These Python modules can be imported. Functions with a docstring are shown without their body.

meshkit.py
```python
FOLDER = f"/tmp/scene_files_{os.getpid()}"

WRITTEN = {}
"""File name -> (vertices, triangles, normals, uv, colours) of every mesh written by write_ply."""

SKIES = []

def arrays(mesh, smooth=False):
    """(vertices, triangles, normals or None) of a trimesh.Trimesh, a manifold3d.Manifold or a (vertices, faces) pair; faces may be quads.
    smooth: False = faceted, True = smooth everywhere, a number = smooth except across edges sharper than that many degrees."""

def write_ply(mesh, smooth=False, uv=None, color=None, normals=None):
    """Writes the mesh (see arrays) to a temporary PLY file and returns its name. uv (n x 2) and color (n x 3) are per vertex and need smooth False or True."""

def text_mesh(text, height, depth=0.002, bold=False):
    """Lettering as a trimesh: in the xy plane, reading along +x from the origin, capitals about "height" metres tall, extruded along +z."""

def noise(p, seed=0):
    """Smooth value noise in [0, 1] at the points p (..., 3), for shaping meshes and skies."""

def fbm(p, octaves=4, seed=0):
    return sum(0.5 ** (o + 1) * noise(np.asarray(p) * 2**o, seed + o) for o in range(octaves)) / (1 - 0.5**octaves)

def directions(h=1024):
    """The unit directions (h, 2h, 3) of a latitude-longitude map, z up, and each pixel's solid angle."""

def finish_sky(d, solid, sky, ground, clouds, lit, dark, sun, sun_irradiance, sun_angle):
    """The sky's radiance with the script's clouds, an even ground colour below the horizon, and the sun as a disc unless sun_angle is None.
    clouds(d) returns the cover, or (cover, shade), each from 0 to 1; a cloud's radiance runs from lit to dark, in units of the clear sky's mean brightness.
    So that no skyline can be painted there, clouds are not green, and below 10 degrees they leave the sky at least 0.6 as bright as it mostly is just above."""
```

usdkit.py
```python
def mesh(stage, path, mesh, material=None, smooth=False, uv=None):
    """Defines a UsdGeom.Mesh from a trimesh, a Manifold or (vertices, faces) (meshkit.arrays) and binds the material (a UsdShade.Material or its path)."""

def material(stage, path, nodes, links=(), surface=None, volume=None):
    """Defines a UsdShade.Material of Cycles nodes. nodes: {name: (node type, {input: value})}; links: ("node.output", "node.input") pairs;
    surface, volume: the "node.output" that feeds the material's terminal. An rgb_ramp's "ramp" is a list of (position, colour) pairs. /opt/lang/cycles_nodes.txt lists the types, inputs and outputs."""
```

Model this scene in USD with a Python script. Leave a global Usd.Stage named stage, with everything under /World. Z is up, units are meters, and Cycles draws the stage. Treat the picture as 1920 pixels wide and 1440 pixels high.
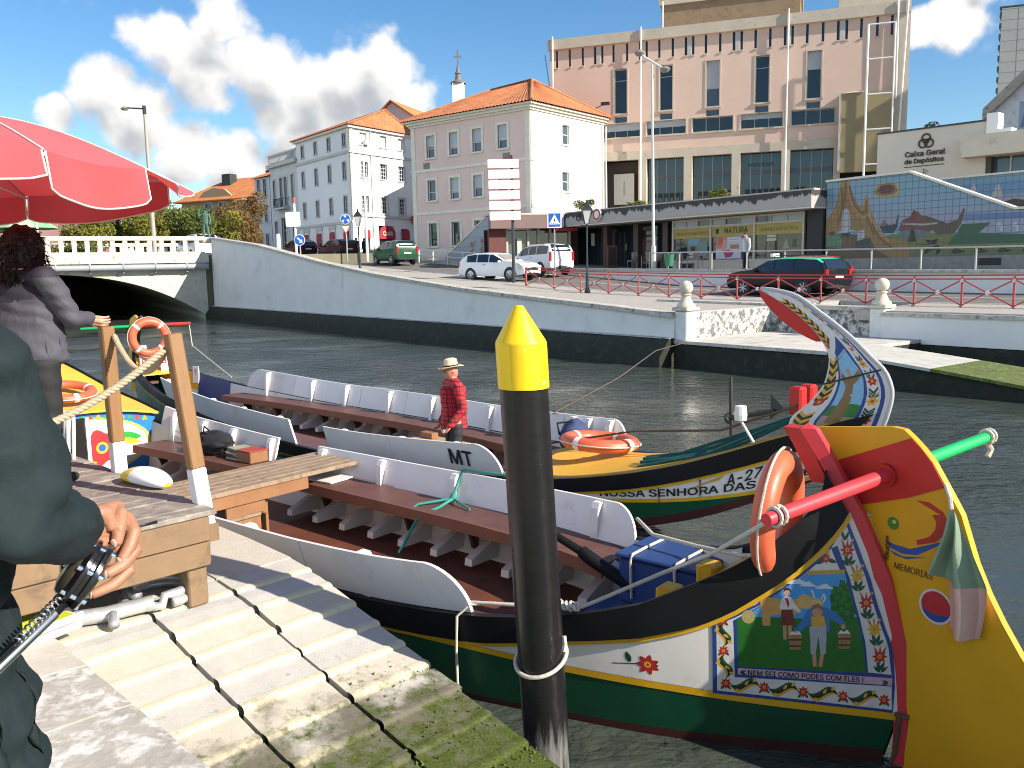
import math, random
import numpy as np, trimesh, usdkit, meshkit
from pxr import Usd, UsdGeom, UsdLux, UsdShade, Sdf, Gf, Vt
from shapely.geometry import Polygon, LineString, Point
from shapely import affinity, ops
pi = math.pi
V = lambda *a: np.array(a, float)
stage = Usd.Stage.CreateInMemory()
UsdGeom.SetStageUpAxis(stage, 'Z'); UsdGeom.SetStageMetersPerUnit(stage, 1.0)
UsdGeom.Xform.Define(stage, '/World'); UsdGeom.Scope.Define(stage, '/World/Looks')

# ------------------------------------------------------------------ camera
PITCH, ROLL = math.radians(7.7), 0.02
_f = V(0, math.cos(PITCH), -math.sin(PITCH)); _u = V(0, math.sin(PITCH), math.cos(PITCH)); _r = V(1, 0, 0)
_R = _r*math.cos(ROLL) - _u*math.sin(ROLL); _U = _u*math.cos(ROLL) + _r*math.sin(ROLL)
cam = UsdGeom.Camera.Define(stage, '/World/camera')
m = Gf.Matrix4d(*_R, 0, *_U, 0, *(-_f), 0, 0, 0, 2.9, 1)
cam.AddTransformOp().Set(m)
cam.CreateHorizontalApertureAttr(36.0); cam.CreateVerticalApertureAttr(27.0); cam.CreateFocalLengthAttr(30.0)
cam.CreateClippingRangeAttr(Gf.Vec2f(0.05, 5000))
cam.CreateExposureAttr(0.88)

# ------------------------------------------------------------------ sun and sky
SUN_AZ = math.radians(29)      # to the right of the view, this far behind the camera
SUN_EL = math.radians(31)
sun_dir = V(math.cos(SUN_EL)*math.cos(SUN_AZ), -math.cos(SUN_EL)*math.sin(SUN_AZ), math.sin(SUN_EL))
sun = UsdLux.DistantLight.Define(stage, '/World/sun')
sun.CreateIntensityAttr(1.25); sun.CreateNormalizeAttr(True); sun.CreateAngleAttr(0.5); sun.CreateColorAttr(Gf.Vec3f(1.0, 0.93, 0.82))
z_ = sun_dir; x_ = np.cross(V(0, 0, 1), z_); x_ /= np.linalg.norm(x_); y_ = np.cross(z_, x_)
sun.AddTransformOp().Set(Gf.Matrix4d(*x_, 0, *y_, 0, *z_, 0, 0, 0, 50, 1))
SKY = 0.064
def sky_material():
    N = {'tc': ('texture_coordinate', {}),
         'sky': ('sky_texture', {'sky_type': 'single_scattering', 'sun_disc': False, 'sun_elevation': SUN_EL, 'sun_rotation': math.atan2(sun_dir[0], sun_dir[1]), 'air_density': 1.0, 'aerosol_density': 0.35, 'ozone_density': 1.0}),
         'hs': ('hsv', {'hue': 0.5, 'saturation': 1.30, 'value': 1.30}), 'tint': ('mix', {'mix_type': 'multiply', 'fac': 1.0, 'color2': (0.90, 1.0, 1.08)}),
         'bg': ('background_shader', {'strength': SKY})}
    L = [('sky.color', 'hs.color'), ('hs.color', 'tint.color1')]
    # cumulus banks: soft lumps at given directions (azimuth from straight ahead to the right, elevation, radius in degrees), broken up by noise
    lumps = [(-20.6, 12.6, 3.2), (-19.2, 15.0, 2.6), (-22.8, 13.8, 2.6), (-16.6, 12.2, 3.2), (-13.6, 11.4, 3.2), (-11.0, 11.8, 3.1), (-9.4, 12.6, 2.6), (-8.0, 10.4, 2.6), (-12.2, 9.2, 2.8), (-15.5, 9.2, 3.0), (-6.8, 8.6, 2.0),
             (-26.2, 10.6, 2.7), (-24.2, 9.2, 3.0), (-21.8, 7.6, 2.8), (-19.0, 7.2, 2.6), (-16.0, 6.2, 2.4), (-19.5, 4.6, 2.2), (-13.5, 6.6, 2.2), (-28.5, 9.4, 1.5),
             (26.8, 13.4, 2.2), (28.4, 15.4, 1.7), (25.2, 13.0, 1.5), (38, 15.5, 3),
             (-60, 14, 11), (-75, 24, 12), (-95, 14, 13), (60, 13, 10), (82, 22, 12), (120, 16, 13), (150, 30, 14), (-130, 20, 14), (-160, 32, 14), (180, 14, 14), (-45, 46, 9), (12, 54, 9), (70, 48, 10), (-110, 48, 11), (150, 58, 10), (-5, 84, 9)]
    def density(tag, off):
        N[tag+'o'] = ('vector_math', {'math_type': 'add', 'vector2': off}); L.append(('tc.generated', tag+'o.vector1'))
        N[tag+'n'] = ('noise_texture', {'scale': 17.0, 'detail': 9.0 if tag == 'a' else 4.0, 'roughness': 0.58}); L.append((tag+'o.vector', tag+'n.vector'))
        N[tag+'w'] = ('noise_texture', {'scale': 24.0, 'detail': 3.0}); L.append((tag+'o.vector', tag+'w.vector'))
        N[tag+'ws'] = ('vector_math', {'math_type': 'subtract', 'vector2': (0.5, 0.5, 0.5)}); L.append((tag+'w.color', tag+'ws.vector1'))
        N[tag+'wm'] = ('vector_math', {'math_type': 'scale', 'scale': 0.055}); L.append((tag+'ws.vector', tag+'wm.vector1'))
        N[tag+'v'] = ('vector_math', {'math_type': 'add'}); L.extend([(tag+'o.vector', tag+'v.vector1'), (tag+'wm.vector', tag+'v.vector2')])
        last = None
        for i, (az, el, r) in enumerate(lumps):
            a, e = math.radians(az+(1.6 if -30 < az < -5 else 0)), math.radians(el)
            c = (math.sin(a)*math.cos(e), math.cos(a)*math.cos(e), math.sin(e))
            d, mr = f'{tag}d{i}', f'{tag}m{i}'
            N[d] = ('vector_math', {'math_type': 'distance', 'vector2': c}); L.append((tag+'v.vector', d+'.vector1'))
            N[mr] = ('map_range', {'range_type': 'linear', 'from_min': 0.0, 'from_max': math.radians(r)*0.96, 'to_min': 1.0, 'to_max': 0.0, 'clamp': True}); L.append((d+'.value', mr+'.value'))
            if last is None: last = mr+'.result'
            else:
                x = f'{tag}x{i}'; N[x] = ('math', {'math_type': 'maximum'}); L.extend([(last, x+'.value1'), (mr+'.result', x+'.value2')]); last = x+'.value'
        N[tag+'k'] = ('math', {'math_type': 'multiply_add', 'value2': 0.75, 'value3': -0.375}); L.append((tag+'n.fac', tag+'k.value1'))
        N[tag+'s'] = ('math', {'math_type': 'add'}); L.extend([(last, tag+'s.value1'), (tag+'k.value', tag+'s.value2')])
        return tag+'s.value'
    d1 = density('a', (0, 0, 0))
    d2 = density('b', (0.018, -0.006, 0.034))
    N['cov'] = ('map_range', {'range_type': 'smoothstep', 'from_min': 0.07, 'from_max': 0.46, 'to_min': 0, 'to_max': 1, 'clamp': True}); L.append((d1, 'cov.value'))
    N['shd'] = ('map_range', {'range_type': 'smoothstep', 'from_min': 0.18, 'from_max': 0.95, 'to_min': 0, 'to_max': 1, 'clamp': True}); L.append((d2, 'shd.value'))
    N['cc'] = ('mix', {'mix_type': 'mix', 'color1': CLOUD_LIT, 'color2': CLOUD_DARK}); L.append(('shd.result', 'cc.fac'))
    N['mx'] = ('mix', {'mix_type': 'mix'}); L += [('cov.result', 'mx.fac'), ('tint.color', 'mx.color1'), ('cc.color', 'mx.color2'), ('mx.color', 'bg.color')]
    return usdkit.material(stage, '/World/Looks/sky_look', N, L, surface='bg.background')
CLOUD_LIT, CLOUD_DARK = (9.0, 8.9, 8.7), (4.6, 4.75, 5.1)
dome = UsdLux.DomeLight.Define(stage, '/World/sky'); dome.CreateIntensityAttr(1.0)
dome.GetPrim().SetCustomDataByKey('kind', 'structure')
UsdShade.MaterialBindingAPI.Apply(dome.GetPrim()).Bind(sky_material())

# ------------------------------------------------------------------ helpers
_names = {}
def numbered(parent, name):
    k = (parent, name); n = _names.get(k, 0); _names[k] = n+1
    return name if n == 0 else f'{name}_{n:03d}'
def tag(o, label=None, cat=None, group=None, kind=None):
    for k, v in (('label', label), ('category', cat), ('group', group), ('kind', kind)):
        if v: o.SetCustomDataByKey(k, v)
    return o
def thing(name, label, cat, loc=(0, 0, 0), rz=0.0, group=None, kind=None):
    p = '/World/' + numbered('/World', name)
    x = UsdGeom.Xform.Define(stage, p); x.AddTranslateOp().Set(Gf.Vec3d(*map(float, loc)))
    if rz: x.AddRotateZOp().Set(math.degrees(rz))
    return tag(x.GetPrim(), label, cat, group, kind)
def unit(v): v = np.asarray(v, float); n = np.linalg.norm(v); return v/n if n > 0 else v

class MB:
    def __init__(s): s.v, s.f, s.n, s.c = [], [], 0, []
    def add(s, v, f, col=None):
        v = np.asarray(v, float).reshape(-1, 3); f = np.asarray(f, int)
        if f.ndim == 2 and f.shape[1] == 4: f = np.vstack([f[:, [0, 1, 2]], f[:, [0, 2, 3]]])
        s.v.append(v); s.f.append(f.reshape(-1, 3)+s.n); s.n += len(v)
        s.c.append(np.tile(np.asarray(col if col is not None else (0.5, 0.5, 0.5), float), (len(v), 1)))
        return s
    def tm(s, t, M=None, col=None):
        v = np.array(t.vertices)
        if M is not None: v = v @ np.asarray(M)[:3, :3].T + np.asarray(M)[:3, 3]
        return s.add(v, t.faces, col)
    def box(s, c, d, rz=0.0, ch=0.0, col=None):
        """box centred on c, size d, turned by rz; ch chamfers all edges"""
        d = np.asarray(d, float)/2
        if ch > 0:
            ch = min(ch, 0.45*2*min(d))
            pts = []
            for sx in (-1, 1):
                for sy in (-1, 1):
                    for sz in (-1, 1):
                        for k in range(3):
                            q = d-ch; q = q.copy(); q[k] = d[k]; pts.append(q*(sx, sy, sz))
            t = trimesh.convex.convex_hull(np.array(pts)); v, f = np.array(t.vertices), np.array(t.faces)
        else:
            v = np.array([(x, y, z) for x in (-d[0], d[0]) for y in (-d[1], d[1]) for z in (-d[2], d[2])])
            f = np.array([(0, 1, 3, 2), (4, 6, 7, 5), (0, 4, 5, 1), (2, 3, 7, 6), (0, 2, 6, 4), (1, 5, 7, 3)])
        if rz:
            c_, s_ = math.cos(rz), math.sin(rz); v = v @ np.array([[c_, s_, 0], [-s_, c_, 0], [0, 0, 1]])
        return s.add(v+np.asarray(c, float), f, col)
    def bx(s, x0, x1, y0, y1, z0, z1, ch=0.0, col=None):
        return s.box(((x0+x1)/2, (y0+y1)/2, (z0+z1)/2), (abs(x1-x0), abs(y1-y0), abs(z1-z0)), 0, ch, col)
    def beam(s, p0, p1, w, h, up=(0, 0, 1), ch=0.0):
        p0, p1 = np.asarray(p0, float), np.asarray(p1, float); a = unit(p1-p0); b = np.cross(up, a)
        if np.linalg.norm(b) < 1e-6: b = np.cross((1, 0, 0), a)
        b = unit(b); c = np.cross(a, b); L = np.linalg.norm(p1-p0)
        k = MB().box((0, 0, 0), (L, w, h), 0, ch)
        v = np.vstack(k.v) @ np.array([a, b, c]) + (p0+p1)/2
        return s.add(v, np.vstack(k.f))
    def tube(s, pts, r, n=8, caps=True, closed=False):
        pts = np.asarray(pts, float); N = len(pts); r = np.broadcast_to(np.asarray(r, float), (N,))
        if closed: T = np.roll(pts, -1, 0)-np.roll(pts, 1, 0)
        else: T = np.gradient(pts, axis=0)
        T = T/np.maximum(np.linalg.norm(T, axis=1, keepdims=True), 1e-9)
        u = np.cross(T[0], (0, 0, 1)); u = np.cross(T[0], (1, 0, 0)) if np.linalg.norm(u) < 1e-3 else u; u = unit(u)
        rings = []
        for i in range(N):
            u = unit(u-T[i]*(u@T[i])); w = np.cross(T[i], u)
            a = np.arange(n)/n*2*pi
            rings.append(pts[i]+r[i]*(np.cos(a)[:, None]*u+np.sin(a)[:, None]*w))
        v = np.vstack(rings); f = []
        for i in range(N if closed else N-1):
            j = (i+1) % N
            for k in range(n): f.append((i*n+k, i*n+(k+1) % n, j*n+(k+1) % n, j*n+k))
        f = np.array(f); f = np.vstack([f[:, [0, 1, 2]], f[:, [0, 2, 3]]])
        if caps and not closed:
            v = np.vstack([v, pts[0], pts[-1]]); a, b = N*n, N*n+1
            f = np.vstack([f, [(a, (k+1) % n, k) for k in range(n)], [(b, (N-1)*n+k, (N-1)*n+(k+1) % n) for k in range(n)]])
        return s.add(v, f)
    def cyl(s, p0, p1, r, n=12): return s.tube([p0, p1], r, n)
    def lathe(s, prof, c=(0, 0, 0), n=20, M=None):
        prof = np.asarray(prof, float); a = np.arange(n)/n*2*pi
        v = np.vstack([np.stack([r*np.cos(a), r*np.sin(a), np.full(n, z)], 1) for r, z in prof]); f = []
        for i in range(len(prof)-1):
            for k in range(n): f.append((i*n+k, i*n+(k+1) % n, (i+1)*n+(k+1) % n, (i+1)*n+k))
        if M is not None: v = v @ np.asarray(M, float).T
        return s.add(v+np.asarray(c, float), f)
    def grid(s, P, flip=False):
        P = np.asarray(P, float); a, b = P.shape[:2]; i = np.arange(a*b).reshape(a, b)
        f = np.stack([i[:-1, :-1], i[1:, :-1], i[1:, 1:], i[:-1, 1:]], -1).reshape(-1, 4)
        return s.add(P.reshape(-1, 3), f[:, ::-1] if flip else f)
    def slab(s, P, off):
        """a grid with thickness: P (a,b,3) and the same moved by off (3,) or (a,b,3)"""
        P = np.asarray(P, float); Q = P+off; a, b = P.shape[:2]
        s.grid(P, True); s.grid(Q)
        for e0, e1 in ((P[0], Q[0]), (Q[-1], P[-1]), (Q[:, 0], P[:, 0]), (P[:, -1], Q[:, -1])): s.grid(np.stack([e0, e1]))
        return s
    def prism(s, poly, h, M=None, z0=0.0, col=None):
        """extrudes a shapely polygon or point list by h along local z; M: 3x3 rows = axes, plus origin as tuple (axes, origin)"""
        p = poly if hasattr(poly, 'exterior') else Polygon(poly)
        if not p.is_valid: p = p.buffer(0)
        for g in getattr(p, 'geoms', [p]):
            if g.is_empty or g.area < 1e-9: continue
            t = trimesh.creation.extrude_polygon(g, h, engine='earcut'); v = np.array(t.vertices)+(0, 0, z0)
            if M is not None: v = v @ np.asarray(M[0], float)+np.asarray(M[1], float)
            s.add(v, t.faces, col)
        return s
    def text(s, txt, h, M, depth=0.01, bold=False, center=False, col=None, width=None):
        t = meshkit.text_mesh(txt, h, depth, bold); v = np.array(t.vertices)
        if width: v[:, 0] *= width/np.ptp(v[:, 0])
        if center: v[:, 0] -= (v[:, 0].min()+v[:, 0].max())/2
        v = v @ np.asarray(M[0], float)+np.asarray(M[1], float)
        return s.add(v, t.faces, col)
    def arr(s): return np.vstack(s.v), np.vstack(s.f)
    def build(s, name, mat, parent=None, smooth=False, label=None, cat=None, group=None, kind=None, color=False):
        if not s.v: return None
        base = parent.GetPath().pathString if parent is not None else '/World'
        path = base+'/'+numbered(base, name)
        v, f = s.arr()
        if color:
            mm = usdkit.mesh(stage, path, (v, f), mat)
            UsdGeom.PrimvarsAPI(mm).CreatePrimvar('col', Sdf.ValueTypeNames.Color3fArray, 'vertex').Set(Vt.Vec3fArray.FromNumpy(np.vstack(s.c).astype(np.float32)))
        else: mm = usdkit.mesh(stage, path, (v, f), mat, smooth=smooth)
        mm.CreateDoubleSidedAttr(True)
        return tag(mm.GetPrim(), label, cat, group, kind)

MATS = {}
def lin(h):
    """sRGB 0-255 triple to linear"""
    return tuple(((c/255)/12.92 if c/255 <= 0.04045 else ((c/255+0.055)/1.055)**2.4) for c in h)
def M(name, base, rough=0.6, var=0.12, scale=2.0, bump=0.0, bscale=30.0, metal=0.0, spec=0.5, col2=None, thr=(0.45, 0.65), detail=5.0, coat=0.0, streak=False, ob=False, sss=0.0, stretch=None):
    """a painted / weathered surface: base colour varied by noise, optional second colour in patches, fine bump"""
    if name in MATS: return MATS[name]
    N = {'g': ('texture_coordinate', {}) if ob else ('geometry', {}), 'n': ('noise_texture', {'scale': scale, 'detail': detail, 'roughness': 0.6}), 'p': ('principled_bsdf', {'roughness': rough, 'metallic': metal, 'specular_ior_level': spec, 'coat_weight': coat, 'coat_roughness': 0.12})}
    src = 'g.object' if ob else 'g.position'
    L = []
    if streak or stretch:
        N['mp'] = ('mapping', {'mapping_type': 'point', 'scale': stretch or (1, 1, 0.12)}); L.append((src, 'mp.vector')); vec = 'mp.vector'
    else: vec = src
    L.append((vec, 'n.vector'))
    b = np.array(base, float)
    N['r'] = ('rgb_ramp', {'ramp': [(0.25, tuple(b*(1-var))), (0.75, tuple(np.minimum(b*(1+var), 1)))]}); L.append(('n.fac', 'r.fac')); out = 'r.color'
    if col2 is not None:
        N['n2'] = ('noise_texture', {'scale': scale*2.3, 'detail': 8.0, 'roughness': 0.65, 'distortion': 0.4}); L.append((vec, 'n2.vector'))
        N['m2'] = ('map_range', {'range_type': 'smoothstep', 'from_min': thr[0], 'from_max': thr[1], 'to_min': 0, 'to_max': 1, 'clamp': True}); L.append(('n2.fac', 'm2.value'))
        N['mx'] = ('mix', {'color2': col2}); L += [('m2.result', 'mx.fac'), (out, 'mx.color1')]; out = 'mx.color'
    L.append((out, 'p.base_color'))
    N['rn'] = ('map_range', {'from_min': 0.3, 'from_max': 0.7, 'to_min': max(rough-0.08, 0.02), 'to_max': min(rough+0.1, 1), 'clamp': True}); L += [('n.fac', 'rn.value'), ('rn.result', 'p.roughness')]
    if bump:
        N['bn'] = ('noise_texture', {'scale': bscale, 'detail': 6.0, 'roughness': 0.6}); N['b'] = ('bump', {'strength': 1.0, 'distance': bump})
        L += [(src, 'bn.vector'), ('bn.fac', 'b.height'), ('b.normal', 'p.normal')]
    MATS[name] = usdkit.material(stage, '/World/Looks/'+name, N, L, surface='p.BSDF')
    return MATS[name]
def glass(name, tint=(0.02, 0.03, 0.035), rough=0.03):
    if name not in MATS:
        MATS[name] = usdkit.material(stage, '/World/Looks/'+name, {'p': ('principled_bsdf', {'base_color': tint, 'roughness': rough, 'specular_ior_level': 0.8, 'ior': 1.52})}, [], surface='p.BSDF')
    return MATS[name]
def clear_glass(name, tint=(0.9, 0.95, 0.95)):
    if name not in MATS:
        MATS[name] = usdkit.material(stage, '/World/Looks/'+name, {'t': ('transparent_bsdf', {'color': tint}), 'g': ('glossy_bsdf', {'roughness': 0.02, 'color': (1, 1, 1)}), 'f': ('fresnel', {'IOR': 1.5}), 'm': ('mix_closure', {})},
            [('f.fac', 'm.fac'), ('t.BSDF', 'm.closure1'), ('g.BSDF', 'm.closure2')], surface='m.closure')
    return MATS[name]
def print_mat(name, rough=0.5, wear=0.12):
    """flat print: the colour comes from the mesh's own 'col' values, with a little wear"""
    if name not in MATS:
        MATS[name] = usdkit.material(stage, '/World/Looks/'+name, {'a': ('attribute', {'attribute': 'col'}), 'g': ('geometry', {}), 'n': ('noise_texture', {'scale': 22.0, 'detail': 9.0, 'roughness': 0.7}), 'r': ('rgb_ramp', {'ramp': [(0.3, (1-wear,)*3), (0.7, (1, 1, 1))]}), 'x': ('mix', {'mix_type': 'multiply', 'fac': 1.0}), 'p': ('principled_bsdf', {'roughness': rough})},
            [('g.position', 'n.vector'), ('n.fac', 'r.fac'), ('a.color', 'x.color1'), ('r.color', 'x.color2'), ('x.color', 'p.base_color')], surface='p.BSDF')
    return MATS[name]
# ================================================================== setting
random.seed(7); rng = np.random.default_rng(7)
# the far quay runs along u, t metres away from the water's edge
QU, QN, Q0 = V(-0.6, 0.8, 0), V(0.8, 0.6, 0), V(6, 22, 0)
def Q(s, t, z=0.0): return Q0+QU*s+QN*t+V(0, 0, z)
QROT = math.atan2(0.8, -0.6)
def zroad(s, t=8.0): return float(np.interp(s, [-60, 0, 8, 15, 21, 28, 39, 50, 60, 200], [1.42, 1.46, 1.55, 1.72, 2.1, 2.55, 3.22, 3.85, 4.2, 4.4])+0.035*np.clip(t-8, 0, 7))
def zterr(s): return float(np.interp(s, [-80, 0, 14, 24, 39, 50, 60, 300], [2.4, 2.47, 2.65, 2.8, 3.62, 4.2, 4.5, 4.7]))
def zwall(s): return float(np.interp(s, [2.6, 5.45, 9.46, 13.8, 21.2, 26.85, 35.6, 43.7, 46], [1.5, 1.69, 1.92, 2.19, 2.82, 3.46, 4.62, 5.35, 5.45]))

# water: one wide sheet with small wind ripples
def water_mat():
    N = {'g': ('geometry', {}), 'mp': ('mapping', {'mapping_type': 'point', 'scale': (1.0, 1.55, 1.0), 'rotation': (0, 0, 0.5)}), 'n1': ('noise_texture', {'scale': 1.7, 'detail': 4.0, 'roughness': 0.55, 'distortion': 0.5}), 'n2': ('noise_texture', {'scale': 6.5, 'detail': 3.0, 'roughness': 0.6, 'distortion': 0.3}), 'n3': ('noise_texture', {'scale': 0.22, 'detail': 2.0}),
         'a': ('math', {'math_type': 'multiply_add', 'value2': 0.34}), 'amp': ('map_range', {'from_min': 0.35, 'from_max': 0.65, 'to_min': 0.15, 'to_max': 1.25, 'clamp': True}), 'am': ('math', {'math_type': 'multiply'}),
         'b': ('bump', {'strength': 1.0, 'distance': 0.10}), 'p': ('principled_bsdf', {'base_color': (0.046, 0.056, 0.046), 'roughness': 0.06, 'ior': 1.33, 'specular_ior_level': 0.55})}
    L = [('g.position', 'mp.vector'), ('mp.vector', 'n1.vector'), ('mp.vector', 'n2.vector'), ('g.position', 'n3.vector'), ('n2.fac', 'a.value1'), ('n1.fac', 'a.value3'), ('n3.fac', 'amp.value'), ('a.value', 'am.value1'), ('amp.result', 'am.value2'), ('am.value', 'b.height'), ('b.normal', 'p.normal')]
    return usdkit.material(stage, '/World/Looks/water', N, L, surface='p.BSDF')
MB().grid([[V(-160, -60, 0), V(-160, 260, 0)], [V(200, -60, 0), V(200, 260, 0)]]).build('canal_water', water_mat(), kind='structure')
MB().grid([[V(-3000, -3000, -2.2), V(-3000, 3000, -2.2)], [V(3000, -3000, -2.2), V(3000, 3000, -2.2)]]).build('ground', M('far_ground', (0.09, 0.085, 0.06), 0.9, 0.2, 0.02), kind='structure')

asphalt = M('asphalt', (0.135, 0.125, 0.115), 0.85, 0.18, 0.8, bump=0.004, bscale=60, col2=(0.19, 0.175, 0.16), thr=(0.5, 0.7))
cobble = M('cobble', (0.36, 0.33, 0.29), 0.85, 0.22, 9.0, bump=0.01, bscale=18)
SS = [-90, -60, -40, -20, -9, -4, 0, 3, 8, 12, 15, 18, 21, 24, 28, 33, 39, 44, 50, 60, 80, 120, 200]
rd = [[Q(s, t, zroad(s, t)) for t in (9.2, 10.5, 12, 14.3)] for s in SS]
MB().grid(rd).build('road', asphalt, kind='structure')
# pale strip of small paving stones between quay edge and road, with a kerb
MB().slab([[Q(s, t, zroad(s, t)+0.05) for t in (5.1, 7, 9.05)] for s in SS if s <= 2.9], V(0, 0, -0.3)).build('pavement', cobble, kind='structure')
MB().slab([[Q(s, t, zroad(s, t)+0.05) for t in (0.75, 3, 5.1, 7, 9.05)] for s in [2.95]+[q for q in SS if 2.9 < q <= 44]], V(0, 0, -0.3)).build('pavement', cobble, kind='structure')
kerbs = thing('kerb', 'pale stone kerb along the near side of the road', 'kerb')
kst = M('kerb_stone', (0.42, 0.40, 0.36), 0.8, 0.2, 3.0, bump=0.004)
for i, s in enumerate(np.arange(-8, 30, 1.2)):
    P = [[Q(s+a*1.18, t, zroad(s+a*1.18, 9.1)+0.065) for t in (9.05, 9.2)] for a in (0, 1)]
    MB().slab(P, V(0, 0, -0.25)).build('kerb_stone', kst, kerbs)
white_paint = M('road_paint', (0.62, 0.61, 0.57), 0.8, 0.15, 4.0, col2=(0.2, 0.19, 0.17), thr=(0.62, 0.8))
for k in range(7):   # zebra crossing left of the white car
    s0 = 24.5+k*0.0; t0 = 9.6+k*0.62
    P = [[Q(s, t, zroad(s, t)+0.006) for t in (t0, t0+0.36)] for s in (24.0, 25.3, 26.8, 28.0)]
    MB().grid(P).build('zebra_stripe', white_paint, kind='structure')
MB().grid([[Q(s, t, zroad(s, t)+0.006) for t in (12.0, 12.1)] for s in (-20, -4, 0, 3, 8, 12, 15, 18, 20)]).build('lane_line', white_paint, kind='structure')

# terrace and land behind the road
terr = M('terrace_paving', (0.33, 0.30, 0.27), 0.85, 0.2, 2.0, bump=0.003, bscale=25)
TS = [-90, -60, -20, 0, 8, 14, 20, 24, 28, 33, 39, 50, 60, 90, 130, 300]
MB().grid([[Q(s, t, zterr(s)) for t in (14.34, 20, 40, 120, 320)] for s in TS]).build('terrace', terr, kind='structure')
wh_wall = M('lime_wall', (0.70, 0.68, 0.65), 0.8, 0.07, 0.9, bump=0.004, bscale=14, col2=(0.40, 0.40, 0.40), thr=(0.66, 0.92))
stained = M('stained_wall', (0.60, 0.59, 0.56), 0.85, 0.12, 2.4, bump=0.006, bscale=12, col2=(0.13, 0.125, 0.115), thr=(0.40, 0.58))
copstone = M('coping_stone', (0.46, 0.43, 0.38), 0.85, 0.2, 3.0, bump=0.006, col2=(0.16, 0.15, 0.12), thr=(0.5, 0.68))
algae_dark = M('tide_stain', (0.020, 0.022, 0.015), 0.75, 0.35, 2.0, bump=0.02, bscale=8, col2=(0.05, 0.05, 0.035), thr=(0.5, 0.75), spec=0.3)
rw = thing('retaining_wall', 'low white retaining wall between the road and the raised terrace', 'wall')
MB().slab([[Q(s, 14.25, zroad(s, 14.2)-0.2) for s in TS if s <= 60], [Q(s, 14.25, zterr(s)-0.06) for s in TS if s <= 60]], QN*0.2).build('wall_face', wh_wall, rw)
MB().slab([[Q(s, 14.15, zterr(s)-0.057) for s in TS if s <= 60], [Q(s, 14.15, zterr(s)+0.06) for s in TS if s <= 60]], QN*0.42).build('coping', copstone, rw)

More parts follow.
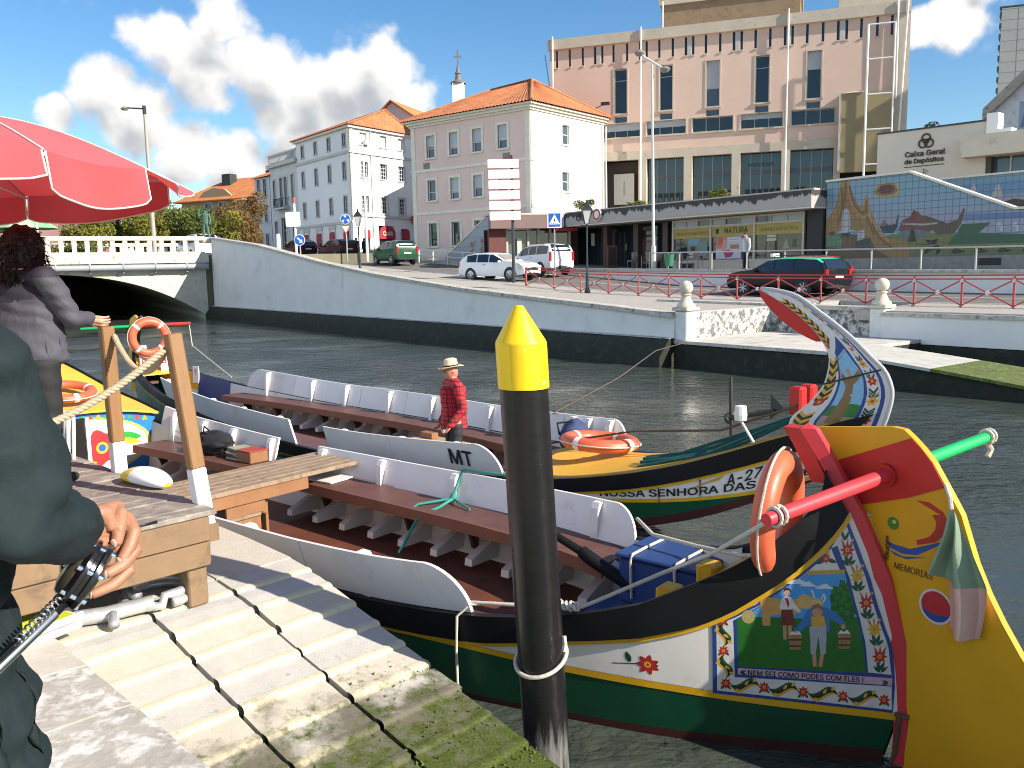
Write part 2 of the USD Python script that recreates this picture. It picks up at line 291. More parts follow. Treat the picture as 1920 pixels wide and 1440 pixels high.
def tide_mat(name, level):
    """white wall whose foot is black with weed up to an uneven tide line, with drips and grime"""
    N = {'g': ('geometry', {}), 'x': ('separate_xyz', {}), 'mp': ('mapping', {'mapping_type': 'point', 'scale': (1.1, 1.1, 0.16)}), 'n': ('noise_texture', {'scale': 1.3, 'detail': 8.0, 'roughness': 0.65}), 'n2': ('noise_texture', {'scale': 0.9, 'detail': 9.0, 'roughness': 0.7}), 'h': ('math', {'math_type': 'multiply_add', 'value2': 0.75}), 'k': ('map_range', {'range_type': 'smoothstep', 'from_min': level+0.47, 'from_max': level+0.36, 'to_min': 0, 'to_max': 1, 'clamp': True}),
         'g1': ('rgb_ramp', {'ramp': [(0.25, (0.50, 0.48, 0.45)), (0.42, (0.66, 0.64, 0.615)), (0.7, (0.72, 0.70, 0.67))]}), 'dr': ('map_range', {'range_type': 'smoothstep', 'from_min': 0.62, 'from_max': 0.78, 'to_min': 0, 'to_max': 0.55, 'clamp': True}), 'm0': ('mix', {'color2': (0.30, 0.28, 0.26)}), 'm': ('mix', {'color2': (0.018, 0.019, 0.013)}), 'p': ('principled_bsdf', {'roughness': 0.85, 'specular_ior_level': 0.3}), 'b': ('bump', {'distance': 0.012})}
    L = [('g.position', 'x.vector'), ('g.position', 'mp.vector'), ('mp.vector', 'n.vector'), ('g.position', 'n2.vector'), ('n.fac', 'h.value1'), ('x.z', 'h.value3'), ('h.value', 'k.value'), ('n2.fac', 'g1.fac'), ('n.fac', 'dr.value'), ('dr.result', 'm0.fac'), ('g1.color', 'm0.color1'), ('m0.color', 'm.color1'), ('k.result', 'm.fac'), ('m.color', 'p.base_color'), ('n2.fac', 'b.height'), ('b.normal', 'p.normal')]
    return usdkit.material(stage, '/World/Looks/'+name, N, L, surface='p.BSDF')
# the long white quay wall that climbs to the bridge
qw = thing('quay_wall', 'long smooth white quay wall that climbs to the bridge', 'wall')
ws = [2.9, 4, 5.45, 7.5, 9.46, 11.5, 13.8, 17.5, 21.2, 24, 26.85, 31, 35.6, 39, 43.7]
MB().slab([[Q(s, 0.55, 0.7) for s in ws], [Q(s, 0.6, zwall(s)-0.12) for s in ws]], QN*0.4).build('wall_face', tide_mat('quay_wall_paint', -0.2), qw)
MB().slab([[Q(s, 0.36+0.025*math.sin(s*3.1), 0.80) for s in np.linspace(2.9, 43.7, 90)], [Q(s, 0.37+0.03*math.sin(s*3.1+.5), 0.825+0.014*math.sin(s*1.9)*math.sin(s*.63)) for s in np.linspace(2.9, 43.7, 90)]], QN*0.2).build('foot_ledge', copstone, qw)
MB().slab([[Q(s, 0.5, zwall(s)-0.117) for s in ws], [Q(s, 0.5, zwall(s)) for s in ws]], QN*0.52).build('coping', copstone, qw)
MB().slab([[Q(s, -0.02+0.02*math.sin(s), -2) for s in np.linspace(2.9, 44, 40)], [Q(s, 0.02+0.05*math.sin(s*1.7), 0.3) for s in np.linspace(2.9, 44, 40)], [Q(s, 0.36+0.03*math.sin(s*2.3), 0.797) for s in np.linspace(2.9, 44, 40)]], QN*0.5).build('tide_zone', algae_dark, qw, smooth=50)
# lower landing in front of it, with its wall and the slip that runs down into the water
ll = thing('landing', 'low stone landing at the foot of the quay wall beyond the boats', 'landing')
landst = M('landing_stone', (0.50, 0.47, 0.42), 0.85, 0.18, 2.0, bump=0.004, col2=(0.30, 0.28, 0.24), thr=(0.5, 0.7))
for k in range(8):
    a, b = 2.88-k*0.62, 2.88-(k+1)*0.62+0.012
    MB().slab([[Q(s, t, 0.75) for t in (0.55, 5.3)] for s in (a, b)], V(0, 0, -0.09)).build('slab', landst, ll)
MB().slab([[Q(s, 0.62, -2) for s in (2.95, 0, -2.08)], [Q(s, 0.62, 0.657) for s in (2.95, 0, -2.08)]], QN*4.6).build('tide_zone', algae_dark, ll)
slip_mat = M('slip_stone', (0.44, 0.43, 0.38), 0.85, 0.2, 3.0, bump=0.006)
slip_moss = M('slip_moss', (0.085, 0.115, 0.02), 0.9, 0.4, 4.0, bump=0.02, bscale=20, col2=(0.22, 0.23, 0.10), thr=(0.5, 0.7))
sl = thing('slipway', 'sloping slipway with green algae going down into the far water', 'slipway')
zs = lambda s: 0.75-0.075*max(0, -2.1-s)-0.004*max(0, -2.1-s)**2
for k in range(30):
    a, b = -2.1-k*0.42, -2.1-(k+1)*0.42+0.006
    MB().slab([[Q(s, t, zs(s)) for t in (0.55, 2.9)] for s in (a, b)], V(0, 0, -0.07)).build('slab', slip_mat if a > -4.6 else slip_moss, sl)
MB().slab([[Q(s, 0.65, -3.5) for s in (-2.1, -4, -6, -8, -10, -12.5, -15)], [Q(s, 0.65, zs(s)-0.073) for s in (-2.1, -4, -6, -8, -10, -12.5, -15)]], QN*2.2).build('tide_zone', algae_dark, sl)
gw = thing('landing_wall', 'flaking grimy white wall at the back of the landing', 'wall')
MB().slab([[Q(s, 5.3, 0.5) for s in (8, 4, 1, -0.9)], [Q(s, 5.3, zroad(s)+0.0) for s in (8, 4, 1, -0.9)]], QN*0.3).build('wall_face', stained, gw)
MB().slab([[Q(s, 5.22, zroad(s)+0.003) for s in (8, 4, 1, -0.9)], [Q(s, 5.22, zroad(s)+0.13) for s in (8, 4, 1, -0.9)]], QN*0.5).build('coping', copstone, gw)
MB().slab([[Q(2.92, t, 0.6) for t in (1.0, 5.3)], [Q(2.92, t, 1.5) for t in (1.0, 5.3)]], QU*0.3).build('end_wall', stained, gw)
r2 = thing('quay_wall', 'clean white quay wall right of the ball topped pillar', 'wall')
MB().slab([[Q(s, 5.0, 0.62) for s in (-0.9, -6, -12, -30)], [Q(s, 5.0, 1.36) for s in (-0.9, -6, -12, -30)]], QN*0.4).build('wall_face', wh_wall, r2)
MB().slab([[Q(s, 4.95, 1.363) for s in (-0.9, -6, -12, -30)], [Q(s, 4.95, 1.47) for s in (-0.9, -6, -12, -30)]], QN*0.5).build('coping', copstone, r2)
MB().slab([[Q(s, 4.96, -2) for s in (-0.9, -6, -12, -30)], [Q(s, 4.96, 0.60+0.0*s) for s in (-0.9, -6, -12, -30)]], QN*0.4).build('tide_zone', algae_dark, r2)

# ball topped stone pillars
pil = M('pillar_stone', (0.55, 0.50, 0.40), 0.85, 0.15, 5.0, bump=0.006, col2=(0.30, 0.26, 0.20), thr=(0.55, 0.75))
pil_w = M('pillar_white', (0.66, 0.65, 0.62), 0.85, 0.1, 4.0, bump=0.005, col2=(0.25, 0.23, 0.2), thr=(0.62, 0.8))
for (s, t, zb, lab) in ((2.7, 0.85, 0.75, 'stone pillar with a ball on top at the end of the long white quay wall'), (-0.75, 5.25, 0.72, 'stone pillar with a ball on top beside the clean white wall')):
    th = thing('stone_pillar', lab, 'pillar', Q(s, t, zb), QROT)
    MB().box((0, 0, 0.42), (0.46, 0.46, 0.86), ch=0.03).build('shaft', pil_w, th)
    MB().box((0, 0, 0.90), (0.58, 0.58, 0.1), ch=0.02).build('cap', pil, th)
    MB().lathe([(0, 0.955), (0.27, 0.955), (0.26, 1.02), (0.20, 1.08), (0.15, 1.18), (0.12, 1.26), (0.16, 1.30), (0.15, 1.33), (0, 1.33)], n=24).build('neck', pil, th, smooth=40)
    MB().lathe([(0.2*math.sin(a), 1.51-0.2*math.cos(a)) for a in np.linspace(0, pi, 15)], n=26).build('ball', pil, th, smooth=True)

# ------------------------------------------------------------------ bridge at the left
BR = V(-0.88, -0.475, 0); BN = V(0.475, -0.88, 0)           # along the face away from the quay; out of the face towards us
B0 = Q(43.9, 0.2)
def Bp(a, d, z): return B0+BR*a-BN*d+V(0, 0, z)
brm = M('bridge_concrete', (0.56, 0.52, 0.44), 0.85, 0.12, 2.0, bump=0.006, col2=(0.27, 0.22, 0.16), thr=(0.54, 0.72))
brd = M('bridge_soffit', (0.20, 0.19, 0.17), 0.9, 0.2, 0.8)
br = thing('arch_bridge', 'low concrete arch bridge with a pierced balustrade', 'bridge')
BM = (np.array([BR, V(0, 0, 1), BN]), B0)                   # x along, y up, z out
span = 21.0
arch = [(x, 0.35+2.75*(1-abs((x-span/2)/(span/2-0.3))**2.6)) for x in np.linspace(0.3, span-0.3, 41)]
face = Polygon([(0, -1), (0.3, -1)]+arch+[(span-0.3, -1), (span+14, -1), (span+14, 3.7), (0, 3.7)])
MB().prism(face, 60.0, BM, -60.0).build('arch_wall', brm, br)
MB().prism(Polygon([(-0.2, 3.703), (span+14, 3.703), (span+14, 4.25), (-0.2, 4.25)]), 0.35, BM, -0.15).build('edge_beam', brm, br)
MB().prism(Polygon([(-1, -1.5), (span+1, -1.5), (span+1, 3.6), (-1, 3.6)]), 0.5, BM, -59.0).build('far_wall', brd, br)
MB().prism(Polygon([(0, 4.1), (span+14, 4.1), (span+14, 4.3), (0, 4.3)]), 60, BM, -60.3).build('deck', asphalt, br)
for z0 in (0, -12.6):
    MB().prism(Polygon([(0, 5.15), (span+14, 5.15), (span+14, 5.42), (0, 5.42)]), 0.3, BM, -0.1+z0).build('top_rail', brm, br)
    MB().prism(Polygon([(0, 4.253), (span+14, 4.253), (span+14, 4.42), (0, 4.42)]), 0.3, BM, -0.1+z0).build('bottom_rail', brm, br)
    for k in range(46):
        x = 0.35+k*0.72
        if z0 == 0 and x < 25: MB().prism(Polygon([(x, 4.42), (x+0.27, 4.42), (x+0.27, 5.15), (x, 5.15)]), 0.24, BM, -0.07).build('baluster', brm, br)
        elif z0 != 0 and x < 25: MB().prism(Polygon([(x, 4.42), (x+0.27, 4.42), (x+0.27, 5.15), (x, 5.15)]), 0.24, BM, -0.07+z0).build('baluster', brm, br)
pm = M('grey_pipe', (0.30, 0.32, 0.33), 0.45, 0.1, 2.0)
MB().tube([Bp(-0.1, -0.42, 3.45), Bp(14, -0.42, 3.42), Bp(34, -0.42, 3.45)], 0.19, 14).build('pipe', pm, br, smooth=40)
for k in range(12):
    MB().tube([Bp(1.2+k*1.9+a*0.02, -0.42, 3.45) for a in (-2, 2)], 0.23, 14).build('pipe_collar', pm, br, smooth=40)
    MB().prism(Polygon([(1.15+k*1.9, 3.1), (1.27+k*1.9, 3.1), (1.27+k*1.9, 3.72), (1.15+k*1.9, 3.72)]), 0.3, BM, 0.02).build('pipe_bracket', pm, br)
# land beyond the bridge on both banks
bank = M('bank', (0.16, 0.15, 0.10), 0.9, 0.3, 0.5)
MB().slab([[Bp(a, d, 4.2) for a in (0.0, -30)] for d in (0.1, 13.5)], V(0, 0, -6)).build('bank', bank, kind='structure')
MB().slab([[Bp(a, d, 4.15) for a in (span, span+100)] for d in (1.0, 120)], V(0, 0, -6)).build('bank', bank, kind='structure')
MB().slab([[Bp(a, d, 3.0) for a in (-4, -2)] for d in (13.6, 160)], V(0, 0, -6)).build('bank', bank, kind='structure')

# ------------------------------------------------------------------ near quay: coping, ribbed ramp
E_, G_ = V(0.715, -0.699, 0), V(0.699, 0.715, 0); E0 = V(-1.3, 5.46, 0)
def RP(u, v, z): return E0+E_*u+G_*v+V(0, 0, z)
def zramp(u): return float(np.interp(u, [-14, -0.9, -0.35, 0, 0.3, 0.6, 1.0, 1.4, 2.1, 3.2, 6.5], [0.97, 0.96, 0.945, 0.90, 0.825, 0.755, 0.665, 0.57, 0.40, 0.13, -0.75]))
def ramp_mat(name, pale):
    """worn concrete, bare near the top of the ramp and grown over with algae where the tide reaches it"""
    N = {'g': ('geometry', {}), 'x': ('separate_xyz', {}), 'n': ('noise_texture', {'scale': 2.6, 'detail': 7.0, 'roughness': 0.6}), 'n2': ('noise_texture', {'scale': 11.0, 'detail': 8.0, 'roughness': 0.7}),
         'h': ('math', {'math_type': 'multiply_add', 'value2': -0.42}), 'wet': ('map_range', {'range_type': 'smoothstep', 'from_min': 0.47, 'from_max': 0.37, 'to_min': 0, 'to_max': 1, 'clamp': True}),
         'h2': ('math', {'math_type': 'multiply_add', 'value2': -0.75}), 'alg': ('map_range', {'range_type': 'smoothstep', 'from_min': 0.31, 'from_max': 0.10, 'to_min': 0, 'to_max': 1, 'clamp': True}),
         'cr': ('rgb_ramp', {'ramp': [(0.28, tuple(np.array(pale)*0.90)), (0.5, pale), (0.74, tuple(np.array(pale)*1.06))]}), 'wr': ('rgb_ramp', {'ramp': [(0.3, (0.115, 0.10, 0.075)), (0.7, (0.20, 0.18, 0.14))]}), 'ar': ('rgb_ramp', {'ramp': [(0.3, (0.014, 0.024, 0.004)), (0.5, (0.052, 0.074, 0.008)), (0.72, (0.12, 0.115, 0.035))]}),
         'm1': ('mix', {}), 'm2': ('mix', {}), 'fz': ('noise_texture', {'scale': 90.0, 'detail': 6.0, 'roughness': 0.75}), 'b': ('bump', {'distance': 0.006}), 'p': ('principled_bsdf', {'roughness': 0.85, 'specular_ior_level': 0.3}),
         'sp': ('noise_texture', {'scale': 24.0, 'detail': 9.0, 'roughness': 0.7}), 'spm': ('map_range', {'range_type': 'smoothstep', 'from_min': 0.66, 'from_max': 0.74, 'to_min': 0, 'to_max': 0.75, 'clamp': True}), 'm3': ('mix', {'color2': (0.16, 0.13, 0.09)})}
    L = [('g.position', 'x.vector'), ('g.position', 'n.vector'), ('g.position', 'n2.vector'), ('g.position', 'fz.vector'), ('g.position', 'sp.vector'), ('n.fac', 'h.value1'), ('x.z', 'h.value3'), ('h.value', 'wet.value'), ('n2.fac', 'h2.value1'), ('x.z', 'h2.value3'), ('h2.value', 'alg.value'),
         ('n2.fac', 'cr.fac'), ('n2.fac', 'wr.fac'), ('fz.fac', 'ar.fac'), ('wet.result', 'm1.fac'), ('cr.color', 'm3.color1'), ('sp.fac', 'spm.value'), ('spm.result', 'm3.fac'), ('m3.color', 'm1.color1'), ('wr.color', 'm1.color2'), ('alg.result', 'm2.fac'), ('m1.color', 'm2.color1'), ('ar.color', 'm2.color2'), ('m2.color', 'p.base_color'), ('fz.fac', 'b.height'), ('b.normal', 'p.normal')]
    return usdkit.material(stage, '/World/Looks/'+name, N, L, surface='p.BSDF')
rm = [ramp_mat('ramp_concrete', (0.50, 0.465, 0.405)), ramp_mat('ramp_concrete_warm', (0.53, 0.475, 0.385)), ramp_mat('ramp_concrete_grey', (0.475, 0.45, 0.405))]
lipm = ramp_mat('ramp_lip', (0.60, 0.53, 0.38))
rp = thing('ramp', 'ribbed pale concrete ramp whose lower rows are green with algae', 'ramp')
us = [-0.36, -0.10, 0.15, 0.405, 0.655, 0.90, 1.14, 1.38, 1.63, 1.90, 2.18, 2.46, 2.76, 3.06, 3.4, 3.8, 4.3, 5.0]
cols = [(-1.615, -1.078), (-1.062, -0.562), (-0.546, 0.0)]
for ci, (v0, v1) in enumerate(cols):
    for i in range(len(us)-1):
        a, b = us[i]+rng.uniform(-.008, .008), us[i+1]+rng.uniform(-.008, .008)-0.004
        va, vb = v0+rng.uniform(0, .012), v1-rng.uniform(0, .012)
        dz = rng.uniform(-.006, .006); tilt = 0.012
        lip = 0.062
        uu = [a, a+(b-a-lip)*0.5, b-lip]
        vv = np.linspace(va, vb, 7)
        wob = lambda u, v: 0.0018*math.sin(v*23+u*9)
        P = [[RP(u+0.006*math.sin(v*31+ci), v, zramp(u)+dz+tilt*(u-a)/(b-a)+wob(u, v)) for v in vv] for u in uu]
        MB().slab(P, V(0, 0, -0.25)).build('slab', rm[(ci*5+i*2+ci) % 3], rp)
        # the raised, rounded lip that closes each row
        prof = [(b-lip, 0.012), (b-lip*0.9, 0.013), (b-lip*0.35, 0.012), (b-lip*0.05, 0.002), (b, -0.016), (b, -0.2)]
        P = [[RP(u+0.004*math.sin(v*31+ci)+0.003*math.sin(v*57), v, zramp(b-lip)+dz+h+wob(u, v)) for v in vv] for u, h in prof]
        MB().grid(P, False).build('rib', lipm, rp, smooth=60)
for ci, (v0, v1) in enumerate(cols):   # big flat slabs at the head of the ramp
    for (a, b) in ((-2.6, -1.5), (-1.49, -0.365)):
        MB().slab([[RP(u, v, zramp(u)) for v in (v0, v1)] for u in np.linspace(a, b, 5)], V(0, 0, -0.3)).build('slab', rm[(ci+int(a)) % 3], rp)
MB().slab([[RP(u, v, zramp(u)-0.06) for v in (-1.62, -0.012)] for u in np.linspace(-2.6, 5, 20)], V(0, 0, -1.2)).build('ramp_bed', M('ramp_joint', (0.03, 0.026, 0.02), 0.95, 0.3, 10), rp)
# moss tufts and scraps lying in the ribs
moss = M('moss', (0.050, 0.078, 0.010), 0.95, 0.5, 40.0, col2=(0.13, 0.15, 0.03), thr=(0.4, 0.7))
mv = MB()
for k in range(9000):
    u, v = 1.0+3.2*rng.random()**0.8, rng.uniform(-1.62, 0.0)
    z = zramp(u)
    near = min(abs(u-x) for x in us)
    dens = np.clip((0.60-z)/0.3, 0, 1)*(1.0 if near < 0.07 else 0.35)*(0.6+0.8*meshkit.noise(V(u*5, v*5, 1)))
    if v > -0.5 and z < 0.72: dens = max(dens, 0.25)
    if rng.random() > dens: continue
    p = RP(u, v, z+0.012); h = rng.uniform(.003, .012); r = rng.uniform(.003, .011); a = rng.uniform(0, 2*pi)
    c = [p+V(math.cos(a+q*2.1)*r, math.sin(a+q*2.1)*r, -0.004) for q in range(3)]
    mv.add(c+[p+V(rng.uniform(-.01, .01), rng.uniform(-.01, .01), h)], [(0, 1, 3), (1, 2, 3), (2, 0, 3)])
mv.build('moss_tufts', moss, kind='stuff', label='green moss and algae growing in the lower ramp ribs', cat='moss')
# coping of the near quay: lichened stone blocks, level
cop_n = M('lichen_stone', (0.36, 0.335, 0.29), 0.9, 0.2, 3.5, bump=0.006, bscale=26, col2=(0.60, 0.58, 0.54), thr=(0.46, 0.62), detail=8)
cop_p = M('worn_stone', (0.46, 0.42, 0.36), 0.9, 0.15, 4.0, bump=0.004, bscale=30, col2=(0.55, 0.53, 0.49), thr=(0.5, 0.7))
cp = thing('quay_coping', 'lichen covered stone blocks edging the near quay', 'quay edge')
for (a, b, mt) in ((-6, -3.2, cop_p), (-3.19, -0.9, cop_p), (-0.89, 0.42, cop_p), (0.435, 0.98, cop_n), (1.0, 2.5, cop_n), (2.515, 4.2, cop_n)):
    uu = np.linspace(a, b, 16); vv = np.linspace(-1.622, -3.4, 12)
    P = np.array([[RP(u, v+(0.018*meshkit.fbm(V(u*7, 3, 1))-0.012 if j == 0 else 0), 1.005+0.012*meshkit.fbm(V(u*3, v*3, 0))-(0.012 if j == 0 else 0)) for j, v in enumerate(vv)] for u in uu])
    MB().slab(P, V(0, 0, -0.5)).build('block', mt, cp, smooth=35)
MB().slab([[RP(u, v, 1.22) for v in (-2.75, -60)] for u in (-0.5, 60)], V(0, 0, -3)).build('quay_ground', cop_p, kind='structure')
MB().slab([[RP(u, v, 0.985) for v in (-3.4, -60)] for u in (-60, -0.5)], V(0, 0, -3)).build('quay_ground', cop_p, kind='structure')
MB().slab([[RP(u, v, 0.95) for v in (0.0, -3.4)] for u in (-2.62, -60)], V(0, 0, -3)).build('quay_ground', rm[0], kind='structure')
prt = print_mat('boat_print', 0.42, 0.20)
# ---------------------------------------------------------------- generic flat art on a surface
def art(root, name, layers, mp, dz=0.0, base=0.003, maxedge=None, mat=None, gain=1.0):
    """painted figures: a list of (polygon points or shapely shape, colour), later ones painted over earlier ones; each keeps only what stays visible"""
    mb = MB(); cover = Polygon(); todo = []
    for pl, c in reversed(layers):
        g = pl if hasattr(pl, 'geom_type') else Polygon(pl)
        if not g.is_valid: g = g.buffer(0)
        vis = g.difference(cover); cover = cover.union(g).buffer(0); todo.append((vis, c))
    for g, c in todo:
        for q in getattr(g, 'geoms', [g]):
            if q.is_empty or q.geom_type != 'Polygon' or q.area < 1e-9: continue
            v, f = trimesh.creation.triangulate_polygon(q, engine='earcut')
            if maxedge:
                v3, f = trimesh.remesh.subdivide_to_size(np.column_stack([v, np.zeros(len(v))]), f, maxedge, max_iter=10); v = v3[:, :2]
            mb.add([mp(a, b, base) for a, b in v], f, np.array(c)*gain)
    return mb.build(name, mat or prt, root, color=True)
# ================================================================== buildings
UP = V(0, 0, 1)
gl_d = glass('pane_dark', (0.015, 0.02, 0.026)); gl_b = glass('pane_blue', (0.06, 0.085, 0.11)); blind = M('blind', (0.40, 0.44, 0.48), 0.6, 0.1, 3)
white_fr = M('window_white', (0.66, 0.65, 0.62), 0.5, 0.06, 4); stone_tr = M('trim_stone', (0.62, 0.57, 0.48), 0.75, 0.12, 3, col2=(0.42, 0.38, 0.31), thr=(0.6, 0.8))
def roofmat(name, c1, c2, k=1.0):
    N = {'g': ('geometry', {}), 'n': ('noise_texture', {'scale': 0.9, 'detail': 7.0, 'roughness': 0.7}), 'r': ('rgb_ramp', {'ramp': [(0.3, c2), (0.55, c1), (0.75, tuple(np.array(c1)*1.2))]}), 'n2': ('noise_texture', {'scale': 5.0, 'detail': 6}), 'd': ('map_range', {'range_type': 'smoothstep', 'from_min': 0.56, 'from_max': 0.70, 'to_min': 0, 'to_max': 0.7, 'clamp': True}), 'm': ('mix', {'color2': (0.09, 0.05, 0.03)}), 'p': ('principled_bsdf', {'roughness': 0.85})}
    return usdkit.material(stage, '/World/Looks/'+name, N, [('g.position', 'n.vector'), ('n.fac', 'r.fac'), ('g.position', 'n2.vector'), ('n2.fac', 'd.value'), ('d.result', 'm.fac'), ('r.color', 'm.color1'), ('m.color', 'p.base_color')], surface='p.BSDF')
rtile = roofmat('roof_tile', (0.46, 0.165, 0.065), (0.30, 0.10, 0.045)); rtile2 = roofmat('roof_tile_orange', (0.56, 0.20, 0.06), (0.42, 0.14, 0.05))
class Face:
    def __init__(s, th, o, xd): s.th, s.o, s.x = th, np.asarray(o, float), unit(np.asarray(xd, float)); s.n = np.cross(s.x, UP)
    def P(s, x, z, out=0.0): return s.o+s.x*x+UP*z+s.n*out
    def M(s, out=0.0): return (np.array([s.x, UP, -s.n]), s.o+s.n*out)
    def wall(s, poly, mat, opens=(), thick=0.35, name='wall'):
        g = Polygon(poly)
        for (x0, x1, z0, z1) in opens: g = g.difference(sbox2(x0, z0, x1, z1))
        return MB().prism(g, thick, s.M()).build(name, mat, s.th)
    def bar(s, name, mat, x0, x1, z0, z1, out0, out1, parent=None, mb=None):
        m_ = mb or MB(); c = s.P((x0+x1)/2, (z0+z1)/2, (out0+out1)/2); 
        k = MB().box((0, 0, 0), (abs(x1-x0), abs(out1-out0), abs(z1-z0))); v = np.vstack(k.v) @ np.array([s.x, s.n, UP])+c; m_.add(v, np.vstack(k.f))
        return m_ if mb is not None else m_.build(name, mat, parent or s.th)
    def window(s, x0, x1, z0, z1, nx=1, nz=2, trim=0.14, trim_mat=None, fr=0.05, pane=None, recess=0.16, blind_to=None, sill=True, zs=None, name='window', frm=None, xs=None):
        fm_ = frm or white_fr; mb = MB(); k = recess
        if trim: 
            tm_ = MB()
            for a in ((x0-trim, x0, z0-trim*0.4, z1+trim), (x1, x1+trim, z0-trim*0.4, z1+trim), (x0, x1, z1, z1+trim)): s.bar('', None, a[0], a[1], a[2], a[3], -0.1, 0.035, mb=tm_)
        for a in ((x0, x0+fr, z0, z1), (x1-fr, x1, z0, z1), (x0+fr, x1-fr, z1-fr, z1), (x0+fr, x1-fr, z0, z0+fr)): s.bar('', None, *a, -k-0.03, -k+0.03, mb=mb)
        for xx in (xs if xs is not None else [x0+(x1-x0)*i/nx for i in range(1, nx)]): s.bar('', None, xx-fr*0.4, xx+fr*0.4, z0+fr, z1-fr, -k-0.022, -k+0.022, mb=mb)
        for zz in (zs if zs is not None else [z0+(z1-z0)*i/nz for i in range(1, nz)]): s.bar('', None, x0+fr, x1-fr, zz-fr*0.4, zz+fr*0.4, -k-0.026, -k+0.026, mb=mb)
        w = mb.build(name, fm_, s.th)
        if trim: tm_.build('surround', trim_mat or stone_tr, w)
        if sill: s.bar('sill', trim_mat or stone_tr, x0-0.14, x1+0.14, z0-0.11, z0-0.002, -0.1, 0.10, parent=w)
        s.bar('pane', pane or gl_d, x0+0.01, x1-0.01, z0+0.01, z1-0.01, -k-0.012, -k-0.002, parent=w)
        if blind_to: s.bar('blind', blind, x0+0.02, x1-0.02, blind_to, z1-0.02, -k+0.0035, -k+0.012, parent=w)
        return w
def sbox2(x0, z0, x1, z1): return Polygon([(x0, z0), (x1, z0), (x1, z1), (x0, z1)])
def rect(x0, x1, z0, z1): return [(x0, z0), (x1, z0), (x1, z1), (x0, z1)]
def interior(th, corners, z0, z1, mat=None):
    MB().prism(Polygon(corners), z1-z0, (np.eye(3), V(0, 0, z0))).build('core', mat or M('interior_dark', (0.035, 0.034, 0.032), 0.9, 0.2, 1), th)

# ---- pink corner building with a tiled hip roof
pk = thing('pink_corner_building', 'pink three storey building with a hipped tile roof and white end wall', 'building', (1.1, 58.0, 0), math.atan2(-0.629, 0.777))
pink_w = M('pink_plaster', (0.62, 0.465, 0.41), 0.85, 0.06, 0.7, bump=0.004, bscale=10, col2=(0.54, 0.42, 0.37), thr=(0.58, 0.85)); white_w = M('white_plaster', (0.72, 0.70, 0.66), 0.85, 0.05, 0.7, bump=0.004, bscale=10, col2=(0.52, 0.49, 0.44), thr=(0.66, 0.9))
fL = Face(pk, (-10.5, 0, 0), (1, 0, 0)); X0 = 10.5
cx = [-8.54, -6.29, -4.10, -1.82]; wins = []
for r, (z0, z1) in enumerate(((10.95, 12.5), (7.9, 9.37), (4.62, 6.3))):
    for c in cx: wins.append((c+X0-0.40, c+X0+0.40, z0, z1, r))
fL.wall(rect(0, 11.05, 2.5, 13.2), pink_w, [w[:4] for w in wins])
for i, (a, b, c, d, r) in enumerate(wins): fL.window(a, b, c, d, nx=1, nz=1 if r == 2 else 2, trim=0.20, zs=[c+0.42*(d-c)] if r < 2 else [], blind_to=(c+(d-c)*[0.5, 0.3, 0.45, 0.35][i % 4]) if r < 2 and i != 4 else None, pane=gl_b if r < 2 else gl_d)
for z in (10.08, 7.03): fL.bar('string_course', stone_tr, 0, 11.0, z-0.11, z+0.11, -0.1, 0.05)
for x in (0.0, 10.62): fL.bar('quoin', stone_tr, x, x+0.40, 2.6, 13.2, -0.1, 0.035)
for (x, z, w) in ((1.5, 10.42, 0.6), (9.0, 10.42, 0.6)): 
    pq = fL.bar('tile_plaque', M('plaque_grey', (0.25, 0.22, 0.2), 0.6, 0.5, 14, col2=(0.05, 0.04, 0.04), thr=(0.5, 0.52)), x-w/2, x+w/2, z-0.2, z+0.2, -0.05, 0.03)
fL.bar('plinth', stone_tr, 0, 11.05, 2.5, 4.45, -0.1, 0.06)
o2 = fL.P(11.05, 0); RD = V(*(np.array([[0.777, -0.629], [0.629, 0.777]]) @ np.array([0.629, 0.777])), 0)   # right face in local axes
RD = V(0, 1, 0); fR = Face(pk, o2, RD)
wr_ = [(3.62, 4.48, 11.34, 12.66), (3.55, 4.42, 8.16, 9.48)]
fR.wall(rect(0, 8.9, 2.5, 13.2), white_w, wr_)
for w in wr_: fR.window(*w, nx=1, nz=2, trim=0, sill=True, pane=gl_b)
for z in (10.08, 7.03): fR.bar('string_course', white_w, 0, 0.5, z-0.11, z+0.11, -0.1, 0.05)
fB = Face(pk, fR.P(8.9, 0), (-0.55, 0.83, 0)); fB.wall(rect(0, 3.0, 2.5, 13.2), white_w)
for x in (8.6, 9.05): MB().tube([fR.P(x, 3, 0.08), fR.P(x, 13.1, 0.08)], 0.06, 8).build('downpipe', white_fr, pk)
cor = [V(0, 0, 0)+fL.o, o2, fR.P(8.9, 0), fB.P(3.0, 0), V(-10.5, 11, 0)]
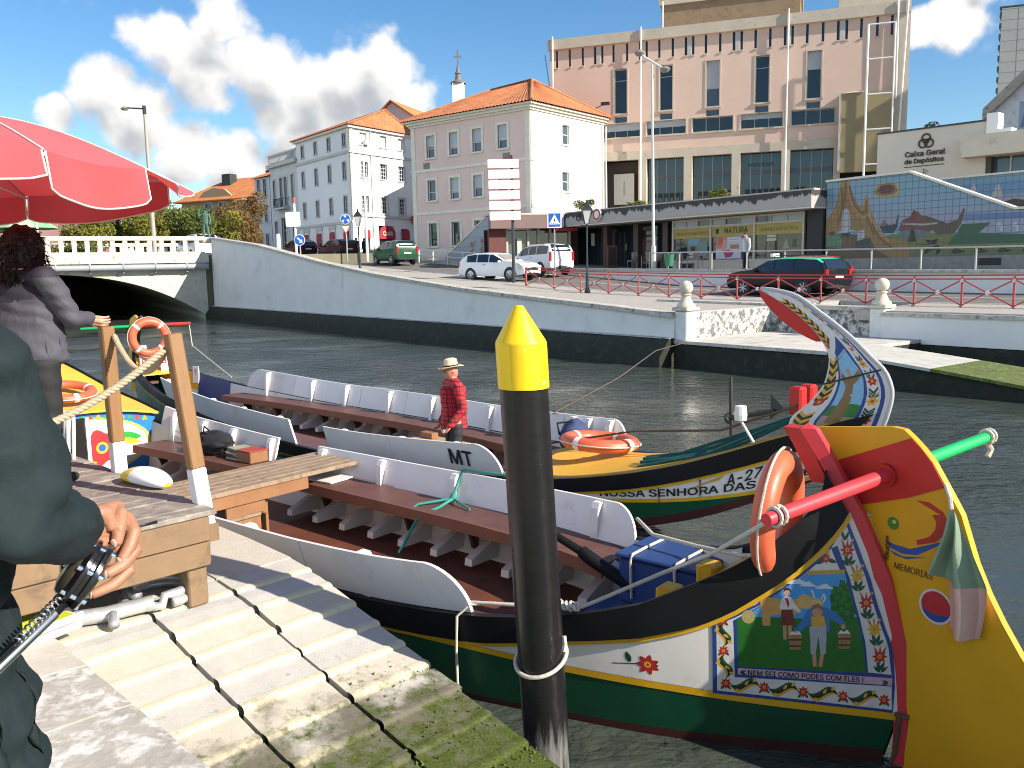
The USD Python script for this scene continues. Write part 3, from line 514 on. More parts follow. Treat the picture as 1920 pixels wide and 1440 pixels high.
# cornice: three stepped courses round the eaves, then the tiled hips
cent = np.mean([c[:2] for c in cor], axis=0)
def ringpoly(off): return Polygon([tuple(c[:2]) for c in cor]).buffer(off, join_style=2)
for z0, z1, off in ((13.2, 13.35, 0.10), (13.35, 13.52, 0.24), (13.52, 13.64, 0.40)): MB().prism(ringpoly(off), z1-z0-0.002, (np.eye(3), V(0, 0, z0))).build('cornice', stone_tr, pk)
ev_ = np.array(ringpoly(0.55).exterior.coords)[:-1]
r1, r2 = V(-6.6, 4.6, 16.0), V(-2.2, 3.9, 16.0)
def hip(ev2, ridge, z, mat, root, rows=1):
    """tiled planes from the eaves to the ridge, laid in half round courses"""
    n = len(ev2)
    for i in range(n):
        a, b = V(*ev2[i], z), V(*ev2[(i+1) % n], z)
        near = lambda p: min(ridge, key=lambda q: np.linalg.norm(q[:2]-p[:2]))
        ra, rb2 = near(a), near(b); L = max(np.linalg.norm(b-a), 0.3); m_ = max(int(L/0.30), 2)
        P = []
        for k in range(m_*4+1):
            t = k/(m_*4); e = a*(1-t)+b*t; r = ra*(1-t)+rb2*t; row = []
            h_ = 0.055*abs(math.sin(pi*k/4))
            for s in np.linspace(0, 1, 5): row.append(e*(1-s)+r*s+V(0, 0, h_*(1-s*0.3)))
            P.append(row)
        MB().grid(np.array(P)).build('roof_slope', mat, root, smooth=False)
        MB().tube([a+V(0, 0, 0.04), ra+V(0, 0, 0.05)], 0.10, 6).build('hip_tile', mat, root)
        if np.linalg.norm(ra-rb2) > 0.1: MB().tube([ra+V(0, 0, 0.05), rb2+V(0, 0, 0.05)], 0.10, 6).build('ridge_tile', mat, root)
hip(ev_, [r1, r2], 13.64, rtile, pk)
interior(pk, [(-10.0, 0.9), (0.0, 0.9), (0.0, 9.0), (-10.0, 10)], 2.5, 13.1)

# ---- white four storey building on the left, with a lower wing further left
wb_ = thing('white_building', 'white four storey corner building with a red tile roof and arched shops', 'building', (-15.45, 86.0, 0), math.atan2(-0.8, 0.6))
wpl_ = M('white_wall', (0.68, 0.665, 0.65), 0.85, 0.05, 0.4, bump=0.004, bscale=8, col2=(0.50, 0.49, 0.48), thr=(0.62, 0.9))
fW = Face(wb_, (-13.0, 0, 0), (1, 0, 0)); X0 = 13.0; ws_ = []
for zc, cs, w in (((15.2, 16.45), (-11.23, -7.9, -4.66, -1.18), 0.34), ((12.03, 13.72), (-11.35, -8.0, -4.75, -1.35), 0.34), ((8.78, 10.40), (-11.35, -8.0, -4.7, -1.39), 0.34)):
    for c in cs: ws_.append((c+X0-w, c+X0+w, *zc))
arches = [(c+X0-0.55, c+X0+0.55, 4.6, 7.0) for c in (-11.2, -7.9, -4.67, -1.4)]
fW.wall(rect(0, 13.0, 3.6, 16.9), wpl_, ws_+arches)
for i, w in enumerate(ws_): fW.window(*w, nx=2, nz=3 if i > 3 else 2, trim=0.15, trim_mat=M('trim_grey', (0.46, 0.45, 0.43), 0.8, 0.1, 3), recess=0.2)
awn = M('awning_red', (0.30, 0.02, 0.03), 0.8, 0.1, 3)
def archfill(F_, x0, x1, z0, z1, mat, nm, out=0.0):
    r = (x1-x0)/2; pl = [(x0, z0), (x1, z0)]+[(x0+r+r*math.cos(t), z1-r*0.55+r*0.55*math.sin(t)) for t in np.linspace(0, pi, 11)]
    return MB().prism(Polygon(pl), 0.1, F_.M(out)).build(nm, mat, F_.th)
for (a, b, c, d) in arches:
    archfill(fW, a, b, c, d, gl_d, 'shop_window', -0.2); archfill(fW, a, b, 5.9, d, awn, 'awning', 0.14)
    for x in (a-0.22, b): fW.bar('jamb', MATS['trim_grey'], x, x+0.22, 4.0, 7.3, -0.1, 0.05)
    fW.bar('lintel', MATS['trim_grey'], a-0.3, b+0.3, 7.3, 7.6, -0.1, 0.08)
for z, h_ in ((14.65, 0.14), (7.85, 0.12)): fW.bar('string_course', MATS['trim_grey'], -0.1, 13.1, z-h_, z+h_, -0.1, 0.14)
fW2 = Face(wb_, (0, 0, 0), V(0.56*0.6-0.83*0.8, 0.56*0.8+0.83*0.6, 0)*V(1, 1, 1)); ws2 = []
c_, s_ = math.cos(math.atan2(-0.8, 0.6)), math.sin(math.atan2(-0.8, 0.6)); g2 = unit(V(0.56, 0.83, 0)); fW2.x = V(g2[0]*c_+g2[1]*s_, -g2[0]*s_+g2[1]*c_, 0); fW2.n = np.cross(fW2.x, UP)
for zc, cs, w in (((15.45, 16.6), (1.93, 4.85, 7.65), 0.48), ((12.25, 13.78), (1.95, 4.76, 7.57), 0.5), ((8.78, 10.43), (1.9, 4.73, 7.5), 0.5)):
    for c in cs: ws2.append((c-w, c+w, *zc))
ar2 = [(1.55, 2.3, 4.3, 7.1), (3.7, 6.05, 4.3, 7.55), (7.2, 8.35, 4.3, 7.3)]
fW2.wall(rect(0, 9.4, 3.6, 16.9), wpl_, ws2+ar2)
for i, w in enumerate(ws2): fW2.window(*w, nx=3, nz=1 if i < 3 else 4, trim=0.17, trim_mat=MATS['trim_grey'], recess=0.2, pane=M('closed_shutter', (0.62, 0.6, 0.57), 0.6, 0.05, 5) if i < 3 else gl_d)
for k, (a, b, c, d) in enumerate(ar2):
    archfill(fW2, a, b, c, d, gl_d, 'shop_window', -0.2); archfill(fW2, a, b, 6.2, d, awn, 'awning', 0.16)
    for x in (a-0.25, b): fW2.bar('jamb', MATS['trim_grey'], x, x+0.25, 4.3, 7.0, -0.1, 0.05)
MB().text('Café', 0.42, (np.array([fW2.x, UP, fW2.n]), fW2.P(4.1, 6.55, 0.18)), 0.02, True, width=1.5).build('awning_lettering', M('letter_cream', (0.6, 0.5, 0.42), 0.6, 0.05, 5), wb_)
for z, h_ in ((14.65, 0.14), (8.46, 0.10)): fW2.bar('string_course', MATS['trim_grey'], -0.1, 9.5, z-h_, z+h_, -0.1, 0.14)
fW2.bar('corner_strip', M('ochre_strip', (0.5, 0.44, 0.30), 0.8, 0.1, 2), -0.02, 0.25, 7.9, 16.9, -0.1, 0.04)
fW2.bar('hanging_sign', M('sign_red', (0.42, 0.03, 0.03), 0.6, 0.2, 8), 8.7, 9.35, 7.9, 8.7, 0.2, 0.9)
fW2.bar('air_unit', white_fr, 1.9, 2.45, 15.45, 15.85, 0.02, 0.35)
MB().tube([fW2.P(2.9, 4.3, 0.1), fW2.P(2.9, 16.8, 0.1)], 0.05, 6).build('downpipe', white_fr, wb_)
cw = [fW.P(0, 0), V(0, 0, 0), fW2.P(9.4, 0), fW2.P(9.4, 0)+V(-9, 7, 0), fW.P(0, 0)+V(0, 10, 0)]
pw = Polygon([tuple(c[:2]) for c in cw]); MB().prism(pw.buffer(0.28, join_style=2), 0.22, (np.eye(3), V(0, 0, 16.9))).build('eaves', stone_tr, wb_)
hip(np.array(pw.buffer(0.45, join_style=2).exterior.coords)[:-1], [V(-8.5, 5.2, 19.3), V(-2.0, 5.2, 19.3)], 17.12, rtile, wb_)
MB().prism(pw.buffer(-0.8), 13.2, (np.eye(3), V(0, 0, 3.6))).build('core', MATS['interior_dark'], wb_)
# gabled neighbour behind
gb = thing('gabled_house', 'white gabled house with an orange roof behind the white building', 'house', (-13.3, 101, 0), -0.35)
MB().prism(Polygon([(-4.5, 4), (5.5, 4), (5.5, 18.5), (0.2, 22.0), (-4.5, 18.3)]), 9, (np.array([V(1, 0, 0), UP, V(0, 1, 0)]), V(0, 0, 0))).build('wall', M('grimy_gable', (0.56, 0.54, 0.53), 0.85, 0.1, 0.8, col2=(0.36, 0.34, 0.33), thr=(0.5, 0.8)), gb)
for sd in (-1, 1):
    e = V(-5.1, 0, 17.9) if sd < 0 else V(6.2, 0, 18.1)
    MB().slab([[V(0.2, y, 22.12), V(e[0], y, e[2])] for y in (-0.4, 9.4)], V(0, 0, 0.12)).build('roof_slope', rtile2, gb)
# ornate lower building left of it
ob = thing('ornate_building', 'pale ornate building with a balustraded parapet and iron balcony', 'building', (-15.45-0.6*13.02, 86.0+0.8*13.02, 0), math.atan2(-0.8, 0.6))
fO = Face(ob, (-7.9, 0, 0), (1, 0, 0)); X0 = 7.9
opo = [(0.9, 1.6, 10.7, 13.6), (2.9, 3.7, 10.5, 13.7), (4.2, 5.0, 10.5, 13.7), (6.2, 6.9, 10.8, 13.8), (0.9, 1.7, 5.4, 8.9), (2.9, 4.9, 5.0, 9.2), (6.1, 6.9, 5.4, 8.9)]
fO.wall(rect(0, 7.9, 3.6, 15.6), M('cream_stone', (0.52, 0.51, 0.49), 0.85, 0.1, 0.8, col2=(0.36, 0.35, 0.33), thr=(0.55, 0.8)), opo)
for w in opo: fO.window(*w, nx=2, nz=3, trim=0.22, trim_mat=MATS['trim_grey'], recess=0.22)
fO.bar('cornice', MATS['trim_grey'], -0.2, 8.1, 15.0, 15.4, -0.2, 0.35); fO.bar('parapet_rail', MATS['trim_grey'], -0.1, 8.0, 16.3, 16.5, -0.1, 0.12)
for k in range(24): fO.bar('baluster', MATS['trim_grey'], 0.1+k*0.33, 0.28+k*0.33, 15.6, 16.3, 0.0, 0.1)
bal = MB()
for k in range(18): p = fO.P(2.5+k*0.17, 0, 0.75); bal.tube([p+UP*10.3, p+UP*11.3], 0.02, 4)
for z in (10.3, 11.3): bal.tube([fO.P(2.4, z, 0.0), fO.P(2.4, z, 0.75), fO.P(5.5, z, 0.75), fO.P(5.5, z, 0.0)], 0.035, 5)
bal.build('balcony_railing', M('iron_black', (0.02, 0.02, 0.022), 0.5, 0.2, 5), ob); fO.bar('balcony_slab', MATS['trim_grey'], 2.3, 5.6, 10.1, 10.3, 0, 0.8)
interior(ob, [(-7.6, 0.9), (-0.2, 0.9), (-0.2, 9), (-7.6, 9)], 3.6, 15.5)
MB().bx(-2.6, -1.2, 3, 5, 15.5, 17.6).build('roof_dormer', wpl_, ob); hip(np.array(Polygon([(-2.9, 2.7), (-0.9, 2.7), (-0.9, 5.3), (-2.9, 5.3)]).exterior.coords)[:-1][::-1], [V(-1.9, 4, 18.6)], 17.6, rtile2, ob)
ob2 = thing('grey_house', 'narrow pale grey house at the far left end of the terrace row', 'house', (-15.45-0.6*21.1, 86.0+0.8*21.1, 0), math.atan2(-0.82, 0.57)+0.2)
fG = Face(ob2, (-3.4, 0, 0), (1, 0, 0)); og = [(x, x+0.7, z, z+2.0) for z in (5.6, 9.0, 12.0) for x in (0.6, 2.0)]
fG.wall(rect(0, 3.4, 3.6, 14.2), M('pale_grey_wall', (0.48, 0.48, 0.49), 0.85, 0.08, 0.8), og)
for w in og: fG.window(*w, nx=2, nz=2, trim=0.15, trim_mat=MATS['trim_grey'])
interior(ob2, [(-3.2, 0.9), (-0.2, 0.9), (-0.2, 9), (-3.2, 9)], 3.6, 14.1)
hip(np.array([(-3.7, -0.3), (0.4, -0.3), (0.4, 10), (-3.7, 10)]), [V(-1.7, 3.5, 15.6), V(-1.7, 6.5, 15.6)], 14.2, rtile, ob2)

# ---- the big pink concrete building
bg_ = thing('concrete_block', 'big pink concrete building with slit windows and a white pipe frame', 'building', (16.9, 61.5, 0), math.atan2(-0.33, 0.945))
bgp = M('pink_render', (0.66, 0.485, 0.395), 0.9, 0.07, 0.35, bump=0.004, bscale=6, col2=(0.56, 0.415, 0.34), thr=(0.52, 0.85)); bgc = M('beige_concrete', (0.52, 0.455, 0.365), 0.9, 0.10, 0.8, bump=0.006, bscale=8, col2=(0.22, 0.19, 0.16), thr=(0.57, 0.78))
fC = Face(bg_, (-14.4, 0, 0), (1, 0, 0)); X0 = 14.4
slits = [-13.86, -12.87, -11.88, -10.96, -10.42, -9.59, -8.59, -7.64, -7.16, -6.26, -5.30, -4.38, -3.87, -2.99, -2.01, -1.08, -0.56, 0.37, 1.34, 2.31, 2.79, 3.74, 4.74, 5.69, 6.22, 7.13, 8.11, 9.0]
bays = [-9.06, -5.76, -2.48, 0.86, 4.24]
ops_ = [(x+X0-0.085, x+X0+0.085, 17.62, 18.87) for x in slits]+[(b+X0-0.46, b+X0+0.46, 13.98, 17.08) for b in bays]
Tz = [(b+X0-1.42, b+X0+1.42, 12.28, 13.26) for b in bays]
top_ops = [(b+X0-0.46, b+X0+0.46, 13.2, 13.78) for b in bays]
glz = [(-10.4, -7.72), (-7.16, -4.46), (-3.86, -1.10), (-0.54, 2.26), (2.80, 5.6)]
gops = [(a+X0, b+X0, 7.2, 10.62) for a, b in glz]
fC.wall(rect(0, 24.4, 11.24, 18.9), bgp, ops_+Tz+top_ops, 0.4)
for x in slits: fC.bar('slit_window', gl_d, x+X0-0.08, x+X0+0.08, 17.63, 18.86, -0.30, -0.25)
for i in range(len(slits)-1):
    if slits[i+1]-slits[i] < 0.6: fC.bar('slit_panel', M('panel_pale', (0.46, 0.45, 0.42), 0.7, 0.08, 4), slits[i]+X0+0.12, slits[i+1]+X0-0.12, 17.55, 18.86, -0.1, 0.03)
    else: pass
for x in slits: fC.bar('slit_sill', bgc, x+X0-0.12, x+X0+0.12, 17.52, 17.60, -0.05, 0.05)
alum = M('aluminium', (0.48, 0.47, 0.45), 0.45, 0.1, 4, metal=0.3)
for k, b in enumerate(bays):
    x = b+X0
    fC.window(x-0.46, x+0.46, 13.98, 17.08, nx=1, zs=[16.3], trim=0.09, trim_mat=bgc, fr=0.045, frm=alum, pane=gl_d if k != 2 else gl_b, sill=True, blind_to=[None, None, 15.2, None, 15.9][k], recess=0.22)
    fC.window(x-0.46, x+0.46, 13.2, 13.78, nx=1, nz=1, trim=0, fr=0.04, frm=alum, sill=False, recess=0.22, pane=gl_b)
    fC.window(x-1.42, x+1.42, 12.28, 13.26, xs=[x-0.46, x+0.46], nz=1, trim=0.06, trim_mat=bgc, fr=0.045, frm=alum, sill=True, recess=0.22, blind_to=[12.75, 12.8, None, 12.9, None][k])
MB().prism(Polygon([(-0.1, 18.9), (24.5, 18.9), (24.5, 19.62), (-0.1, 19.62)]), 0.9, fC.M(0.22)).build('cornice', bgc, bg_)
fC.bar('band', bgc, 0, 21.0, 10.64, 11.24, -0.4, 0.06)
fC.bar('end_pier', bgc, 23.62, 24.5, 4, 18.897, -0.4, 0.12)
for i, x in enumerate([-10.8]+[(glz[k][1]+glz[k+1][0])/2 for k in range(4)]+[5.85]): 
    w = 0.22 if i in (0, 5) else 0.29
    fC.bar('column', bgc, x+X0-w, x+X0+w, 5.0, 10.64, -0.5, 0.14)
for k, (a, b) in enumerate(glz):
    if k == 0: continue
    a += X0; b += X0
    fC.bar('shop_glass', glass('pane_shop', (0.055, 0.085, 0.095), 0.06), a, b, 7.2, 10.62, -0.62, -0.60)
    fC.bar('glass_band', M('band_grey', (0.10, 0.115, 0.12), 0.4, 0.1, 3), a, b, 9.15, 9.45, -0.595, -0.585)
    for q in (1, 2, 3): fC.bar('mullion', alum, a+(b-a)*q/4-0.015, a+(b-a)*q/4+0.015, 7.2, 10.62, -0.597, -0.57)
    for q in range(6 if k < 4 else 2):
        xx = a+0.35+q*0.42; mbq = MB(); fC.bar('', None, xx, xx+0.30, 7.85, 8.15, -0.56, -0.54, mb=mbq); fC.bar('', None, xx, xx+0.04, 7.4, 8.15, -0.58, -0.56, mb=mbq); fC.bar('', None, xx+0.26, xx+0.30, 7.4, 8.15, -0.58, -0.56, mb=mbq); mbq.build('chair_back', M('chair_dark', (0.02, 0.022, 0.025), 0.6, 0.2, 5), bg_)
MB().text('eunocoA', 0.30, (np.array([fC.x, UP, fC.n]), fC.P(glz[3][0]+X0+0.5, 9.72, -0.575)), 0.01, False, width=1.75).build('glass_lettering', M('letter_grey', (0.02, 0.025, 0.03), 0.5, 0.1, 5), bg_)
fC.bar('recess_back', M('recess_brown', (0.06, 0.045, 0.04), 0.8, 0.2, 2), glz[0][0]+X0, glz[0][1]+X0, 7.2, 10.62, -1.2, -1.15)
fC.bar('white_door', M('door_white', (0.58, 0.57, 0.52), 0.5, 0.05, 3), 14.4-9.78, 14.4-8.25, 7.5, 9.75, -1.1, -0.9)
for x in (-9.05, -8.98): fC.bar('door_handle', alum, x+X0, x+X0+0.02, 8.2, 9.2, -0.9, -0.86)
fC.bar('olive_panel', M('olive_cladding', (0.30, 0.245, 0.135), 0.8, 0.06, 1.0), 20.35, 23.6, 8.9, 14.05, 0.0, 0.42)
lad = M('pipe_white', (0.68, 0.67, 0.64), 0.5, 0.06, 3)
for x in (7.52, 9.14): MB().tube([fC.P(x+X0, 5.5, 0.85), fC.P(x+X0, 18.2, 0.85)], 0.055 if x > 8 else 0.075, 8).build('frame_upright', lad, bg_)
for z in (18.2, 16.03, 13.8, 11.55, 9.3): MB().tube([fC.P(7.52+X0, z, 0.85), fC.P(9.14+X0, z, 0.85)], 0.05, 8).build('frame_rung', lad, bg_)
MB().tube([fC.P(5.93+X0, 9.0, 0.5), fC.P(5.93+X0, 14.05, 0.5), fC.P(7.4+X0, 14.1, 0.5)], 0.06, 8).build('frame_upright', lad, bg_)
for x0, x1, z0, z1 in ((-7.55, -7.52, 7.0, 19.8), (-14.1, -14.1, 15.2, 19.8), (2.5, 2.53, 7.0, 19.9), (9.36, 9.30, 13.5, 19.7), (9.62, 9.9, 11.0, 19.8)): MB().tube([fC.P(x0+X0, z0, 0.3), fC.P(x1+X0, z1, 0.3)], 0.06, 8).build('drainpipe', lad, bg_)
for x in (-14.45,): MB().bx(x, x+0.4, 0.4, 12, 4, 18.88).build('side_wall', bgp, bg_)
MB().bx(9.6, 10.0, 0.4, 12, 4, 18.88).build('side_wall', bgc, bg_); MB().bx(-14.4, 9.9, 0.5, 12, 19.3, 19.5).build('roof_deck', bgc, bg_); MB().bx(-14.4, 9.9, 12, 12.4, 4, 19.6).build('rear_wall', bgp, bg_)
interior(bg_, [(-14.0, 1.4), (9.5, 1.4), (9.5, 11.8), (-14.0, 11.8)], 4, 18.8)
MB().bx(-6.6, 3.2, 3.0, 10, 19.5, 22.0).build('penthouse', M('brown_render', (0.28, 0.20, 0.125), 0.9, 0.1, 0.8, col2=(0.2, 0.145, 0.1), thr=(0.5, 0.7)), bg_); MB().bx(-6.75, 3.35, 2.85, 10.1, 22.003, 22.35).build('penthouse_coping', bgc, bg_)
MB().bx(5.7, 9.9, 0.8, 9, 19.63, 20.9).build('roof_parapet', bgc, bg_)
for x in (-5.2, -2.6, 0.2): MB().lathe([(0.62, 22.35), (0.62, 22.6), (0.52, 22.95), (0.3, 23.15), (0, 23.2)], (x, 4.2, 0), 18).build('roof_vent', M('vent_ochre', (0.50, 0.37, 0.17), 0.6, 0.1, 3), bg_, smooth=40)
MB().tube([V(-6.4, 2.4, 19.5), V(-6.4, 2.4, 22.2)], 0.05, 6).build('light_mast', lad, bg_); MB().lathe([(0, 0), (0.28, 0.02), (0.36, 0.5), (0.0, 0.52)], (-6.5, 2.3, 22.2), 12).build('floodlight', lad, bg_)
MB().tube([fC.P(0.1, 15.5, 0.1), fC.P(-0.35, 18.6, 0.1)], 0.03, 6).build('cable', iron if 'iron' in globals() else M('iron_black', (0.02, 0.02, 0.022), 0.5), bg_)
MB().tube([fC.P(3.2, 14.4, 0.05), fC.P(4.3, 14.55, 0.9)], 0.03, 6).build('lamp_arm', MATS['iron_black'], bg_); fC.bar('lamp_box', MATS['iron_black'], 4.1, 4.7, 14.5, 14.7, 0.75, 1.05)

# ---- terrace shops in front of it
sh_ = thing('shop_row', 'low concrete shop row with a stained canopy, cafe and health food shop', 'shops', Q(10.25, 19.4, 0), math.atan2(-0.8, 0.6))
L_ = 22.0; fS = Face(sh_, (-L_, 0, 0), (1, 0, 0))
zt0 = 2.5
def stain_mat():
    N = {'g': ('geometry', {}), 'x': ('separate_xyz', {}), 'mp': ('mapping', {'mapping_type': 'point', 'scale': (2.4, 2.4, 0.5)}), 'n': ('noise_texture', {'scale': 1.0, 'detail': 9.0, 'roughness': 0.68}), 'z': ('map_range', {'from_min': 5.75, 'from_max': 6.4, 'to_min': -0.22, 'to_max': 0.34, 'clamp': True}), 'a': ('math', {'math_type': 'add'}), 'k': ('map_range', {'range_type': 'smoothstep', 'from_min': 0.5, 'from_max': 0.57, 'to_min': 0, 'to_max': 1, 'clamp': True}), 'c': ('mix', {'color1': (0.36, 0.33, 0.31), 'color2': (0.045, 0.043, 0.042)}), 'p': ('principled_bsdf', {'roughness': 0.9})}
    return usdkit.material(stage, '/World/Looks/canopy_stain', N, [('g.position', 'x.vector'), ('g.position', 'mp.vector'), ('mp.vector', 'n.vector'), ('x.z', 'z.value'), ('n.fac', 'a.value1'), ('z.result', 'a.value2'), ('a.value', 'k.value'), ('k.result', 'c.fac'), ('c.color', 'p.base_color')], surface='p.BSDF')
cst = stain_mat()
fS.bar('canopy_fascia', cst, 0, L_, 5.55, 6.32, -0.2, 1.35)
fS.bar('canopy_slab', bgc, 0.1, L_-0.1, 6.323, 6.42, -6.5, 1.0); fS.bar('canopy_lip', stone_tr, 0, L_, 5.47, 5.547, -0.1, 1.30)
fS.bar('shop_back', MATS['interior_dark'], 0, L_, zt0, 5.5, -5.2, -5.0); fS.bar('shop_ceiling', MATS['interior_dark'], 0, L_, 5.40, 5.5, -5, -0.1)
# health food shop: cream frames, transoms, yellow fascia, posters
xs0 = L_-9.9; cream = M('frame_cream', (0.50, 0.45, 0.36), 0.6, 0.06, 3); yel_s = M('sign_ochre', (0.40, 0.29, 0.085), 0.6, 0.06, 2)
fS.bar('stall_riser', bgc, xs0, L_-1.3, zt0, 3.1, -0.15, 0.0); fS.bar('vent', MATS['interior_dark'], xs0+0.5, xs0+1.6, 2.65, 3.0, 0.0, 0.02)
bx3 = [xs0, xs0+2.75, xs0+5.65, xs0+8.6]
for x in bx3: fS.bar('frame_post', cream, x-0.06, x+0.06, 3.1, 5.4, -0.12, 0.03)
for z in (3.1, 4.98, 5.38): fS.bar('frame_rail', cream, xs0-0.06, xs0+8.66, z-0.05, z+0.05, -0.1, 0.02)
for k in range(3):
    a, b = bx3[k]+0.06, bx3[k+1]-0.06
    fS.bar('shop_glass', gl_d, a, b, 3.15, 4.93, -0.08, -0.06); fS.bar('fascia_sign', yel_s, a, b, 4.38, 4.93, -0.055, -0.03)
    for q in range(3): 
        fS.bar('transom_bar', cream, a+(b-a)*q/3-0.03, a+(b-a)*q/3+0.03, 5.03, 5.33, -0.1, 0.01); fS.bar('transom', blind if (k+q) % 3 != 2 else gl_d, a+(b-a)*q/3+0.03, a+(b-a)*(q+1)/3-0.03, 5.03, 5.33, -0.08, -0.06)
for k, (tx, h_, c) in enumerate((('PRODUTOS NATURAIS', 0.17, 'letter_ochre'), ('NATURA', 0.28, 'letter_green'), ('CENTRO DIETETICO', 0.17, 'letter_ochre'))):
    mt3 = M(c, (0.16, 0.12, 0.045) if c == 'letter_ochre' else (0.015, 0.06, 0.015), 0.6, 0.1, 5)
    MB().text(tx, h_, (np.array([fS.x, UP, fS.n]), fS.P((bx3[k]+bx3[k+1])/2+(0.25 if k == 1 else 0), 4.56, -0.028)), 0.008, k == 1, center=True, width=1.55 if k == 1 else 2.3).build('sign_lettering', mt3, sh_)
fS.bar('sign_mark', MATS['letter_green'], bx3[1]+0.32, bx3[1]+0.55, 4.56, 4.82, -0.03, -0.02)
prf = print_mat('flat_print', 0.55, 0.05)
FSm = lambda a, b, o: fS.P(a, b, -0.055+o)
x = bx3[1]
art(sh_, 'shop_poster', [(rect(x+0.35, x+2.05, 3.2, 4.36), (0.50, 0.50, 0.56)), (rect(x+0.35, x+1.1, 3.75, 4.36), (0.50, 0.20, 0.14)), ([(x+0.5, 4.3), (x+0.8, 4.34), (x+0.95, 4.1), (x+0.8, 3.9), (x+0.5, 4.0)], (0.55, 0.10, 0.08)), ([(x+0.85, 4.25), (x+1.05, 4.2), (x+1.1, 3.7), (x+0.9, 3.4), (x+0.7, 3.7)], (0.56, 0.30, 0.22)), (rect(x+1.3, x+1.9, 3.72, 3.95), (0.36, 0.2, 0.06)), ([(x+0.9, 3.55), (x+1.2, 3.7), (x+1.55, 3.5), (x+1.4, 3.3), (x+1.0, 3.25)], (0.40, 0.03, 0.14)), (rect(x+1.2, x+2.0, 4.15, 4.3), (0.62, 0.62, 0.64)), (rect(x+1.25, x+1.9, 4.21, 4.25), (0.15, 0.18, 0.4))], FSm, base=0.012, mat=prf)
x = bx3[0]
art(sh_, 'shop_poster', [(rect(x+1.05, x+2.0, 3.15, 4.36), (0.20, 0.185, 0.14)), (rect(x+1.1, x+2.0, 3.98, 4.34), (0.16, 0.30, 0.38)), (rect(x+1.3, x+1.62, 3.45, 3.92), (0.03, 0.03, 0.03)), (rect(x+1.2, x+1.6, 3.3, 3.65), (0.50, 0.50, 0.50)), (rect(x+1.8, x+2.5, 3.4, 4.2), (0.17, 0.24, 0.22))], FSm, base=0.012, mat=prf)
x = bx3[2]
art(sh_, 'shop_poster', [(rect(x+0.75, x+1.35, 4.05, 4.2), (0.5, 0.46, 0.36)), (rect(x+0.75, x+1.35, 4.25, 4.36), (0.5, 0.46, 0.36)), ([(x+1.7, 3.6), (x+1.95, 4.2), (x+2.15, 3.65)], (0.30, 0.29, 0.22)), (rect(x+2.3, x+2.5, 3.7, 4.1), (0.07, 0.12, 0.05))], FSm, base=0.012, mat=prf)
for k in range(3): fS.bar('shelf', M('shelf_brown', (0.10, 0.085, 0.06), 0.7, 0.3, 4), bx3[k]+0.1, bx3[k+1]-0.1, 3.5+0.1*k, 3.62+0.1*k, -1.2, -0.8)
# cafe half: glazed front in shade, pillars, boards
for x in (3.0, 6.2, 8.9, 11.3): fS.bar('pillar', M('pillar_brown', (0.08, 0.05, 0.045), 0.6, 0.2, 3), x-0.2, x+0.2, zt0, 5.5, -0.6, -0.2)
fS.bar('cafe_glass', gl_d, 0.3, 11.9, zt0, 5.45, -1.5, -1.45)
for x in (1.6, 4.6, 7.6, 10.4): fS.bar('cafe_frame', M('frame_dark', (0.05, 0.04, 0.035), 0.5, 0.1, 3), x-0.04, x+0.04, zt0, 5.45, -1.45, -1.40)
fS.bar('cafe_notice', stone_tr, 3.6, 3.95, 4.3, 5.1, -1.4, -1.38)
MB().text('ArtisCafé', 0.40, (np.array([fS.x, UP, fS.n]), fS.P(0.9, 5.72, 1.352)), 0.05, True, width=3.0).build('canopy_lettering', M('letter_dark', (0.015, 0.014, 0.016), 0.5, 0.1, 5), sh_)
MB().text('Olá', 0.40, (np.array([fS.x, UP, fS.n]), fS.P(5.2, 5.78, 1.352)), 0.03, True, width=1.0).build('canopy_lettering', MATS['letter_dark'], sh_)
MB().lathe([(0, 0), (0.36, 0), (0.38, 0.05), (0.36, 0.1), (0, 0.1)], fS.P(7.3, 6.05, 1.42), 24, np.array([fS.x, UP, fS.n]).T).build('round_sign', white_fr, sh_, smooth=40)
MB().lathe([(0.23, 0.102), (0.33, 0.102), (0.33, 0.115), (0.23, 0.115)], fS.P(7.3, 6.05, 1.42), 24, np.array([fS.x, UP, fS.n]).T).build('sign_ring', M('sign_red', (0.42, 0.03, 0.03), 0.6, 0.2, 8), sh_)
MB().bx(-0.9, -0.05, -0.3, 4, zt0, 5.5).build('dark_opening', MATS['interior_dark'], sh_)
# lower shops left of the cafe
ls = thing('corner_shops', 'small shopfronts under a brown fascia beside the pink building', 'shops', V(-1.25, 54.6, 0), math.atan2(0.24, 0.97)); fQ = Face(ls, (0, 0, 0), (1, 0, 0))
fQ.bar('fascia', M('fascia_brown', (0.17, 0.115, 0.105), 0.7, 0.12, 2), 0, 5.6, 5.4, 6.25, -0.2, 0.5); fQ.bar('roof', bgc, 0, 5.6, 6.25, 6.35, -1.6, 0.5)
for k, c in enumerate(((0.42, 0.41, 0.42), (0.30, 0.04, 0.04), (0.42, 0.41, 0.42), (0.03, 0.03, 0.05), (0.30, 0.30, 0.32), (0.03, 0.03, 0.05))): fQ.bar('fascia_panel', M(f'panel{k}', c, 0.6, 0.15, 6), 4.0+k*0.27, 4.24+k*0.27, 5.45, 6.22, 0.5, 0.53)
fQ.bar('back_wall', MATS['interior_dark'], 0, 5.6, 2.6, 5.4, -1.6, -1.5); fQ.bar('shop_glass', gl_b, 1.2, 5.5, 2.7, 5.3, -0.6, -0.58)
for x in (1.2, 2.6, 3.3, 4.1, 5.4): fQ.bar('frame_post', cream, x, x+0.12, 2.6, 5.4, -0.6, -0.4)
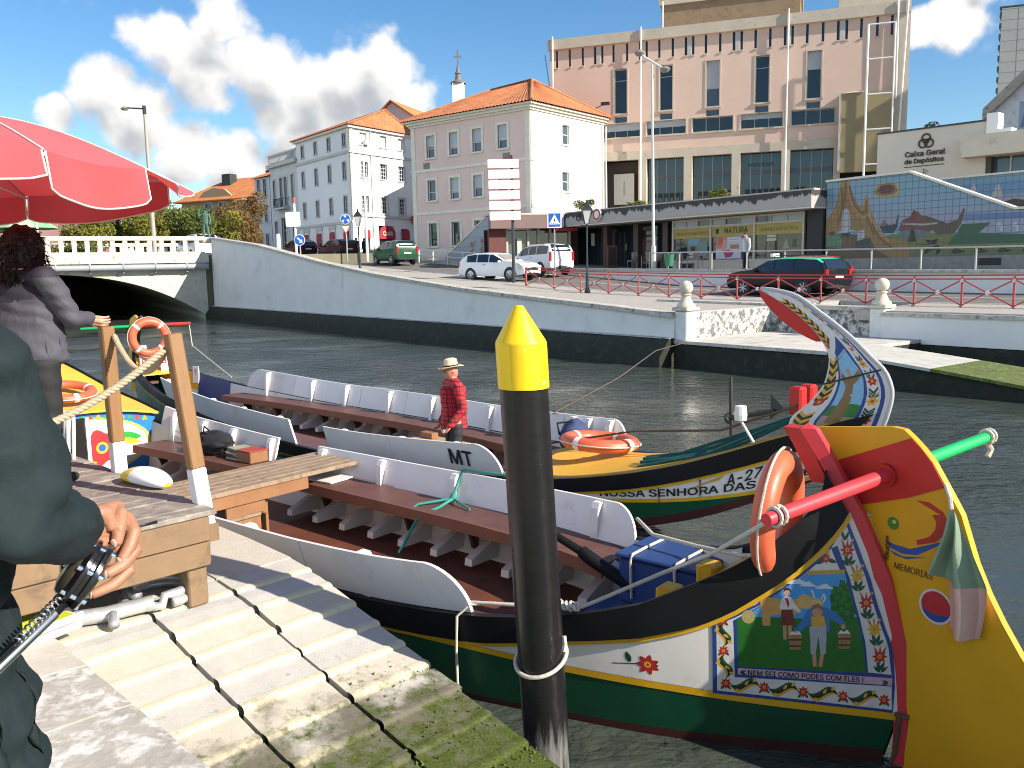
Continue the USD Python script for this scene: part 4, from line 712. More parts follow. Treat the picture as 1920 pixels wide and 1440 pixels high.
fQ.bar('brick_pier', M('pier_red', (0.12, 0.04, 0.035), 0.8, 0.2, 5), 0, 1.1, 2.6, 5.4, -0.5, -0.1); fQ.bar('awning', awn, 4.2, 5.6, 5.2, 5.38, 0.1, 0.8)
fQ.bar('mannequin', M('mannequin_white', (0.5, 0.48, 0.42), 0.5, 0.2, 8), 1.9, 2.2, 3.2, 4.8, -0.5, -0.35)
# tiled stair wall with a painted scene at the foot of the pink building
tw = thing('tiled_stair_wall', 'sloping tiled wall painted with figures below the pink building', 'wall', Q(33.4, 15.2, -0.4), math.atan2(-0.8, 0.6)); fT = Face(tw, (-4.5, 0, 0), (1, 0, 0))
tp = Polygon([(0, 3.2), (7.0, 3.2), (7.0, 6.8), (5.4, 6.8), (0, 4.1)]); MB().prism(tp, 0.3, fT.M()).build('wall', bgc, tw)
lay = [(tp.buffer(-0.06), (0.30, 0.32, 0.35))]
for (x, z) in ((3.4, 4.3), (4.6, 4.5), (5.7, 4.4), (6.4, 4.6)): lay += [([(x-.25, z-.9), (x+.25, z-.9), (x+.15, z), (x+.2, z+.5), (x-.2, z+.5), (x-.15, z)], (0.25, 0.14, 0.12)), (Point(x, z+.7).buffer(.16), (0.22, 0.12, 0.08)), (LineString([(x, z+.4), (x+.5, z+.9)]).buffer(.07), (0.25, 0.14, 0.12)), (LineString([(x, z+.4), (x-.5, z+.2)]).buffer(.07), (0.4, 0.36, 0.3))]
lay += [([(0.3, 3.3), (3.0, 3.3), (3.0, 3.9), (0.5, 3.7)], (0.16, 0.13, 0.12)), ([(3.2, 3.3), (6.9, 3.3), (6.9, 3.8), (3.2, 3.6)], (0.25, 0.22, 0.15))]
for z in (4.2, 4.8, 5.4, 6.0): lay.append((LineString([(0.2, z), (6.9, z+0.1)]).buffer(0.012).intersection(tp), (0.18, 0.18, 0.2)))
art(tw, 'tile_painting', lay, lambda a, b, o: fT.P(a, b, o), base=0.012, mat=prf)
MB().slab([[fT.P(a, b, o) for o in (0.06, -0.36)] for a, b in ((0, 4.1), (5.4, 6.8), (7.0, 6.8))], V(0, 0, 0.1)).build('coping', stone_tr, tw)

# ---- big tile mural
mu = thing('tile_mural_wall', 'stepped tile mural wall with nets, boats and fisherfolk', 'mural', Q(10.2, 19.25, 0), math.atan2(-0.8, 0.6)); fM = Face(mu, (0, 0, 0), (1, 0, 0))
mp1 = Polygon([(0, 3.05), (14, 3.05), (14, 4.78), (8.5, 4.85), (4.05, 6.72), (0, 6.68)])
MB().prism(mp1, 0.35, fM.M()).build('wall', bgc, mu); fM.bar('base_course', M('granite', (0.22, 0.205, 0.19), 0.85, 0.25, 3, bump=0.006), 0, 14, 2.3, 3.05, -0.3, 0.05); fM.bar('vent', MATS['interior_dark'], 7.2, 8.1, 2.65, 2.95, 0.05, 0.06)
k_ = lambda x, y: ((x-268)/(1800-268)*8.45, 3.05+(785-y)/(785-195)*3.63)      # layout units of the painted scene to metres on the wall
def mz(x, y):
    a = (x-268)/1532.0*8.45; 
    bot, top = 785-(x-268)*0.0, 195-(x-268)*0.095
    return (a, 3.05+(bot-y)/(bot-top)*3.66)
Pm = lambda *pts: Polygon([mz(*p) for p in pts]).buffer(0).intersection(mp1)
sky_t, net, net2, net3 = (0.17, 0.28, 0.34), (0.25, 0.145, 0.05), (0.33, 0.20, 0.07), (0.16, 0.085, 0.03)
lay = [(mp1, sky_t), (Pm((268, 300), (2600, 330), (2600, 480), (268, 400)), (0.19, 0.27, 0.34)), (Pm((268, 420), (2600, 420), (2600, 560), (268, 520)), (0.23, 0.25, 0.31)), (Pm((1200, 500), (1440, 520), (2600, 500), (2600, 900), (1200, 900)), (0.24, 0.25, 0.33)), (Pm((1420, 450), (2600, 430), (2600, 480), (1420, 500)), (0.10, 0.16, 0.30)),
       (Pm((1430, 530), (1650, 520), (1560, 600), (1900, 620), (2600, 610), (2600, 700), (1300, 700), (1400, 600)), (0.035, 0.095, 0.045)), (Pm((880, 600), (1400, 590), (1330, 690), (2600, 690), (2600, 800), (268, 800), (268, 700)), (0.15, 0.155, 0.05)), (Pm((268, 740), (2600, 740), (2600, 800), (268, 800)), (0.12, 0.13, 0.06)), (Pm((268, 590), (700, 600), (860, 800), (268, 800)), (0.11, 0.075, 0.04))]
lay += [(Pm((690, 275), (725, 225), (780, 190), (830, 195), (880, 190), (930, 230), (940, 260), (905, 300), (850, 315), (780, 315), (730, 305)), (0.30, 0.27, 0.11)), (Pm((705, 275), (740, 220), (790, 205), (850, 198), (890, 215), (910, 255), (880, 290), (800, 300), (740, 295)), (0.20, 0.145, 0.06)), (Pm((735, 265), (760, 225), (830, 212), (875, 225), (885, 255), (840, 280), (780, 285)), (0.12, 0.028, 0.022))]
lay += [(Pm((260, 490), (330, 420), (375, 330), (400, 190), (430, 150), (475, 185), (520, 300), (580, 385), (620, 370), (640, 290), (655, 320), (690, 430), (740, 530), (820, 620), (880, 640), (1000, 660), (1040, 780), (880, 790), (740, 720), (690, 640), (600, 600), (540, 560), (420, 560), (330, 600), (260, 620)), net)]
for (pts, c) in (([(430, 190), (390, 350), (330, 460)], net2), ([(450, 190), (440, 350), (400, 480)], net3), ([(465, 190), (490, 330), (560, 430)], net2), ([(480, 230), (530, 370), (620, 440)], net3), ([(640, 300), (600, 400), (560, 450)], net2), ([(650, 320), (680, 470), (760, 580), (840, 650)], net2), ([(640, 340), (650, 470), (720, 600)], net3), ([(560, 400), (600, 440), (650, 400)], net3), ([(580, 440), (620, 470), (660, 440)], net2), ([(700, 520), (760, 620), (900, 720)], net3), ([(410, 250), (420, 400), (380, 520)], net3)):
    lay.append((LineString([mz(*p) for p in pts]).buffer(0.05).intersection(mp1), c))
lay += [(Pm((425, 410), (460, 395), (490, 420), (500, 520), (490, 580), (415, 585), (420, 500)), (0.33, 0.34, 0.36)), (Pm((415, 590), (500, 580), (500, 620), (440, 620)), (0.03, 0.03, 0.045)), (Pm((440, 610), (470, 610), (460, 715), (445, 715)), (0.16, 0.08, 0.05)), (Pm((490, 610), (510, 610), (510, 700), (495, 705)), (0.16, 0.08, 0.05)), (Pm((280, 610), (310, 590), (380, 590), (430, 640), (420, 700), (270, 690)), (0.10, 0.19, 0.10)), (Pm((300, 575), (350, 570), (360, 600), (310, 605)), (0.10, 0.04, 0.03)), (Pm((575, 570), (630, 560), (635, 650), (565, 655)), (0.33, 0.34, 0.36)), (Pm((555, 650), (690, 620), (690, 700), (560, 715)), (0.055, 0.055, 0.05)), (Pm((640, 570), (660, 575), (655, 600), (640, 600)), (0.3, 0.2, 0.12))]
lay += [(Pm((765, 540), (800, 480), (840, 530), (900, 520), (920, 440), (930, 450), (920, 540), (890, 590), (800, 590)), (0.035, 0.045, 0.055)), (Pm((770, 540), (800, 480), (830, 525)), (0.23, 0.12, 0.05)), (Pm((925, 570), (960, 490), (1050, 450), (1080, 420), (1130, 470), (1200, 500), (1220, 570), (1150, 600), (1000, 600)), (0.14, 0.055, 0.045)), (Pm((925, 585), (1050, 560), (1190, 585), (1150, 630), (1060, 660), (970, 650)), (0.12, 0.14, 0.12)), (Pm((1035, 560), (1060, 560), (1080, 660), (1010, 665)), (0.045, 0.028, 0.02)), (Pm((1050, 405), (1085, 440), (1040, 500), (1020, 470)), (0.13, 0.04, 0.035)), (Pm((1120, 460), (1160, 460), (1320, 520), (1400, 490), (1440, 400), (1452, 410), (1430, 520), (1380, 600), (1250, 610), (1190, 560)), (0.09, 0.065, 0.04)), (Pm((960, 510), (1130, 520), (1250, 510), (1240, 525), (1130, 535), (960, 525)), (0.3, 0.28, 0.24)), (Pm((1000, 690), (1240, 685), (1260, 640), (1200, 655), (1150, 645), (1180, 680)), (0.02, 0.016, 0.012)), (Pm((1150, 770), (1160, 720), (1260, 690), (1280, 740), (1250, 775), (1240, 730), (1190, 740)), (0.02, 0.016, 0.012))]
for k, (x, y) in enumerate(((1720, 560), (1830, 560), (1920, 560), (2080, 555), (2200, 560))): lay += [(Pm((x-30, y-30), (x-10, y-40), (x+10, y-10), (x+30, y-5), (x+10, y+5), (x+20, y+35), (x-10, y+30), (x, y), (x-40, y-10)), (0.38, 0.38, 0.42))]
for k in range(6): x = 1360+k*170; lay += [(Pm((x, 750), (x+40, 710), (x+70, 735), (x+110, 745), (x+80, 760), (x+20, 765)), (0.03, 0.045, 0.02))]
for i in range(1, 47): lay.append((LineString([(i*0.30, 3.0), (i*0.30, 7)]).buffer(0.011).intersection(mp1), (0.075, 0.085, 0.10)))
for j in range(1, 13): lay.append((LineString([(0, 3.05+j*0.30), (14, 3.05+j*0.30)]).buffer(0.011).intersection(mp1), (0.075, 0.085, 0.10)))
art(mu, 'mural_tiles', lay, lambda a, b, o: fM.P(a, b, o), base=0.012, mat=prf, gain=1.0)
MB().slab([[fM.P(a, b, o) for o in (0.08, -0.4)] for a, b in ((-0.05, 6.69), (4.05, 6.73), (8.5, 4.86), (14, 4.79))], V(0, 0, 0.10)).build('coping', stone_tr, mu)
mu2 = thing('rear_mural_wall', 'pale blue tile mural wall with sailing boats behind the stair wall', 'mural', Q(6.45, 22.5, 0), math.atan2(-0.8, 0.6)); f2 = Face(mu2, (-2.2, 0, 0), (1, 0, 0))
mp2 = Polygon(rect(0, 14, 2.6, 6.6)); MB().prism(mp2, 0.35, f2.M()).build('wall', bgc, mu2)
lay = [(mp2, (0.15, 0.26, 0.33)), (Polygon(rect(0, 14, 5.75, 6.3)), (0.12, 0.23, 0.36)), (Polygon([(0, 5.3), (14, 5.5), (14, 5.75), (0, 5.65)]), (0.26, 0.28, 0.36)), (Polygon(rect(0, 14, 2.6, 5.3)), (0.19, 0.24, 0.33))]
for x, h_ in ((3.75, 1.1), (4.8, 1.0), (6.6, 1.2)): lay += [(Polygon([(x-.18, 5.25), (x-.2, 5.2+h_*.6), (x+.02, 5.25+h_), (x+.2, 5.2+h_*.6), (x+.18, 5.25)]), (0.38, 0.35, 0.34))]
lay += [(Polygon([(4.2, 5.22), (4.8, 5.32), (5.5, 5.5), (6.3, 5.35), (6.9, 5.0), (5.0, 5.0)]), (0.06, 0.045, 0.04)), (Polygon([(7, 5.0), (14, 5.05), (14, 5.2), (7, 5.1)]), (0.04, 0.09, 0.045))]
for i in range(1, 46): lay.append((LineString([(i*0.30, 2.6), (i*0.30, 6.6)]).buffer(0.010), (0.09, 0.11, 0.14)))
for j in range(1, 14): lay.append((LineString([(0, 2.6+j*0.30), (14, 2.6+j*0.30)]).buffer(0.010), (0.09, 0.11, 0.14)))
art(mu2, 'mural_tiles', lay, lambda a, b, o: f2.P(a, b, o), base=0.012, mat=prf, gain=1.0); f2.bar('coping', stone_tr, 0, 14, 6.6, 6.68, -0.4, 0.06)

# ---- bank building, tower and tiled church at the right
cg = thing('bank_building', 'beige bank building with dark lettering and a trefoil emblem', 'building', Q(10.0, 25.0, 0), math.atan2(-0.73, 0.685))
bk = M('bank_beige', (0.56, 0.49, 0.41), 0.85, 0.06, 0.6, bump=0.003, bscale=8); fK = Face(cg, (-1.0, 0, 0), (1, 0, 0))
fK.wall(rect(0, 5.25, 3, 9.42), bk); fK.bar('parapet_cap', M('cap_dark', (0.03, 0.04, 0.04), 0.5, 0.1, 3), -0.05, 5.25, 9.423, 9.5, -0.4, 0.05)
ltk = M('bronze_letters', (0.05, 0.042, 0.03), 0.4, 0.15, 6, metal=0.3)
mbk = MB()
for a in (pi/2, pi/2+2*pi/3, pi/2+4*pi/3):
    c = fK.P(2.45+0.17*math.cos(a), 8.80+0.17*math.sin(a), 0.04); mbk.tube([c+fK.x*0.20*math.cos(t)+UP*0.20*math.sin(t) for t in np.linspace(0, 2*pi, 25)[:-1]], 0.038, 6, closed=True)
mbk.tube([fK.P(2.45-0.12, 8.80, 0.04), fK.P(2.45+0.12, 8.80, 0.04)], 0.08, 8); mbk.build('emblem', ltk, cg, smooth=True)
KM = lambda x, z: (np.array([fK.x, UP, fK.n]), fK.P(x, z, 0.012))
MB().text('Caixa Geral', 0.25, KM(1.42, 8.12), 0.04, True, width=1.95).build('lettering', ltk, cg); MB().text('de Depósitos', 0.22, KM(1.42, 7.78), 0.04, True, width=1.9).build('lettering', ltk, cg)
fK.bar('rule', ltk, 1.42, 3.35, 7.60, 7.64, 0.0, 0.02); MB().tube([fK.P(2.45, 7.34, 0.02)+fK.x*0.13*math.cos(t)+UP*0.15*math.sin(t) for t in np.linspace(0, 2*pi, 4)[:-1]], 0.03, 5, closed=True).build('small_emblem', M('plaque_tan', (0.30, 0.25, 0.2), 0.6, 0.1, 5), cg); fK.bar('small_lettering', MATS['plaque_tan'], 2.05, 2.8, 7.0, 7.07, 0.0, 0.02)
fK.bar('end_block', white_w, 5.25, 5.75, 8.75, 9.75, -0.6, 0.15); fK.bar('end_block', white_w, 5.75, 6.35, 8.75, 8.98, -0.6, 0.15)
fK.bar('canopy', bgc, 4.35, 14, 7.75, 8.74, -2, 0.75); fK.bar('window_wall', gl_b, 5.5, 14, 5, 7.75, -0.5, -0.45); fK.bar('side_jamb', M('frame_dark', (0.05, 0.04, 0.035), 0.5), 5.25, 5.5, 5, 7.75, -0.5, 0)
for k in range(8): fK.bar('mullion', alum, 6.2+k*0.85, 6.26+k*0.85, 5, 7.75, -0.45, -0.38)
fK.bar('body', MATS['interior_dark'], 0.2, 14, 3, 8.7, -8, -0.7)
tw_ = thing('office_tower', 'grey office tower with louvred dark side at the right edge', 'tower', (61.2, 110.0, 0), math.atan2(-0.33, 0.945)); fZ = Face(tw_, (0, 0, 0), (1, 0, 0))
gt = M('tower_tiles', (0.33, 0.34, 0.33), 0.8, 0.06, 0.5, col2=(0.26, 0.26, 0.25), thr=(0.5, 0.8))
fZ.wall(rect(0, 16, 2, 33.4), gt); 
for k in range(1, 26): fZ.bar('tile_joint', M('joint_grey', (0.20, 0.2, 0.2), 0.9), 0, 16, k*1.25+1.99, k*1.25+2.03, 0, 0.01)
for k in range(1, 9): fZ.bar('tile_joint', MATS['joint_grey'], k*1.8, k*1.8+0.05, 2, 33.4, 0, 0.012)
fY = Face(tw_, (0, 0, 0), (1, 0, 0)); g3 = unit(V(-0.39, -0.92, 0)); th3 = math.atan2(-0.33, 0.945); 
side = V(0.25, 0.97, 0)
MB().slab([[V(0, 0.35, z), V(0, 0.35, z)+side*13] for z in (2, 33.4)], V(0.3, 0, 0)).build('glass_side', gl_d, tw_)
for k in range(24): MB().slab([[V(-0.25, 0.1, 3+k*1.28), V(-0.25, 0.1, 3+k*1.28)+side*13.2], [V(-0.22, 0.1, 3.55+k*1.28), V(-0.22, 0.1, 3.55+k*1.28)+side*13.2]], V(0.25, 0, 0)).build('louvre', M('louvre_grey', (0.13, 0.125, 0.12), 0.6, 0.1, 2), tw_)
MB().slab([[V(-0.3, 0, 33.4), V(16.1, 0, 33.4)], [V(-0.3, 0, 33.4)+side*13.4, V(16.1, 0, 33.4)+side*13.4]], V(0, 0, 0.25)).build('roof', M('cap_dark', (0.03, 0.04, 0.04), 0.5, 0.1, 3), tw_)
MB().slab([[V(16, 0, 2), V(16, 0, 33.4)], [V(16, 0, 2)+side*13, V(16, 0, 33.4)+side*13]], V(-0.3, 0, 0)).build('side_wall', gt, tw_)
chh = thing('tiled_church', 'church front with blue tile pictures and a stepped stone gable', 'church', (31.2, 57.5, 2.6), math.atan2(-0.66, 0.75)); fH = Face(chh, (0, 0, 0), (1, 0, 0))
hp_ = [(0.0, 3), (12, 3), (12, 18.5), (10.5, 19.6), (8.6, 17.6), (7.0, 14.6), (5.0, 13.0), (3.4, 12.4), (0.0, 9.2)]
MB().prism(Polygon(hp_), 3.0, fH.M()).build('wall', M('church_tile', (0.46, 0.47, 0.48), 0.6, 0.08, 0.8, col2=(0.33, 0.36, 0.42), thr=(0.52, 0.62)), chh)
stg = M('gable_stone', (0.27, 0.245, 0.21), 0.9, 0.2, 1.2, bump=0.008, col2=(0.12, 0.115, 0.10), thr=(0.5, 0.7))
for a, b in zip(hp_[3:-1], hp_[4:]): MB().slab([[fH.P(*a, 0.55), fH.P(*b, 0.55)], [fH.P(a[0], a[1], -3.2), fH.P(b[0], b[1], -3.2)]], V(0, 0, 0.75)).build('raking_cornice', stg, chh)
MB().box(fH.P(3.6, 13.2, -0.5), (1.6, 1.8, 0.7)).build('cornice_block', stg, chh)
for k in range(7):
    a = 2.0+k*1.35; art(chh, 'tile_picture', [(rect(a, a+0.7, 8.5+k*0.35, 10.2+k*0.6), (0.22, 0.27, 0.36)), ([(a+.1, 8.6+k*.35), (a+.35, 9.9+k*.55), (a+.6, 8.6+k*.35)], (0.10, 0.14, 0.24))], lambda x, z, o: fH.P(x, z, o), base=0.015, mat=prf)
# ---- far side beyond the bridge
tb = thing('tan_apartment_block', 'tan apartment block with an orange hipped roof beyond the bridge', 'building', (-48.0, 128.0, -4.3), math.atan2(-0.46, 0.89)); fA = Face(tb, (0, 0, 0), (1, 0, 0))
tan = M('tan_plaster', (0.42, 0.33, 0.19), 0.85, 0.06, 0.4); oa = [(x, x+1.3, z, z+1.9) for z in (5.5, 8.6, 12.0) for x in (1.0, 4.6, 7.2, 10.5, 12.8)]+[(4.6, 6.0, 15.0, 17.4), (7.4, 8.8, 15.0, 17.4)]
fA.wall([(0, 3), (15, 3), (15, 14.8), (10, 14.8), (10, 18.2), (8.6, 19.2), (6.5, 19.5), (4.5, 19.0), (3.2, 18.0), (0, 17.5)], tan, oa)
for w in oa: fA.window(*w, nx=2, nz=2, trim=0.12, trim_mat=white_fr)
fA.bar('white_storey', white_w, 10.0, 15.2, 14.9, 17.6, -1.2, -0.8); fA.bar('balcony_edge', M('cap_dark', (0.03, 0.04, 0.04)), 9.8, 15.2, 14.7, 14.85, -0.8, 0.2)
for x in (10.4, 12.6, 14.0): fA.window(x, x+0.9, 15.2, 16.9, nx=2, nz=1, trim=0, sill=False, recess=0.78)
MB().slab([[V(-0.8, -0.9, 17.6), V(15.5, -0.9, 17.6)], [V(3, 6.5, 21.3), V(15.5, 6.5, 21.3)]], V(0, 0, 0.15)).build('roof_slope', rtile2, tb); MB().slab([[V(-0.8, -0.9, 17.6), V(3, 6.5, 21.3)], [V(-0.8, 14, 17.6), V(3, 7.5, 21.3)]], V(0, 0, 0.15)).build('roof_slope', rtile2, tb)
MB().bx(0, 15, 0.5, 13, 3, 17.4).build('core', tan, tb)
for x in (4.2, 12.8): MB().bx(x, x+1.6, 4, 5.4, 19, 21.9).build('chimney', M('cap_dark', (0.03, 0.04, 0.04)), tb)
fpk = thing('pink_market_hall', 'dusky pink hall with an arched tile mural and glass front at the far left', 'building', (-56, 95.0, 0), math.atan2(0.1, 1.0)); fP = Face(fpk, (0, 0, 0), (1, 0, 0))
fP.wall(rect(-8, 13.2, 3, 10.2), M('dusky_pink', (0.36, 0.20, 0.18), 0.85, 0.08, 0.5), [(8.5, 10.3, 5.5, 8.2)]); fP.window(8.5, 10.3, 5.5, 8.2, nx=2, nz=2, trim=0.2)
MB().bx(-9, 13.4, -0.6, 12, 10.2, 10.6).build('roof_slab', rtile2, fpk); fP.bar('glass_front', gl_b, 13.8, 19.5, 3, 8.2, -1, -0.9); fP.bar('front_roof', white_fr, 12.8, 20, 8.4, 9.2, -1.5, 0.6); fP.bar('front_roof_tiles', rtile2, 13.0, 20, 7.9, 8.35, -1.0, 0.9)
for k in range(5): fP.bar('mullion', white_fr, 13.9+k*1.35, 14.05+k*1.35, 3, 8.2, -0.9, -0.8)
cr = thing('church_spire', 'church turret with a small cross rising behind the pink roof', 'church', (-4.85, 90.0, 0))
MB().prism(Polygon([(0.7, 3), (13, 3), (13, 16.5), (6.8, 19.4), (0.7, 16.5)]), 9.0, (np.array([V(1, 0, 0), UP, V(0, 1, 0)]), V(0, -5.0, 0))).build('nave', white_w, cr)
MB().bx(-0.6, 0.6, -0.6, 0.6, 8, 21.6).build('turret', white_w, cr); MB().lathe([(0.8, 21.6), (0.8, 21.75), (0.35, 21.95), (0.26, 22.5), (0.36, 22.6), (0.2, 22.8), (0.09, 23.4), (0, 23.4)], (0, 0, 0), 14).build('cap', M('turret_grey', (0.16, 0.15, 0.14), 0.8, 0.2, 3), cr, smooth=30)
MB().bx(-0.07, 0.07, -0.07, 0.07, 23.4, 24.9).build('cross', MATS['turret_grey'], cr); MB().bx(-0.38, 0.38, -0.065, 0.065, 24.2, 24.34).build('cross_arm', MATS['turret_grey'], cr)
# ================================================================== boats
def paint(name, c, rough=0.38, var=0.10, wear=None, thr=(0.62, 0.78), bump=0.0006, spec=0.4):
    return M(name, c, rough, var, 1.6, bump=bump, bscale=22, col2=wear, thr=thr, spec=spec, streak=False)
p_black = paint('paint_black', (0.007, 0.007, 0.008), 0.5, 0.3, (0.022, 0.021, 0.02), (0.6, 0.8), spec=0.22)
p_white = paint('paint_white', (0.68, 0.645, 0.595), 0.42, 0.05, (0.46, 0.40, 0.32), (0.56, 0.9))
p_board = paint('paint_board', (0.70, 0.67, 0.645), 0.5, 0.05, (0.48, 0.44, 0.40), (0.52, 0.85))
p_inner = paint('paint_inner', (0.60, 0.56, 0.50), 0.6, 0.08, (0.36, 0.26, 0.17), (0.60, 0.8))
p_yellow = paint('paint_yellow', (0.62, 0.34, 0.012), 0.45, 0.08, (0.40, 0.22, 0.02), (0.62, 0.85))
p_deck = paint('paint_deck_yellow', (0.66, 0.37, 0.045), 0.55, 0.08, (0.46, 0.27, 0.06), (0.6, 0.85))
p_green = paint('paint_green', (0.0035, 0.055, 0.024), 0.4, 0.12, (0.006, 0.035, 0.02))
p_boot = paint('paint_boot', (0.045, 0.010, 0.007), 0.6, 0.3)
p_red = paint('paint_red', (0.44, 0.022, 0.018), 0.42, 0.12, (0.30, 0.02, 0.02), (0.6, 0.8))
p_redhi = paint('paint_red_bright', (0.62, 0.045, 0.055), 0.42, 0.1)
p_blue = paint('paint_blue', (0.018, 0.048, 0.16), 0.45, 0.2, (0.012, 0.03, 0.10))
p_skyblue = paint('paint_sky_blue', (0.02, 0.19, 0.52), 0.45, 0.1)
p_floor = paint('paint_floor', (0.125, 0.040, 0.022), 0.6, 0.25, (0.075, 0.028, 0.018), (0.5, 0.7))
p_bench = M('bench_wood', (0.118, 0.050, 0.036), 0.5, 0.25, 2.0, bump=0.002, col2=(0.075, 0.036, 0.028), thr=(0.5, 0.7))
p_grn = paint('paint_light_green', (0.01, 0.36, 0.10), 0.4, 0.1)
rope_w = M('rope_white', (0.52, 0.48, 0.40), 0.9, 0.25, 60.0, bump=0.002, bscale=160)
rope_t = M('rope_teal', (0.03, 0.25, 0.20), 0.8, 0.25, 60.0)
orange = M('ring_orange', (0.62, 0.115, 0.05), 0.45, 0.1, 6.0, bump=0.001, col2=(0.50, 0.10, 0.055), thr=(0.55, 0.75))
ring_band = M('ring_band', (0.7, 0.68, 0.64), 0.5, 0.1, 8.0)

class Hull:
    """a slender flat bottomed hull along local x; near = +1 or -1 says which side carries the lettering"""
    def __init__(s, b, zs, zb, zk, zw, zg, xp, flare, k=0.6, xe=None, xp2=None):
        s.tab = dict(b=np.array(b, float), zs=np.array(zs, float), zb=np.array(zb, float), zk=np.array(zk, float), zw=np.array(zw, float), zg=np.array(zg, float))
        s.xp, s.k, s.flare, s.xe, s.xp2 = np.array(xp, float), k, flare, xe, np.array(xp2, float) if xp2 is not None else None
    def g(s, n, x): t = s.tab[n]; return float(np.interp(x, t[:, 0], t[:, 1]))
    def S(s, x, z, side):
        b, zb, zs = s.g('b', x), s.g('zb', x), s.g('zs', x)
        f = np.clip((z-zb)/max(zs-zb, 1e-3), 0, 1)
        L = s.tab['b'][-1, 0]
        fl = s.flare*math.sin(pi*np.clip(x/L, 0, 1))**0.7
        y = max(b-fl*(1-f)**1.2, 0.012)
        X = x+float(np.interp(z, s.xp[:, 0], s.xp[:, 1]))*math.exp(-x/s.k)
        if s.xp2 is not None: X += float(np.interp(z, s.xp2[:, 0], s.xp2[:, 1]))*math.exp(-(L-x)/s.k)
        return V(X, side*y, z)
    def strip(s, xs, lo, hi, side, n=5, off=0.0):
        P = np.array([[s.S(x, zl+(zh-zl)*j/n, side)+V(0, side*off, 0) for j in range(n+1)] for x, zl, zh in ((x, lo(x), hi(x)) for x in xs) ])
        return P
    def map(s, x, z, side, off): return s.S(x, z, side)+V(0, side*off, 0)

def smoothtab(t, n=60):
    from scipy.interpolate import PchipInterpolator
    t = np.array(t, float); f = PchipInterpolator(t[:, 0], t[:, 1]); x = np.unique(np.concatenate([np.linspace(t[0, 0], t[-1, 0], n), t[:, 0]]))
    return np.stack([x, f(x)], 1)

def hull_parts(h, root, xs, mats, inner=(1.2, 12.0), thick=0.05):
    """strakes on both sides, bottom, inner lining, floor"""
    for side in (1, -1):
        fl = side < 0
        def put(nm, lo, hi, mat, out=0.0, n=5, xx=xs):
            P = h.strip(xx, lo, hi, side, n, out)
            MB().grid(P, not fl).build(nm, mat, root, smooth=50)
        zb = lambda x: h.g('zb', x); zs = lambda x: h.g('zs', x); zk = lambda x: min(h.g('zk', x), h.g('zs', x)); zw = lambda x: min(h.g('zw', x), zk(x)); zg = lambda x: min(h.g('zg', x), zw(x))
        put('bottom_strake', zb, lambda x: min(zb(x)+0.09, zg(x)), p_boot, 0)
        put('green_strake', lambda x: min(zb(x)+0.09, zg(x)), zg, p_green, 0)
        put('yellow_line', zg, zw, p_yellow, 0.004, 1)
        put('white_strake', zw, zk, p_white, 0)
        # the black wale stands 3 cm proud
        P = h.strip(xs, zk, zs, side, 4, 0.03); Q_ = h.strip(xs, zk, zs, side, 4, -0.03)
        mb = MB().grid(P, not fl).grid(Q_, fl)
        mb.grid(np.stack([P[:, 0], Q_[:, 0]], 1), fl); mb.grid(np.stack([P[:, -1], Q_[:, -1]], 1), not fl)
        mb.build('wale', p_black, root, smooth=40)
        P = h.strip(xs, lambda x: zk(x)-0.03, lambda x: zk(x)+0.004, side, 1, 0.014)
        MB().grid(P, not fl).build('yellow_bead', p_yellow, root)
    xi = [x for x in xs if inner[0] <= x <= inner[1]]
    for side in (1, -1):
        P = np.array([[h.S(x, z, side)-V(0, side*thick, 0) for z in np.linspace(h.g('zb', x)+0.1, h.g('zs', x)-0.01, 5)] for x in xi])
        MB().grid(P, side > 0).build('inner_planking', p_inner, root, smooth=50)
    P = np.array([[V(h.S(x, h.g('zb', x)+0.12, 1)[0], y, h.g('zb', x)+0.12) for y in np.linspace(-1, 1, 5)*(h.S(x, h.g('zb', x)+0.12, 1)[1]-0.02)] for x in xi])
    MB().grid(P).build('floor', p_floor, root)
    P = np.array([[V(h.S(x, h.g('zb', x), 1)[0], y, h.g('zb', x)) for y in np.linspace(-1, 1, 3)*h.S(x, h.g('zb', x), 1)[1]] for x in xs])
    MB().grid(P, True).build('hull_bottom', p_boot, root)

